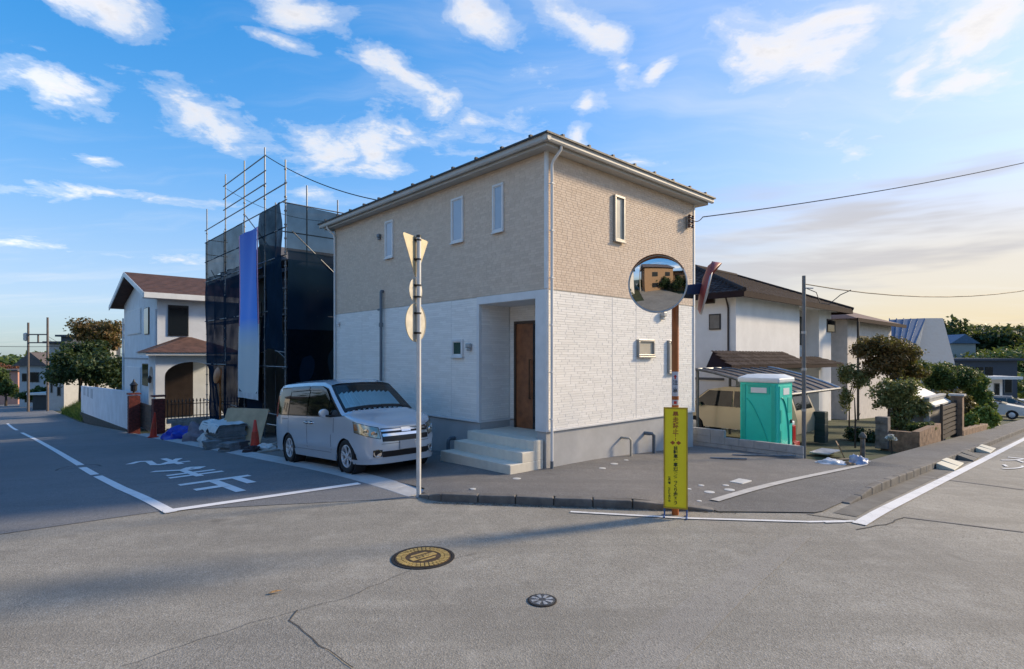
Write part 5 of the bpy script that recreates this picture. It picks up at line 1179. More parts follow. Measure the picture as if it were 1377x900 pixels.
BOX('belt_panel', mat('grey_slate', (.10, .105, .11), .6), RH, -.04, .0, .5, D1, 1.9, 2.0)
# second house further along: pink-white wall, balcony bars, reddish roof
R2 = uvthing('pale_pink_house', 'pale pink rendered house with reddish hipped roof behind the garden tree', 'house', 28.0, 2.6, hzuv(28, 1))
z2 = zat(436, 36, 2) - R2.location.z
MB().box(0, 9.5, 0, 7, -1, z2).build('wall', mat('pinkish_wall', (.70, .65, .61), .85, var=.08), R2, fix=False)
MB().add([(-.7, -.7, z2), (10.2, -.7, z2), (10.2, 7.7, z2), (-.7, 7.7, z2), (3.5, 3.5, z2 + 1.5), (6, 3.5, z2 + 1.5)], [(0, 1, 5, 4), (1, 2, 5), (2, 3, 4, 5), (3, 0, 4), (3, 2, 1, 0)]).build('roof', mat('red_brown_roof', (.13, .06, .045), .7, var=.2, vs=5), R2)
BOX('fascia', FASC, R2, -.72, 10.22, -.74, -.68, z2 - .2, z2 + .02)
for k in range(9): BOX('balcony_bar', DARK, R2, -.6 + .22 * k, -.56 + .22 * k, -.7, -.66, z2 - 2.3, z2 - 1.3)
BOX('balcony_rail', DARK, R2, -.7, 1.4, -.72, -.64, z2 - 1.3, z2 - 1.24); BOX('balcony_post', DARK, R2, -.64, -.54, -.75, -.65, 0, z2 - .2); BOX('window', GLD, R2, 2.2, 4.0, -.05, .02, z2 - 2.2, z2 - .9)
# carport with beige car
CPM = glass_mat('smoky_polycarbonate', (.55, .5, .48), .55, .25); 
cpz = zat(531, 9.2, -.2)
CP = uvthing('carport', 'smoky curved carport roof on slim posts in front of the white house', 'carport', 9.4, -.9, hzuv(9.4, -.9))
cz = CP.location.z; CL = 8.0
def cpf(a, b): an = b * 1.15; return (-.2 + 5.6 * a, .0 + 2.9 * math.sin(an) / math.sin(1.15), (cpz - cz) + .75 * (1 - (1 - b) ** 2.0))
MB().grid(12, 10, cpf).build('roof_sheet', mat('grey_polycarbonate', (.10, .09, .09), .7, var=.25, vs=.8, spec=.2), CP, smooth=60, fix=False)
for k in range(8):
    a = k / 7; MB().tube([tuple(Vector(cpf(a, b / 8)) + Vector((0, 0, .02))) for b in range(9)], .03 if 0 < k < 7 else .05, 6).build('rib', STEEL if k == 7 else PIPE, CP, smooth=50)
TUBE('front_beam', PIPE, CP, [cpf(0, 0), cpf(1, 0)], .05); TUBE('back_beam', PIPE, CP, [cpf(0, 1), cpf(1, 1)], .05)
for x in (.2, 2.6, 5.2): TUBE('post', PIPE, CP, [(x, 2.85, -.3), (x, 2.85, cpz - cz + .72)], .05)
# ---- simple far car builder
def small_car(name, label, u, v, rot, col, L=4.4, Wc=1.7, Hh=1.7, grp=None, wagon=True, z=None):
    o = uvthing(name, label, 'car', u, v, z, grp, rot); pm = mat('paint_%02x%02x%02x' % tuple(int(c * 255) for c in col), col, .3, .2, var=.02, coat=.6, rv=0); w = Wc / 2
    nose = .55 if wagon else 1.1
    prof = [(-L / 2, .32), (-L / 2 - .02, .75), (-L / 2 + .05, 1.0), (-L / 2 + .28, Hh - .08), (-L / 2 + .6, Hh), (L / 2 - 1.9, Hh), (L / 2 - nose - .75, Hh - .12), (L / 2 - nose, 1.02), (L / 2 - .15, .85), (L / 2, .6), (L / 2 - .03, .3)]
    arch = []
    for c in (L / 2 - .82, -L / 2 + .85): arch += [(c + .36 * math.cos(a), .30 + .36 * math.sin(a)) for a in np.linspace(0, math.pi, 7)]
    out = prof + arch; b = MB(); n = len(out); ws_ = [w * (1 - .16 * max(0, (z_ - .95) / .7)) for x_, z_ in out]
    vs = [(x_, -ww, z_) for (x_, z_), ww in zip(out, ws_)] + [(x_, ww, z_) for (x_, z_), ww in zip(out, ws_)]
    b.add(vs, [tuple(range(n)), tuple(range(2 * n - 1, n - 1, -1))] + [(i, (i + 1) % n, n + (i + 1) % n, n + i) for i in range(n)]); b.build('body', pm, o, smooth=35)
    for s_ in (-1, 1):
        yf = lambda z_: s_ * (w * (1 - .16 * max(0, (z_ - .95) / .7)) + .012)
        for (xa, xb, xc, xd) in ((-L / 2 + .25, -L / 2 + .95, -L / 2 + .45, -L / 2 + .95), (-L / 2 + 1.0, -.1, -L / 2 + 1.0, -.1), (-.04, L / 2 - nose - .15, -.04, L / 2 - nose - .78)):
            MB().add([(xa, yf(1.05), 1.05), (xb, yf(1.05), 1.05), (xd, yf(Hh - .14), Hh - .14), (xc, yf(Hh - .14), Hh - .14)], [(0, 1, 2, 3)]).build('window', GLD, o)
        for x_ in (L / 2 - .82, -L / 2 + .85):
            wh_ = MB().lathe([(.18, .1), (.30, .11), (.32, .06), (.32, -.1), (.2, -.1)], 18, (x_, s_ * (w - .1), .32), Matrix(((1, 0, 0), (0, 0, s_), (0, -1, 0))), False).build('wheel', RUB, o, smooth=40)
            MB().lathe([(.19, .09), (.17, .10), (.0, .09)], 14, (x_, s_ * (w - .1), .32), Matrix(((1, 0, 0), (0, 0, s_), (0, -1, 0)))).build('rim', ALLOY, wh_, smooth=40)
        MB().box(L / 2 - .30, L / 2 - .03, s_ * (w - .16) - .14, s_ * (w - .16) + .14, .68, .84).build('headlight', LAMPB, o, bevel=.03, fix=False)
        MB().box(L / 2 - nose - .55, L / 2 - nose - .4, s_ * (w + .1) - .08, s_ * (w + .1) + .08, 1.02, 1.18).build('wing_mirror', pm, o, bevel=.03, fix=False)
    x0, x1 = L / 2 - nose - .02, L / 2 - nose - .72
    MB().add([(x0 + .015, -w * .86, 1.07), (x0 + .015, w * .86, 1.07), (x1 + .03, w * .78, Hh - .13), (x1 + .03, -w * .78, Hh - .13)], [(0, 1, 2, 3)]).build('windscreen', GLD, o)
    MB().add([(-L / 2 + .06, -w * .8, 1.07), (-L / 2 + .06, w * .8, 1.07), (-L / 2 + .25, w * .75, Hh - .14), (-L / 2 + .25, -w * .75, Hh - .14)], [(0, 1, 2, 3)]).build('rear_window', GLD, o)
    MB().box(L / 2 - .06, L / 2 + .02, -w * .6, w * .6, .42, .55).build('grille', BLK, o, fix=False)
    return o
small_car('parked_car', 'beige wagon parked under the smoky carport', 11.1, 1.1, math.pi / 2, (.50, .43, .30), 4.3, 1.7, 1.72)
# rubbish by the sidewalk
rb_ = gnd(1136, 613); pnl = thing('plywood_sheet', 'brown plywood sheet leaning beside the white rubbish bags', 'plywood', rb_, TH + .35)
MB().hexa([(-.5, 0, -.05), (.5, 0, -.05), (.5, .03, -.05), (-.5, .03, -.05), (-.5, .16, .34), (.5, .16, .32), (.5, .19, .32), (-.5, .19, .34)]).build('sheet', mat('plywood', (.40, .24, .12), .8, var=.15, vs=5), pnl)
def bag(name, label, p, r, m, seed, cat='bag', grp=None, sc=(1, 1, .6)):
    b = MB(); rr = Vector((seed, seed * 2.3, 0)); n = 14
    def f(a, c):
        th = a * 2 * math.pi; ph = -.25 + c * (math.pi / 2 + .25); d = Vector((math.cos(th) * math.cos(ph), math.sin(th) * math.cos(ph), math.sin(ph))); q = 1 + .38 * mnoise.noise(d * 1.9 + rr) + .16 * mnoise.noise(d * 5 + rr); return (d.x * r * q * sc[0], d.y * r * q * sc[1], max(-.03, d.z * r * q * sc[2] * 1.1))
    o = b.grid(n * 2, n, f).build(name, m, None, smooth=45); o.location = p; return tag(o, label, cat, grp)
WBAG = mat('white_plastic_bag', (.62, .64, .66), .4, var=.08, vs=6); BBAG = mat('blue_white_bag', (.10, .18, .40), .5, var=.1, vs=7, col2=(.5, .55, .62))
bag('rubbish_bag', 'crumpled white plastic bag lying at the foot of the service pole', gnd(1117, 626), .27, WBAG, 1, sc=(1.4, .9, .5)); bag('rubbish_bag', 'blue and white bag beside the brown plywood sheet', gnd(1154, 627), .22, BBAG, 2, sc=(1, 1, 1))
bag('rubbish_bag', 'small brown paper sack between the white bag and the blue bag', gnd(1141, 628), .17, mat('brown_sack', (.30, .20, .12), .9, var=.15), 3)
tb = TUBE('timber_offcut', mat('raw_timber', (.35, .26, .17), .8, var=.15), None, [(0, 0, .02), (.9, .25, .03)], .03); tb.location = gnd(1100, 622); tag(tb, 'short timber offcut on the ground by the white rubbish bag', 'timber')
dpl = BOX('drain_cover', STEEL, None, -.5, .5, -.25, .25, 0, .03); dpl.location = gnd(1110, 608); dpl.rotation_euler = (0, 0, TH); tag(dpl, 'pale grey flat tray on the neighbour drive', 'tray')
for (px, py, lb, sz) in ((955, 616, 'rusty bar lying on the lot near the block wall', .8), (985, 612, 'long steel bar lying across the lot in front of the block wall', 1.5)):
    g_ = gnd(px, py, .06); t_ = TUBE('steel_bar', PIPE, None, [(0, 0, .0), (sz, -.12, .0)], .02); t_.location = g_; tag(t_, lb, 'bar')
# kerb ramps in the gutter
for (u_, lb, m_) in ((7.95, 'cream plastic kerb ramp with joint in the right-hand gutter nearest the junction', STRIPC), (10.6, 'dull worn kerb ramp between the two bright ones', MATS['old_gutter']), (13.6, 'bright cream kerb ramp in front of the gate', STRIPC)):
    kr = uvthing('kerb_ramp', lb, 'kerb ramp', u_, -4.95)
    for k in range(2): MB().hexa([(k * .62, 0, .0), (k * .62 + .6, 0, .0), (k * .62 + .6, -.34, .0), (k * .62, -.34, .0), (k * .62, 0, .14), (k * .62 + .6, 0, .115), (k * .62 + .6, -.34, .03), (k * .62, -.34, .03)]).build('ramp_block', MATS['pale_concrete'] if m_ is STRIPC else m_, kr, bevel=.01)
    if m_ is STRIPC:
        for c in kr.children: c.data.materials[0] = mat('cream_ramp', (.58, .55, .44), .7, var=.1)
# ---- garden
def gl(px, v): u_ = wall_u(px, v); return hedge_ground(u_, v), u_
def cl(px, py, rx, ry, loc, dd=0):                            # a clump at a picture place, at the plant's own distance
    d = loc[1] + dd; p = at(px, py, d) - Vector(loc); k = d / F; return (tuple(p), (rx * k, rx * k * .85, ry * k))
L_, _ = gl(1195, -1.0)
plant('garden_tree', 'bronze and dark green leafy garden tree in front of the white house', 'tree', L_, [cl(1192, 472, 36, 22, L_), cl(1170, 466, 20, 14, L_), cl(1212, 482, 24, 17, L_), cl(1185, 492, 24, 16, L_), cl(1228, 500, 16, 14, L_)], 13000, .085, LB, 1, (.1, 0, 2.3), None, 9, .06)
L_, _ = gl(1206, -2.6)
plant('garden_shrub', 'loose olive shrub with pale tips beside the white shed', 'shrub', L_, [cl(1205, 527, 25, 18, L_), cl(1222, 545, 20, 20, L_), cl(1190, 540, 16, 16, L_), cl(1212, 570, 16, 14, L_)], 9000, .065, LO, 2, (0, 0, 1.2), None, 9, .035)
L_, _ = gl(1142, .2)
plant('garden_shrub', 'yellow-green climbing shrub at the end of the carport', 'shrub', L_, [cl(1142, 503, 15, 14, L_), cl(1160, 510, 16, 12, L_), cl(1136, 535, 9, 20, L_)], 4500, .065, LO, 3, (0, 0, 1.6), None, 8, .03)
L_, _ = gl(1170, -1.9)
plant('garden_shrub', 'dark green bush under the bronze garden tree', 'shrub', L_, [cl(1165, 588, 22, 9, L_), cl(1150, 585, 12, 9, L_)], 4000, .06, LD, 4, (0, 0, .35), None, 4, .03)
L_, _ = gl(1222, -3.2)
plant('garden_shrub', 'low leafy plants filling the bed behind the brown planter wall', 'shrub', L_, [cl(1212, 594, 13, 8, L_), cl(1232, 577, 13, 10, L_), cl(1243, 573, 12, 6, L_)], 3600, .05, LG, 5, (0, 0, .3), None, 4, .03)
L_, _ = gl(1232, -1.0)
plant('garden_tree', 'tall green tree rising behind the olive shrub and shed', 'tree', L_, [cl(1230, 500, 20, 18, L_), cl(1222, 520, 18, 14, L_)], 5000, .085, LG, 6, (0, 0, 2.0), None, 7, .06)
L_, _ = gl(1199, -3.3)
plant('flower_pot', 'white flowers blooming at the end of the stone gate wall', 'flowers', L_, [cl(1199, 588, 6, 4.5, L_)], 260, .06, leaf_mat('white_petal', (.6, .6, .58), (.8, .8, .78)), 7, (0, 0, .4), None, 2, .02)
STN = mat('rough_stone', (.20, .18, .165), .9, var=.3, vs=5, bump=.7, bs=14); BRN = mat('brown_tile_wall', (.30, .19, .12), .85, var=.25, vs=7, bump=.5, bs=22)
for (px, v_, yt, lb) in ((1187, -2.9, 560, 'rough stone garden pillar beside the white flowers'), (1205, -2.4, 553, 'dark stone pillar half hidden behind the garden shrubs'), (1104, -1.2, 553, 'dark green pillar at the carport corner')):
    u_ = wall_u(px, v_); gp = uvthing('stone_pillar', lb, 'pillar', u_, v_); h_ = zat(yt, u_, v_) - hzuv(u_, v_)
    for k in range(5): BOX('stone', STN if px > 1110 else mat('dark_green_paint', (.02, .04, .04), .6), gp, -.17 + .012 * (k % 2), .17 - .01 * ((k + 1) % 2), -.17, .17 - .012 * (k % 2), h_ * k / 5 - .03, h_ * (k + 1) / 5 - .01, .015)
u_ = wall_u(1160, -3.3); tp = uvthing('bollard_post', 'short weathered post standing by the drive edge', 'post', u_, -3.3); MB().lathe([(.06, -.1), (.055, .5), (.09, .52), (.09, .58), (.03, .66)], 10).build('shaft', STN, tp, smooth=40)
u_ = wall_u(1150, -2.2); tk = uvthing('stake', 'thin bare sapling stake in the garden bed behind the plywood', 'stake', u_, -2.2)
MB().tube([(0, 0, -.1), (.02, 0, .8), (0, .02, 1.5)], [.03, .025, .015], 6).build('stem', BARK, tk); MB().tube([(.01, 0, .7), (.15, -.1, 1.0)], .012, 5).build('side_twig', BARK, tk)
pu_, pe_ = wall_u(1234, -3.8), wall_u(1263, -3.8)
pg = uvthing('planter_wall', 'low brown tiled planter wall along the sidewalk', 'wall', pu_, -3.75); ph_ = zat(581, pu_, -3.8) - hzuv(pu_, -3.8); nn = max(3, round((pe_ - pu_) / .3))
for row in range(3):
    for k in range(nn): BOX('tile', BRN, pg, (pe_ - pu_) * k / nn + .006, (pe_ - pu_) * (k + 1) / nn - .006, -.1 + .004 * ((k + row) % 2), .1, ph_ * row / 3 - (.15 if row == 0 else -.004), ph_ * (row + 1) / 3)
BOX('tile', BRN, pg, -.004, .2, .1, .9, -.1, ph_ - .03)
# white shed with a slanted roof
su_ = wall_u(1248, -3.35); sw0 = uvthing('garden_shed', 'small white shed with a steep pale lean-to roof behind the planter', 'shed', su_, -3.4); sh_ = zat(545, su_, -3.4) - sw0.location.z; sl_ = wall_u(1268, -3.4) - su_
MB().prism([(0, -.1), (.95, -.1), (.95, sh_ + .35), (0, sh_)], lambda a, b, t: (t, a, b), 0, sl_).build('wall', mat('shed_white', (.62, .66, .70), .6, var=.06), sw0)
MB().hexa([(-.3, -.2, sh_ - .04), (sl_ + .3, -.2, sh_ - .04), (sl_ + .3, 1.05, sh_ + .62), (-.3, 1.05, sh_ + .62), (-.3, -.2, sh_ + .02), (sl_ + .3, -.2, sh_ + .02), (sl_ + .3, 1.05, sh_ + .68), (-.3, 1.05, sh_ + .68)]).build('roof', mat('pale_sheet_roof', (.66, .64, .58), .5, var=.05), sw0)
# gate
gu_, ge_ = wall_u(1266, -3.75), wall_u(1285, -3.75); gt = uvthing('driveway_gate', 'dark brown slatted driveway gate between pale posts', 'gate', gu_, -3.75); gw = ge_ - gu_
GB_ = mat('brown_slats', (.06, .045, .035), .6, .1)
for k in range(7): BOX('slat', GB_, gt, .08, gw, -.03, .03, .12 + k * .17, .24 + k * .17)
BOX('frame', GB_, gt, 0, .08, -.04, .04, 0, 1.35); BOX('frame', GB_, gt, gw, gw + .08, -.04, .04, 0, 1.35)
BOX('gate_pillar', BRN, gt, gw + .15, gw + .5, -.18, .18, -.1, 1.5); BOX('coping', STRIPC, gt, gw + .1, gw + .55, -.24, .24, 1.5, 1.57); BOX('coping', STRIPC, gt, -.2, gw + .09, .3, .5, 1.52, 1.58); BOX('back_wall', CONC, gt, -.15, gw + .09, .32, .48, -.2, 1.515)
L_, _ = gl(1280, -1.4)
plant('clipped_hedge', 'big rounded dark green clipped tree behind the shed', 'hedge', L_, [cl(1278, 506, 33, 20, L_), cl(1290, 512, 24, 18, L_), cl(1262, 514, 17, 13, L_)], 20000, .10, LG, 8, (0, 0, 2.0), None, 6, .10)
L_, _ = gl(1286, -2.6)
plant('clipped_hedge', 'reddish-brown tipped hedge arching beside the gate', 'hedge', L_, [cl(1276, 542, 24, 18, L_), cl(1296, 548, 18, 22, L_), cl(1284, 562, 24, 15, L_)], 16000, .09, LB, 9, (0, 0, 1.0), None, 5, .07)
L_, _ = gl(1318, -2.4)
plant('shrub', 'bright green bush lit by the sun above the verge', 'shrub', L_, [cl(1314, 522, 17, 20, L_), cl(1322, 540, 15, 20, L_)], 9500, .11, leaf_mat('leaf_fresh', (.05, .095, .022), (.15, .22, .05)), 10, (0, 0, 1.6), None, 5, .06)
L_, _ = gl(1318, -3.5)
plant('verge_plants', 'yellow-green weeds spilling over the sidewalk edge by the parked cars', 'shrub', L_, [cl(1302, 572, 13, 14, L_, -2), cl(1316, 564, 17, 20, L_), cl(1331, 566, 14, 14, L_, 2), cl(1312, 580, 15, 9, L_, -1)], 14000, .11, LY, 11)
bwl = uvthing('verge_wall', 'low brown retaining wall under the yellow-green weeds', 'wall', wall_u(1291, -3.85), -3.85)
for k in range(9): BOX('stone', BRN, bwl, k * .7, k * .7 + .69, -.1, .1, -.4 - .035 * k, .35 - .035 * k + .02 * (k % 2), .02)
small_car('parked_car', 'silver compact car parked beyond the weeds near the white house', wall_u(1356, -2.2), -2.2, -math.pi / 2 + .05, (.20, .22, .25), 4.2, 1.7, 1.55, wagon=False)
small_car('parked_car', 'white car mostly hidden behind the weeds on the verge', wall_u(1332, -1.9), -1.9, -math.pi / 2 + .05, (.6, .6, .58), 4.0, 1.65, 1.4, wagon=False)
# ---- houses and hills far on the right
def far_house(name, label, px0, px1, ytop, ybase, d, depth_m, wm, rm, wins, rot=0, roofh=0, flat=True):
    a, b = at(px0, ybase, d), at(px1, ybase, d); w = (b - a).length; o = thing(name, label, 'house', a, rot); h = (ybase - ytop) / F * d
    MB().box(0, w, 0, depth_m, -2.5, h).build('wall', wm, o, fix=False)
    if flat: BOX('roof', rm, o, -.4, w + .4, -.5, depth_m + .4, h, h + .25)
    else: MB().prism([(-.6, h), (w + .6, h), (w / 2, h + roofh)], lambda p, q, t: (p, t, q), -.5, depth_m + .5).build('roof', rm, o)
    for (x0, x1, z0, z1) in wins:
        wi = BOX('window', GREYW, o, w * x0, w * x1, -.05, .02, h * z0, h * z1); BOX('pane', GLD, wi, w * x0 + .08, w * x1 - .08, -.07, -.04, h * z0 + .08, h * z1 - .08)
    return o, w, h
BLUER = mat('blue_metal_roof', (.045, .11, .20), .45, .2, var=.12, vs=2)
GW = mat('grey_wall_far', (.33, .33, .31), .85, var=.06)
db = 46.; o = thing('blue_roofed_house', 'tall grey house with a steep blue metal roof behind the trees', 'house', at(1236, 555, db)); h0 = o.location
def lp(px, py, dd): return at(px, py, db + dd) - h0
MB().hexa([lp(1196, 560, 0), lp(1246, 560, 0), lp(1246, 560, 8), lp(1196, 560, 8), lp(1196, 478, 0), lp(1224, 478, 0), lp(1244, 428, 5), lp(1196, 430, 5)]).build('roof_slope', BLUER, o)
MB().hexa([lp(1222, 560, .1), lp(1284, 560, 1), lp(1284, 560, 9), lp(1222, 560, 9), lp(1224, 500, -.1), lp(1284, 489, .9), lp(1268, 428, 5.2), lp(1245, 428, 5.1)]).build('wall', GW, o)
for s_ in range(6):
    t = s_ / 5; a_ = lp(1196 + 28 * t, 478, -.05); b_ = lp(1196 + 48 * t, 429, 4.95); MB().bar(a_, b_, .08, .12).build('roof_seam', BLUER, o)
WFH = mat('white_far_wall', (.66, .65, .62), .8, var=.05); NAVY = mat('navy_cladding', (.035, .05, .075), .6, var=.1)
o, w, h = far_house('navy_house', 'dark navy block house behind the white balcony house', 1278, 1368, 485, 548, 62, 9, NAVY, NAVY, ((.80, .92, .30, .62),))
o, w, h = far_house('white_balcony_house', 'white house with projecting balcony slabs above the parked cars', 1290, 1348, 509, 552, 56, 7, WFH, WFH, ((.80, .93, .45, .85),))
BOX('balcony_slab', WFH, o, -.4, w + .9, -1.3, -.06, h - .05, h + .22); BOX('balcony_slab', WFH, o, -.4, w + 1.0, -1.4, -.06, h * .30, h * .38)
for k in range(4): BOX('parapet_window', GLD, o, w * (.05 + .22 * k), w * (.22 + .22 * k), .5, .6, h + .25, h + 1.15)
far_house('white_fence_wall', 'long low white wall beyond the parked silver car', 1340, 1400, 541, 556, 52, .3, WFH, WFH, ())
far_house('hillside_house', 'small grey-roofed house half hidden on the wooded hillside', 1280, 1312, 462, 474, 120, 8, GW, BLUER, (), roofh=2, flat=False)

# ================================================================== utility poles and wires
POLEC = mat('concrete_pole', (.33, .325, .31), .85, var=.1, vs=3)
def upole(label, u, v, ztop_, arms=True, trans=True):
    o = uvthing('utility_pole', label, 'utility pole', u, v); h = ztop_ - o.location.z
    MB().tube([(0, 0, -.3), (0, 0, h)], [.17, .11], 12).build('shaft', POLEC, o, smooth=50)
    if arms:
        for z in (h - .3, h - 1.1): BOX('cross_arm', STEEL, o, -.05, .05, -.9, .9, z - .04, z + .04)
        for z in (h - .25, h - 1.05):
            for y in (-.8, -.35, .35, .8): MB().lathe([(.03, 0), (.05, .05), (.03, .1), (.045, .14), (.02, .18)], 8, (0, y, z)).build('insulator', WHITE, o)
    if trans: MB().lathe([(.0, h - 2.6), (.24, h - 2.58), (.25, h - 1.7), (.2, h - 1.66), (.0, h - 1.64)], 14, (0, .36, 0)).build('transformer', STEEL, o, smooth=40)
    return o
upole('tall concrete utility pole with transformer across the right-hand road', POLE_UV[0], POLE_UV[1], POLE_TOP.z)
upole('distant concrete utility pole further down the right-hand road', 95, -12.4, 9.5)
far_top = Vector((*xy(95, -12.4), 9.2))
for k, (dz, dy) in enumerate(((-.2, .5), (-1.0, -.4), (-4.8, .1), (-5.6, .0))):
    wire('overhead line strung along the right-hand road between the two concrete poles', (POLE_TOP + Vector((0, dy, dz)), far_top + Vector((0, dy, dz * .8))), 1.2, .014, grp='overhead lines along the right-hand road')

# ================================================================== far left: trees, houses, poles, cars
def tree_at(name, label, px, d, clumps, n, size, lm, seed, ztr=None, grp=None):
    x = (px - CX) / F * d; zg = hz(x, d); loc = (x, d, zg); cs = []
    for (cx_, cy_, rx, ry, dd) in clumps:
        p = at(cx_, cy_, d + dd) - Vector(loc); k = (d + dd) / F; cs.append((tuple(p), (rx * k, rx * k, ry * k)))
    return plant(name, label, 'tree', loc, cs, n, size, lm, seed, (0, 0, (ztr or 3.)), grp, 7, .16)
tree_at('broadleaf_tree', 'dense dark green tree behind the far end of the white wall', 108, 56, [(105, 492, 38, 26, 0), (140, 500, 28, 26, -1), (85, 495, 18, 18, 0), (120, 470, 24, 16, 1)], 15000, .22, LD, 21, 4)
tree_at('broadleaf_tree', 'autumn-brown tree top rising above the dark tree by the white house', 130, 60, [(132, 445, 32, 15, 0), (150, 462, 16, 14, 0), (112, 452, 14, 10, 0)], 6000, .2, LB, 22, 6)
tree_at('broadleaf_tree', 'round green tree among the far houses at the end of the left-hand road', 8, 88, [(6, 522, 14, 14, 0), (-8, 510, 14, 16, 0)], 4500, .3, LG, 23, 2)
tree_at('broadleaf_tree', 'reddish tree standing above the far houses', 2, 100, [(4, 498, 18, 8, 0), (-15, 495, 18, 10, 0)], 3500, .3, leaf_mat('leaf_red', (.12, .04, .025), (.22, .09, .05)), 24, 3)
tree_at('broadleaf_tree', 'small leafy tree beside the far carport', 50, 74, [(52, 528, 9, 9, 0), (34, 532, 9, 7, 0)], 3500, .25, LG, 25, 1.5)
gb_ = gnd(88, 560)
def blades(n, seed, fn, h):
    rg = random.Random(seed); V_ = []
    for k in range(n):
        x, y, z = fn(rg); a = rg.uniform(0, 6.28); s = rg.uniform(.5, 1.3) * h; w = .05 * h; dx, dy = rg.uniform(-.5, .5) * s, rg.uniform(-.5, .5) * s
        V_ += [(x - w * math.cos(a), y - w * math.sin(a), z), (x + w * math.cos(a), y + w * math.sin(a), z), (x + dx + .01, y + dy, z + s), (x + dx, y + dy, z + s)]
    return np.array(V_), np.arange(len(V_)).reshape(-1, 4)
def bank(rg):
    v_ = rg.uniform(49, 68); u_ = rg.uniform(-3.0, 1.6); x, y = xy(u_, v_); t = min(1, (u_ + 3.0) / 1.6); return x, y, hzuv(u_, v_) + 1.1 * t * min(1, (68 - v_) / 5)
v_, f_ = blades(9000, 3, bank, .7); gb = mesh_np('tall_grass', v_, f_, LGR, None); tag(gb, 'sunlit tall grass on the bank beyond the white wall', 'grass', kind='stuff')
rows = [[(u_, v_) for u_ in (-3.1, -2.3, -1.4, 1.8)] for v_ in axis([(48.5, 69, 1.5)])]
tag(strip_sheet('grass_bank', rows, GRASSG, None, 0, lambda u_, v_: hzuv(u_, v_) + 1.1 * max(0, min(1, (u_ + 3.0) / 1.6)) * min(1, max(0, (69 - v_) / 5))), kind='structure')
PGW = mat('pale_grey_wall', (.42, .43, .43), .85, var=.06); PBW = mat('pale_beige_wall', (.48, .45, .40), .85, var=.06); BRR = mat('grey_brown_roof', (.12, .10, .095), .8, var=.15); PKW = mat('salmon_wall', (.50, .27, .21), .85, var=.06)
far_house('far_house', 'pale house with brown-grey roof at the end of the left-hand road', 26, 62, 492, 548, 82, 8, PGW, BRR, ((.1, .3, .62, .82), (.4, .75, .60, .85), (.2, .5, .12, .35)), 0, 2.0, False)
far_house('far_house', 'light grey apartment block half hidden by the dark tree', 66, 86, 462, 545, 68, 9, PGW, NAVY, ((.1, .25, .2, .4), (.55, .8, .15, .3)))
far_house('far_house', 'dark grey block roof showing above the dark tree', 82, 98, 453, 545, 74, 9, NAVY, NAVY, ())
far_house('far_house', 'salmon coloured house under the reddish tree', -20, 24, 499, 545, 95, 8, PKW, BRR, ((.6, .75, .5, .75),))
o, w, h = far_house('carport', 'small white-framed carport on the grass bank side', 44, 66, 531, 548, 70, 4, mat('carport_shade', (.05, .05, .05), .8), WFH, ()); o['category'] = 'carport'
small_car('parked_car', 'dark car parked near the far salmon house', -4.0, 104, math.pi / 2, (.06, .065, .07), 4.3, 1.7, 1.5)
small_car('parked_car', 'silver car parked beside the far utility poles', -2.4, 84, math.pi / 2, (.45, .46, .48), 4.3, 1.7, 1.6)
for (px, yt, lb, d) in ((38, 434, 'utility pole of the far pair with a drum transformer', 66), (64, 427, 'plain taller utility pole of the far pair', 66)):
    x = (px - CX) / F * d; o = thing('utility_pole', lb, 'utility pole', (x, d, hz(x, d))); h = CH + (HY - yt) / F * d - o.location.z
    MB().tube([(0, 0, -.3), (0, 0, h)], [.14, .11], 10).build('shaft', mat('brownish_pole', (.16, .13, .115), .85), o, smooth=50)
    if px == 38: MB().lathe([(0, h - 2.2), (.24, h - 2.1), (.24, h - 1.3), (0, h - 1.2)], 10, (-.3, 0, 0)).build('transformer', STEEL, o)
    else:
        for yy in (450, 461): z = CH + (HY - yy) / F * d - o.location.z; BOX('cross_beam', MATS['brownish_pole'], o, -2.3, .0, -.06, .06, z - .07, z + .07)
        z = CH + (HY - 456) / F * d - o.location.z; BOX('strut', MATS['brownish_pole'], o, -1.2, -1.05, -.05, .05, z - .5, z + .5)
wire('thin line crossing the sky from the far pole to beyond the dark tree', (at(-60, 464, 60), at(140, 464, 62)), .2, .025)
for k, (ya, yb) in enumerate(((452, 468), (456, 471))): wire('one of two thin lines from the far pole towards the apartment block', (at(64, ya, 66), at(100, yb, 72)), .2, .02, grp='thin lines beside the far poles')

# ================================================================== hills and far woods
HILLG = mat('hill_green', (.03, .05, .022), .95, var=.3, vs=.1)
def hill(name, c, rx, ry, h, seed):
    def f(a, b):
        an = a * 2 * math.pi; q = b; x = math.cos(an) * rx * q; y = math.sin(an) * ry * q
        return (c[0] + x, c[1] + y, c[2] + h * (math.cos(q * math.pi) * .5 + .5) + (1 - q) * h * .35 * mnoise.noise(Vector((x * .03 + seed, y * .03, 0))))
    return tag(MB().grid(40, 14, f).build(name, HILLG, None, smooth=80), kind='structure')
def wood(name, label, cs, n, size, lm, seed):
    v_, f_ = leaves(cs, n, size, seed); return tag(mesh_np(name, v_, f_, lm, None), label, 'wood', kind='stuff')
hill('hill', (210, 190, -7), 120, 80, 15, 1); hill('hill', (130, 118, -6), 52, 34, 12, 2)
rg = random.Random(8); cs = []
for k in range(90):
    d = rg.uniform(165, 215); px = rg.uniform(1255, 1560); yy = 447 + 9 * mnoise.noise(Vector((px * .025, 3, 0))) + rg.uniform(-4, 26); p = at(px, yy, d); cs.append((tuple(p), (rg.uniform(3.2, 6), rg.uniform(3, 5), rg.uniform(2.4, 4.2))))
wood('hill_forest', 'dark wooded ridge behind the far houses on the right', cs, 42000, .95, LD, 31); cs = []
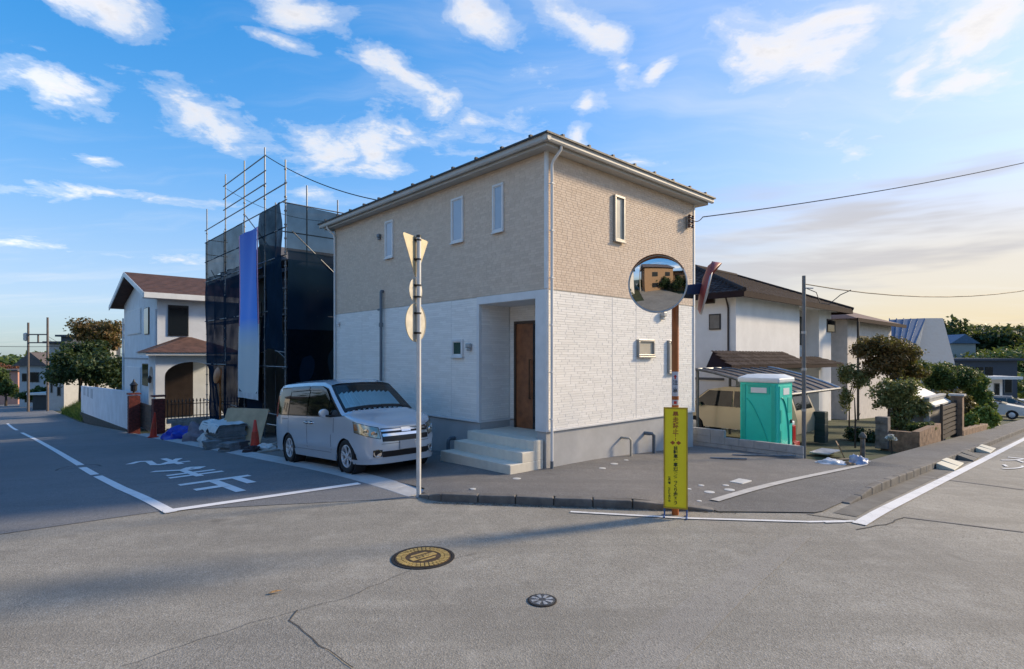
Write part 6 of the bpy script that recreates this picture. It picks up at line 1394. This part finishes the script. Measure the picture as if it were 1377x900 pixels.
for k in range(70):
    d = rg.uniform(98, 125); px = rg.uniform(1290, 1560); t = (px - 1290) / 130; yy = 492 - 24 * min(1, t) + rg.uniform(0, 16); p = at(px, yy, d); cs.append((tuple(p), (rg.uniform(2, 3.6), rg.uniform(2, 3), rg.uniform(1.4, 2.4))))
wood('hill_thicket', 'sunlit green thicket on the lower slope above the white house', cs, 30000, .55, LG, 32); cs = []
for k in range(120):
    d = rg.uniform(240, 330); px = rg.uniform(-420, 420); yy = 486 + 5 * mnoise.noise(Vector((px * .02, 1, 0))) + rg.uniform(0, 12); p = at(px, yy, d); cs.append((tuple(p), (rg.uniform(6, 11), rg.uniform(5, 8), rg.uniform(3, 5))))
wood('distant_treeline', 'distant low line of trees behind the houses down the left-hand road', cs, 26000, 1.6, LG, 33); cs = []
for k in range(90):
    d = rg.uniform(70, 120); px = rg.uniform(1190, 1500); p = at(px, 520 + rg.uniform(-4, 12), d); cs.append((tuple(p), (rg.uniform(2, 4), rg.uniform(2, 3), rg.uniform(1.5, 2.4))))
wood('roadside_thicket', 'green growth between the far houses on the right', cs, 16000, .5, LG, 34)
# what stands behind the camera and shows in the round mirror and the van's windows
o = thing('stucco_house', 'cream stucco house with flat dark roof behind the viewpoint, seen in the mirror', 'house', (1.5, -15, 0)); 
MB().box(-5, 5, -8, 0, -.2, 5.6).build('wall', mat('warm_stucco', (.30, .19, .11), .8, var=.08), o, fix=False); BOX('roof', ROOFK, o, -6, 6, -9, 1.0, 5.6, 5.95)
for x in (-3, 1.2):
    w_ = BOX('window', DARK, o, x, x + 1.6, -.02, .05, 3.2, 4.5); BOX('pane', GLD, w_, x + .1, x + 1.5, .02, .07, 3.3, 4.4)
for k, (x, y, rx, lm) in enumerate(((4.6, -5.2, 1.9, LD), (8.2, -5.0, 2.2, LG), (12, -4.6, 2.4, LD), (2.0, -9, 1.8, LD), (6, -11, 2.6, LG), (-9, -13, 2.4, LD), (-13, -10, 2.6, LG), (-3.5, -8.5, 1.6, LD), (-6.8, -8.0, 1.5, LG), (.2, -7.6, 1.4, LD))):
    plant('hedge_bush', 'leafy bush in the row behind the viewpoint, seen in the mirror', 'bush', (x, y, 0), [((0, 0, 1.5), (rx, 1.6, 1.5)), ((.6, 0, 2.6), (rx * .7, 1.2, 1.2))], 4000, .2, lm, 40 + k, (0, 0, 1.5), 'bushes behind the viewpoint')
rw = thing('retaining_wall', 'concrete retaining wall across the junction, seen in the mirror', 'wall', (-.5, -3.6, 0), -.06); 
for k in range(16): BOX('panel', CONC, rw, 3.5 + k * 1.0, 4.48 + k * 1.0, -.1, .1, -.2, 1.1)
o = upole('concrete utility pole behind the viewpoint, seen in the mirror', *uv(-9.5, -5.0), 11)
for k in range(4): wire('overhead line behind the viewpoint, seen in the mirror', (Vector((-40, -6 - k * .4, 8 + .7 * k)), Vector((40, -14 - k * .4, 9 + .7 * k))), .8, .02, grp='overhead lines behind the viewpoint')
for k in range(9):
    v__ = -1 + 3.1 * k; plant('roadside_hedge', 'dark clipped hedge along the far side of the left-hand road', 'hedge', hedge_ground(-12.2, v__), [((0, 0, 1.2), (1.9, 1.9, 1.3))], 1800, .2, LD, 60 + k, (0, 0, .8), 'hedges along the far side of the left-hand road')

for k, (v__, hh) in enumerate(((15, 7.5), (21, 7), (28, 8))):  # unseen trees added so the van's side windows reflect something dark
    plant('added_tree', 'tall dark tree added for the van window reflections, behind the hedge across the left-hand road', 'tree', hedge_ground(-15.5, v__), [((0, 0, hh * .62), (3.2, 3.2, hh * .38)), ((.8, 0, hh * .4), (2.6, 2.6, hh * .25))], 3500, .35, LD, 80 + k, (0, 0, hh * .5), 'trees added across the left-hand road for the van reflections')

PALEW = mat('pale_render_wall', (.72, .70, .66), .85, var=.05)  # houses added out of view to bounce sunlight onto the new house's shaded side
for (u_, v_, w_, lb) in ((-24, -3, 8.5, 'pale two-storey house added to bounce light, behind the hedge opposite the stop line'), (-25, -15, 9, 'two-storey house added to bounce light, at the corner across the junction'), (-23, 43, 8, 'pale two-storey house added out of view further down the far side of the left-hand road')):
    o = uvthing('added_house', lb, 'house', u_, v_); MB().box(0, 8, 0, w_, -3, 6.6).build('wall', PALEW if v_ > -10 else MATS['warm_stucco'], o, fix=False)
    MB().prism([(-.6, 6.6), (8.6, 6.6), (4, 8.6)], lambda a, b, t: (a, t, b), -.5, w_ + .5).build('roof', BRR, o)
    for y in (1.2, 5.2):
        for z in (.9, 4.0): q_ = BOX('window', DARK, o, 7.98, 8.05, y, y + 1.7, z, z + 1.3); BOX('pane', GLD, q_, 8.02, 8.07, y + .08, y + 1.62, z + .08, z + 1.22)

# ================================================================== road sign seen from behind
sg = gnd(563, 668); SGD = Vector((.36, .93, 0)).normalized(); rz_ = math.atan2(SGD.y, SGD.x)
RS = thing('road_sign', 'white signpost with the backs of a triangular and two round signs', 'road sign', sg, rz_)     # local x runs along the plates
ztp_ = CH + (HY - 319) / F * sg.y - sg.z
SPW = mat('signpost_white', (.66, .66, .64), .45, var=.08, vs=4); SGB = mat('sign_back', (.56, .49, .33), .5, .15, var=.12, vs=5); SGB2 = mat('sign_back_grey', (.58, .55, .47), .45, .25, var=.12, vs=5)
MB().tube([(0, 0, -.3), (0, 0, ztp_)], .038, 14).build('post', SPW, RS, smooth=50); MB().lathe([(.041, ztp_ - .01), (.041, ztp_ + .03), (.0, ztp_ + .04)], 14).build('post_cap', DARK, RS, smooth=40)
zt3 = CH + (HY - 313) / F * 8.75 - sg.z; yf = .052
def rnd(poly, r, n=5):
    out = []
    for i in range(len(poly)):
        p0, p1, p2 = (Vector((*poly[i - 1], 0)), Vector((*poly[i], 0)), Vector((*poly[(i + 1) % len(poly)], 0))); a = p1 + (p0 - p1).normalized() * r; b = p1 + (p2 - p1).normalized() * r
        for k in range(n + 1): t = k / n; q = a * (1 - t) ** 2 + p1 * 2 * t * (1 - t) + b * t * t; out.append((q.x, q.y))
    return out
MB().prism(rnd([(-.40, zt3), (.40, zt3), (0, zt3 - .69)], .06), lambda a, b, t: (a, t, b), yf, yf + .004).build('triangle_plate', SGB, RS)
MB().prism(rnd([(-.40, zt3), (.40, zt3), (0, zt3 - .69)], .06), lambda a, b, t: (a, t, b), yf + .0045, yf + .006).build('triangle_face', mat('sign_red', (.45, .02, .02), .4), RS)
def disc(name, zc, r, m, dpt=0): return MB().lathe([(0, 0), (r, 0), (r, .005), (0, .005)], 32, (0, yf + dpt, zc), Matrix(((1, 0, 0), (0, 0, 1), (0, -1, 0)))).build(name, m, RS)
zc1 = CH + (HY - 390.5) / F * sg.y - sg.z; zc2 = CH + (HY - 434) / F * sg.y - sg.z
disc('small_round_plate', zc1, .20, SGB2); disc('large_round_plate', zc2, .31, SGB2)
MB().lathe([(.305, -.006), (.315, -.006), (.315, .006), (.305, .006)], 32, (0, yf, zc2), Matrix(((1, 0, 0), (0, 0, 1), (0, -1, 0))), False).build('plate_rim', SGB, RS)
for y_ in (323, 349, 384, 399.5, 421.5, 448):
    z = CH + (HY - y_) / F * sg.y - sg.z; MB().box(-.065, .065, .030, .052, z - .016, z + .016).build('clamp', mat('dark_clamp', (.06, .055, .05), .5, .5), RS, fix=False); MB().lathe([(.044, z - .014), (.044, z + .014)], 14).build('clamp_band', MATS['dark_clamp'], RS)
for x in (-.02, .02): MB().box(x - .008, x + .008, yf - .012, yf, zc2 - .26, zc2 + .26).build('stiffener', SGB2, RS, fix=False)

# ================================================================== traffic mirror
ORG = mat('orange_paint', (.42, .12, .022), .45, var=.14, vs=4, dirt=.2); mg = gnd(908, 692)
TM = thing('traffic_mirror', 'orange-posted traffic mirror with round convex mirror on the street corner', 'traffic mirror', mg)
MC = at(884, 382, 7.75) - mg
ptop = CH + (HY - 378) / F * mg.y - mg.z
MB().tube([(0, 0, -.3), (0, 0, ptop)], .050, 16).build('post', ORG, TM, smooth=50); MB().lathe([(.052, ptop - .01), (.05, ptop + .02), (0, ptop + .03)], 16).build('post_cap', ORG, TM, smooth=50)
mm_ = bpy.data.materials.new('mirror_glass'); mm_.use_nodes = True; pb = mm_.node_tree.nodes['Principled BSDF']; pb.inputs['Metallic'].default_value = 1; pb.inputs['Roughness'].default_value = .015; pb.inputs['Base Color'].default_value = (.62, .64, .66, 1)
RIM = mat('mirror_rim', (.50, .50, .50), .4, .3, var=.08); NVY = mat('blue_bracket', (.02, .05, .12), .45, var=.1)
def round_mirror(c, n, r, backm, Rs=1.9):
    q = Vector(n).normalized().to_track_quat('Z', 'Y').to_matrix(); sag = Rs - math.sqrt(Rs * Rs - r * r)
    prof = [(r * k / 16, math.sqrt(Rs * Rs - (r * k / 16) ** 2) - Rs + sag) for k in range(16, -1, -1)]
    m = MB().lathe(prof, 48, c, q).build('mirror_face', mm_, TM, smooth=80)
    MB().lathe([(r - .004, -.01), (r + .014, -.012), (r + .020, .006), (r + .010, .016), (r - .002, .006)], 48, c, q, False).build('mirror_rim', RIM, m, smooth=40)
    MB().lathe([(r + .012, -.012), (r * .86, -.06), (r * .4, -.085), (0, -.09)], 40, c, q).build('mirror_back', backm, m, smooth=50)
    # hood over the upper half
    hv = MB(); up = q.inverted() @ Vector((0, 0, 1)); a0 = math.atan2(up.y, up.x)
    hv.grid(24, 2, lambda a, b: Vector(c) + q @ Vector(((r + .022) * math.cos(a0 + (a - .5) * 2.5), (r + .022) * math.sin(a0 + (a - .5) * 2.5), -.02 + .14 * b * math.sin(a * math.pi))))
    o = hv.build('mirror_hood', backm, m, smooth=60, fix=False); s_ = o.modifiers.new('solid', 'SOLIDIFY'); s_.thickness = .004
    return m
view = (Vector((0, 0, CH)) - (MC + mg)).normalized()
round_mirror(MC, view + Vector((-.10, 0, .015)), .385, ORG)
MC2 = at(950.5, 388, 8.05) - mg
round_mirror(MC2, Vector((.93, -.27, -.22)), .37, mat('faded_red', (.36, .07, .05), .5, var=.15, vs=5))
b0, b1 = at(921, 391, 7.98) - mg, at(946, 388, 8.03) - mg
MB().bar(b0, b1, .10, .15).build('bracket', NVY, TM, bevel=.01); MB().bar(at(905, 391, 7.98) - mg, b0, .07, .06).build('bracket_arm', NVY, TM, bevel=.006)
MB().bar(at(918, 398, 7.93) - mg, at(932, 399, 7.95) - mg, .05, .06).build('bracket_clamp', DARK, TM, bevel=.006); MB().bar(Vector((0, 0, MC.z)), MC + Vector((0, .08, 0)), .05, .05).build('bracket_arm', NVY, TM)
# sticker on the post: red arrow and the word caution
def stick(name, m, z0_, z1_, r, a0=-2.2, a1=-.9): return MB().grid(10, 1, lambda a, b: (r * math.cos(a0 + (a1 - a0) * a), r * math.sin(a0 + (a1 - a0) * a), z0_ + (z1_ - z0_) * b)).build(name, m, TM, smooth=60, fix=False)
zz_ = lambda y: CH + (HY - y) / F * 7.97 - mg.z
stick('sticker', mat('sticker_white', (.55, .56, .60), .5), zz_(533), zz_(500), .0515, -2.9, -.25)
stick('sticker', MATS['sticker_white'], zz_(545), zz_(538), .0515, -2.9, -.25)
SRED = mat('sticker_red', (.45, .03, .03), .5); TXB = mat('sticker_ink', (.015, .015, .02), .6)
vd = math.atan2(-mg.y, -mg.x)
ar = MB().prism([(0, .032), (.026, 0), (.010, 0), (.010, -.03), (-.010, -.03), (-.010, 0), (-.026, 0)], lambda a, b, t: (a, t, b), -.0535, -.0528).build('arrow_mark', SRED, TM); ar.location = (0, 0, zz_(507)); ar.rotation_euler = (0, 0, vd + math.pi / 2)
for k, ch in enumerate('注意'):
    t_ = text_mesh('sticker_letter', ch, .075, TXB, TM, .001, .0002); t_.rotation_euler = (R(90), 0, vd + math.pi / 2); t_.location = Vector((0, 0, zz_(515 + 10 * k))) + Vector((math.cos(vd), math.sin(vd), 0)) * .053
t_ = MB().box(-.02, .02, -.0535, -.0528, -.02, .02).build('sticker_mark', SRED, TM, fix=False); t_.location = (0, 0, zz_(541.5)); t_.rotation_euler = (0, 0, vd + math.pi / 2)

# ================================================================== yellow notice board strapped in front of the post
yd = 7.88; yb_ = at(908.5, 684, yd); YB = thing('notice_board', 'tall yellow notice board with Japanese lettering on short blue legs', 'notice board', (yb_.x, yd, hz(yb_.x, yd)), math.atan2(yd, yb_.x) - math.pi / 2)
gz3 = YB.location.z; bw_, z0_, z1_ = .33, zat(684, *uv(yb_.x, yd)) - gz3, zat(548, *uv(yb_.x, yd)) - gz3
YEL = mat('sign_yellow', (.97, .78, .02), .45, var=.04, vs=2); YFR = mat('yellow_frame', (.55, .36, .03), .45, var=.12, vs=6)
BOX('panel', YEL, YB, -bw_ / 2 + .012, bw_ / 2 - .012, -.010, .0, z0_ + .012, z1_ - .012)
for (a, b, c, d) in ((-bw_ / 2, bw_ / 2, z1_ - .02, z1_), (-bw_ / 2, bw_ / 2, z0_, z0_ + .02), (-bw_ / 2, -bw_ / 2 + .02, z0_ + .021, z1_ - .021), (bw_ / 2 - .02, bw_ / 2, z0_ + .021, z1_ - .021)): BOX('frame', YFR, YB, a, b, -.018, .012, c, d)
LEGB = mat('blue_leg', (.03, .12, .35), .5)
for x in (-bw_ / 2 + .012, bw_ / 2 - .012): TUBE('leg', LEGB, YB, [(x, .01, 0), (x, .01, z0_ + .06)], .011); TUBE('foot', LEGB, YB, [(x, -.1, .014), (x, .14, .014)], .010)
INKR = mat('board_red', (.40, .10, .02), .6); INKK = mat('board_ink', (.03, .04, .015), .6)
H_ = z1_ - z0_
def vtext(s, x, ztop, size, m, bold):
    for k, ch in enumerate(s):
        t_ = text_mesh('letter', ch, size, m, YB, bold, .0002); t_.rotation_euler = (R(90), 0, 0); t_.location = (x, -.0112, ztop - (k + .5) * size * 1.0)
vtext('暴走禁止', .0, z1_ - .06, .082, INKR, .002); vtext('!!', .0, z1_ - .06 - 4 * .078, .055, INKR, .002)
for s_ in (-1, 1): MB().prism([(s_ * .005, .0), (s_ * .04, .03), (s_ * .075, 0), (s_ * .04, -.03)], lambda a, b, t: (a, t, b), -.0125, -.0105).build('diamond_mark', INKR, YB).location = (0, 0, z1_ - .06 - 4 * .078 - .13)
vtext('自転車は車道をゆっくり走ろう', .0, z1_ - .06 - 4 * .078 - .175, (H_ - .60) / 14, INKK, .0022)
vtext('交通安全協会', -.085, z0_ + .30, .036, INKK, .001); vtext('警察署', -.085, z0_ + .45, .036, INKK, .001)

# ================================================================== covers in the road, leaf, caps on the lot
def cover(label, px, py, r, m1, m2, rot, big=True):
    g_ = gnd(px, py); o = thing('manhole_cover', label, 'manhole cover', (g_.x, g_.y, g_.z), rot)
    MB().lathe([(r * 1.10, .000), (r * 1.10, .008), (r * 1.0, .010), (r * 1.0, .004), (0, .004)], 40).build('frame_ring', mat('iron_dark', (.045, .04, .035), .6, .4, var=.2, vs=12), o)
    MB().lathe([(0, .005), (r * .97, .005), (r * .97, .011), (0, .011)], 40).build('lid', m2, o)
    if big:
        n = 0
        for (r0, r1, cnt) in ((.62, .74, 30), (.76, .92, 36)):
            b = MB()
            for k in range(cnt):
                a0, a1 = 2 * math.pi * (k + .1) / cnt, 2 * math.pi * (k + .86) / cnt; P = [(r * r0 * math.cos(a0), r * r0 * math.sin(a0)), (r * r1 * math.cos(a0), r * r1 * math.sin(a0)), (r * r1 * math.cos(a1), r * r1 * math.sin(a1)), (r * r0 * math.cos(a1), r * r0 * math.sin(a1))]
                b.prism(P, lambda x, y, t: (x, y, t), .010, .015)
            b.build('raised_pattern', m1, o)
        MB().prism([(-.50 * r, -.12 * r), (.50 * r, -.12 * r), (.50 * r, .12 * r), (-.50 * r, .12 * r)], lambda x, y, t: (x, y, t), .010, .016).build('centre_plate', m1, o)
        for s_ in (-1, 1): MB().prism([(-.36 * r, .24 * r * s_), (.36 * r, .24 * r * s_), (.28 * r, .34 * r * s_), (-.28 * r, .34 * r * s_)], lambda x, y, t: (x, y, t), .010, .014).build('raised_pattern', m1, o)
        t_ = text_mesh('lettering', 'おすい', r * .21, MATS['iron_dark'], o, .001, .0005); t_.location = (0, 0, .0165)
    else:
        for k in range(8):
            a = k * math.pi / 4; MB().prism([(r * .3 * math.cos(a - .25), r * .3 * math.sin(a - .25)), (r * .85 * math.cos(a - .2), r * .85 * math.sin(a - .2)), (r * .85 * math.cos(a + .2), r * .85 * math.sin(a + .2)), (r * .3 * math.cos(a + .25), r * .3 * math.sin(a + .25))], lambda x, y, t: (x, y, t), .010, .014).build('raised_pattern', m1, o)
    return o
cover('round manhole cover with yellow patterned lid in the junction', 569, 750, .325, mat('worn_yellow', (.46, .33, .11), .6, var=.2, vs=18), mat('lid_brown', (.10, .065, .035), .6, .3, var=.2, vs=10), .75)
cover('small grey round valve cover in the old asphalt', 729, 808, .125, mat('pale_iron', (.40, .43, .46), .5, .3, var=.2, vs=20), mat('lid_grey', (.10, .11, .12), .6, .4, var=.2, vs=20), .3, False)
cover('dark manhole lid under the centre line of the left-hand road', 106, 630, .42, ROADNEW, ROADNEW, 0, False)
lf = MB().prism([(0, 0), (.035, .018), (.085, .014), (.13, 0), (.085, -.014), (.035, -.018)], lambda a, b, t: (a, b, t + .012 * math.sin(a * 20)), .012, .0135).build('fallen_leaf', mat('dry_leaf', (.45, .26, .10), .7, var=.1), None); lf.location = gnd(360, 800); lf.rotation_euler = (.15, 0, .5); tag(lf, 'single dry brown leaf lying on the junction asphalt', 'leaf')
CAPW = mat('white_cap', (.60, .60, .57), .6, var=.08)
def lot_hit(px, py):
    a = (px - CX) / F; b = (HY - py) / F; d = 6.
    while CH + b * d > lotz(*uv(a * d, d)) and d < 40: d += .01
    return Vector((a * d, d, lotz(*uv(a * d, d))))
for (px, py, r, lb) in ((926, 658, .045, 'small white pipe cap in the lot just beside the yellow notice board'), (943, 653, .05, 'small white pipe cap between the notice board and the two large caps'),
    (954, 662, .085, 'large white round cap, the one of the pair closer to the notice board'), (976, 653, .055, 'small white pipe cap touching the corner of the rectangular meter lid'),
    (981, 659, .085, 'large white round cap in front of the rectangular meter lid'), (940, 674, .04, 'small white pipe cap beside the kerb behind the notice board'),
    (695, 644, .075, 'white round cap in the lot in front of the cream steps'), (810, 630, .07, 'white round cap between the corner downpipe and the beige service pipe'),
    (826, 624, .08, 'white round cap close to the foot of the beige service pipe'), (595, 613, .06, 'white cap by the foundation pipe on the minivan side'),
    (608, 615.5, .06, 'white cap by the foundation pipe on the side of the steps'), (842, 619, .05, 'small white cap between the beige and the grey service pipes'), (636, 658, .05, 'small white cap near the kerb between the signpost and the steps')):
    c_ = MB().lathe([(0, -.01), (r, -.01), (r, .006), (r * .9, .008), (0, .008)], 20).build('pipe_cap', CAPW, None, smooth=40); c_.location = lot_hit(px, py); tag(c_, lb, 'pipe cap', 'pipe caps in the lot')
mb_ = BOX('meter_lid', CAPW, None, -.19, .19, -.12, .12, -.01, .016, .006); mb_.location = lot_hit(996, 648); mb_.rotation_euler = (0, 0, TH); tag(mb_, 'white rectangular meter lid in the lot near the concrete edging', 'meter lid')

# ================================================================== site clutter by the scaffold
rows = [[(u_, v_) for u_ in (-2.77, -1.6, -.6, .6)] for v_ in axis([(9.65, 24, .6)])]
tag(strip_sheet('gravel_lot', rows, mat('pale_gravel', (.30, .285, .26), .95, var=.3, vs=6, bump=.8, bs=40), None, .028), kind='structure')
def onlot(px, py): return gnd(px, py, .03)
CONE = mat('cone_red', (.62, .045, .02), .5, var=.12, vs=4); 
def cone(label, px, py, h, tilt=0):
    o = thing('traffic_cone', label, 'traffic cone', onlot(px, py), .4); o.rotation_euler = (0, tilt, .4)
    BOX('base', CONE, o, -.18, .18, -.18, .18, 0, .035, .01); MB().lathe([(.14, .03), (.035, h), (.02, h + .01), (0, h + .01)], 20).build('body', CONE, o, smooth=50); MB().lathe([(.1145, .24 * h / .7), (.0875, .42 * h / .7)], 20).build('collar', mat('cone_collar', (.55, .06, .03), .4), o, smooth=50)
cone('red traffic cone standing beside the red brick gate post', 206, 588, 1.05, .06); cone('red traffic cone standing by the rear of the silver minivan', 343, 603, .85)
BLKG = mat('stacked_slate', (.20, .23, .25), .85, var=.2, vs=5, bump=.3); BSH = mat('white_sheet', (.62, .66, .66), .6, var=.08, vs=3)
bs_ = thing('siding_stack', 'stack of grey siding boards draped with white sheeting on the gravel', 'boards', onlot(298, 601), TH)
rr = random.Random(4)
for k in range(9): BOX('board', BLKG, bs_, -.15 + rr.uniform(-.05, .05), .75 + rr.uniform(-.05, .05), rr.uniform(-.05, .05), 1.7 + rr.uniform(-.08, .08), k * .075, k * .075 + .066)
MB().grid(16, 16, lambda a, b: (-.22 + 1.05 * a, -.08 + 1.9 * b, .70 + .07 * mnoise.noise(Vector((a * 4, b * 5, 1))) - .45 * max(0, a * 4 - 3.6) - .55 * max(0, (.10 - a) * 8) * (.6 + .5 * mnoise.noise(Vector((b * 6, 0, 2)))))).build('sheet', BSH, bs_, smooth=50, fix=False)
for k, (px, py, lb) in enumerate(((284, 603, 'short stack of grey offcut boards in front of the siding stack'), (322, 604, 'loose dark blocks between the siding stack and the cone'), (310, 606, 'low pile of grey paving pieces at the gutter edge'))):
    p_ = thing('offcut_pile', lb, 'offcuts', onlot(px, py), TH + .3 * k)
    for j in range(4): BOX('offcut', BLKG if k != 1 else mat('dark_block', (.07, .08, .09), .8), p_, -.2 + rr.uniform(-.05, .05), .2 + rr.uniform(-.05, .1), -.15, .25 + rr.uniform(-.05, .1), j * .06, j * .06 + .055)
PLY = mat('pale_plywood', (.52, .40, .25), .8, var=.12, vs=3)
for (px, py, w_, h_, lb, lean) in ((322, 598, 1.55, 1.15, 'large pale plywood panel leaning on the scaffold behind the siding stack', .45), (304, 598, .8, 1.15, 'narrow pale plywood panel leaning beside the large one', .5)):
    o = thing('leaning_plywood', lb, 'plywood', onlot(px, py), TH - math.pi / 2 + .55); MB().hexa([(-w_ / 2, 0, 0), (w_ / 2, 0, 0), (w_ / 2, .02, 0), (-w_ / 2, .02, 0), (-w_ / 2, lean, h_), (w_ / 2, lean, h_), (w_ / 2, lean + .02, h_), (-w_ / 2, lean + .02, h_)]).build('sheet', PLY, o)
    BOX('batten', PLY, o, -w_ / 2, w_ / 2, lean + .03, lean + .06, h_ - .1, h_ - .05)
bag('crumpled_tarp', 'bunched bright blue tarp on the gravel by the gate post', onlot(244, 589), .55, mat('blue_tarp', (.015, .05, .50), .45, var=.12, vs=5), 11, 'tarp', sc=(1.1, .9, .8)); bag('crumpled_tarp', 'grey-mauve tarp bundle beside the siding stack', onlot(268, 592), .46, mat('mauve_tarp', (.22, .20, .24), .7, var=.15, vs=5), 12, 'tarp', sc=(1.1, .8, 1.2))
bag('cement_sack', 'white sack slumped against the stacked boards', onlot(287, 598), .42, BSH, 13, 'sack', sc=(1, 1, 1.1)); bag('cement_sack', 'small white bags piled behind the minivan rear wheel', onlot(357, 604), .26, BSH, 14, 'sack'); bag('cement_sack', 'dark sack lying next to the red cone by the minivan', onlot(338, 607), .24, mat('dark_sack', (.03, .02, .025), .8), 15, 'sack')
for k, (px, py, L, an) in enumerate(((232, 578, 1.6, .1), (240, 582, 1.9, .3), (225, 583, 1.4, -.2), (330, 607, 1.4, .5), (347, 609, 1.1, .2))):
    t_ = BOX('timber_plank', mat('weathered_timber', (.42, .40, .36), .85, var=.2, vs=4), None, 0, L, -.06, .06, 0, .04); t_.location = onlot(px, py) + Vector((0, 0, .05 * (k % 2))); t_.rotation_euler = (0, .02, TH - math.pi / 2 * 0 + an)
    tag(t_, ['grey plank lying behind the blue tarp', 'longer pale plank resting over the blue tarp edge', 'plank lying by the foot of the brick gate post', 'plank lying beneath the red cone', 'short plank beside the minivan rear bumper'][k], 'plank')
om = at(293, 505, 23.5); o = thing('orange_mirror', 'orange backed traffic mirror half hidden behind the scaffold net', 'traffic mirror', (om.x, om.y, hz(om.x, om.y)))
TUBE('post', ORG, o, [(.1, 0, 0), (.1, 0, om.z - o.location.z + .2)], .04); MB().lathe([(.36, -.02), (.34, .05), (.15, .10), (0, .11)], 28, (0, 0, om.z - o.location.z), Vector((-.65, -.74, .15)).to_track_quat('Z', 'Y').to_matrix()).build('mirror_back', ORG, o, smooth=50)
# dead leaves and grit gathered along the kerb
v_, f_ = leaves([((.9 + .55 * k * .0, 8.4, 0), (1, 1, 1))], 4, .02, 1)
rg = np.random.default_rng(4); n = 900; t = rg.uniform(0, 1, n); uu = -3.05 + t * 2.9; vv = -.5 - t * 3.4 - np.abs(rg.normal(0, .06, n)) - .0; Vs = []
for a, b in zip(uu, vv):
    a -= abs(rg.normal(0, .05)) + .02; x, y = xy(a, b); s_ = rg.uniform(.004, .014); an = rg.uniform(0, 6.28); c_, d_ = math.cos(an) * s_, math.sin(an) * s_; z = hzuv(a, b) + .006
    Vs += [(x + c_, y + d_, z + rg.uniform(0, .006)), (x - d_, y + c_, z), (x - c_, y - d_, z + rg.uniform(0, .006)), (x + d_, y - c_, z)]
tag(mesh_np('kerb_litter', Vs, np.arange(len(Vs)).reshape(-1, 4), mat('litter_brown', (.13, .11, .08), .9, var=.35, vs=40), None), 'grit and dead leaf scraps along the foot of the kerb', 'litter', kind='stuff')
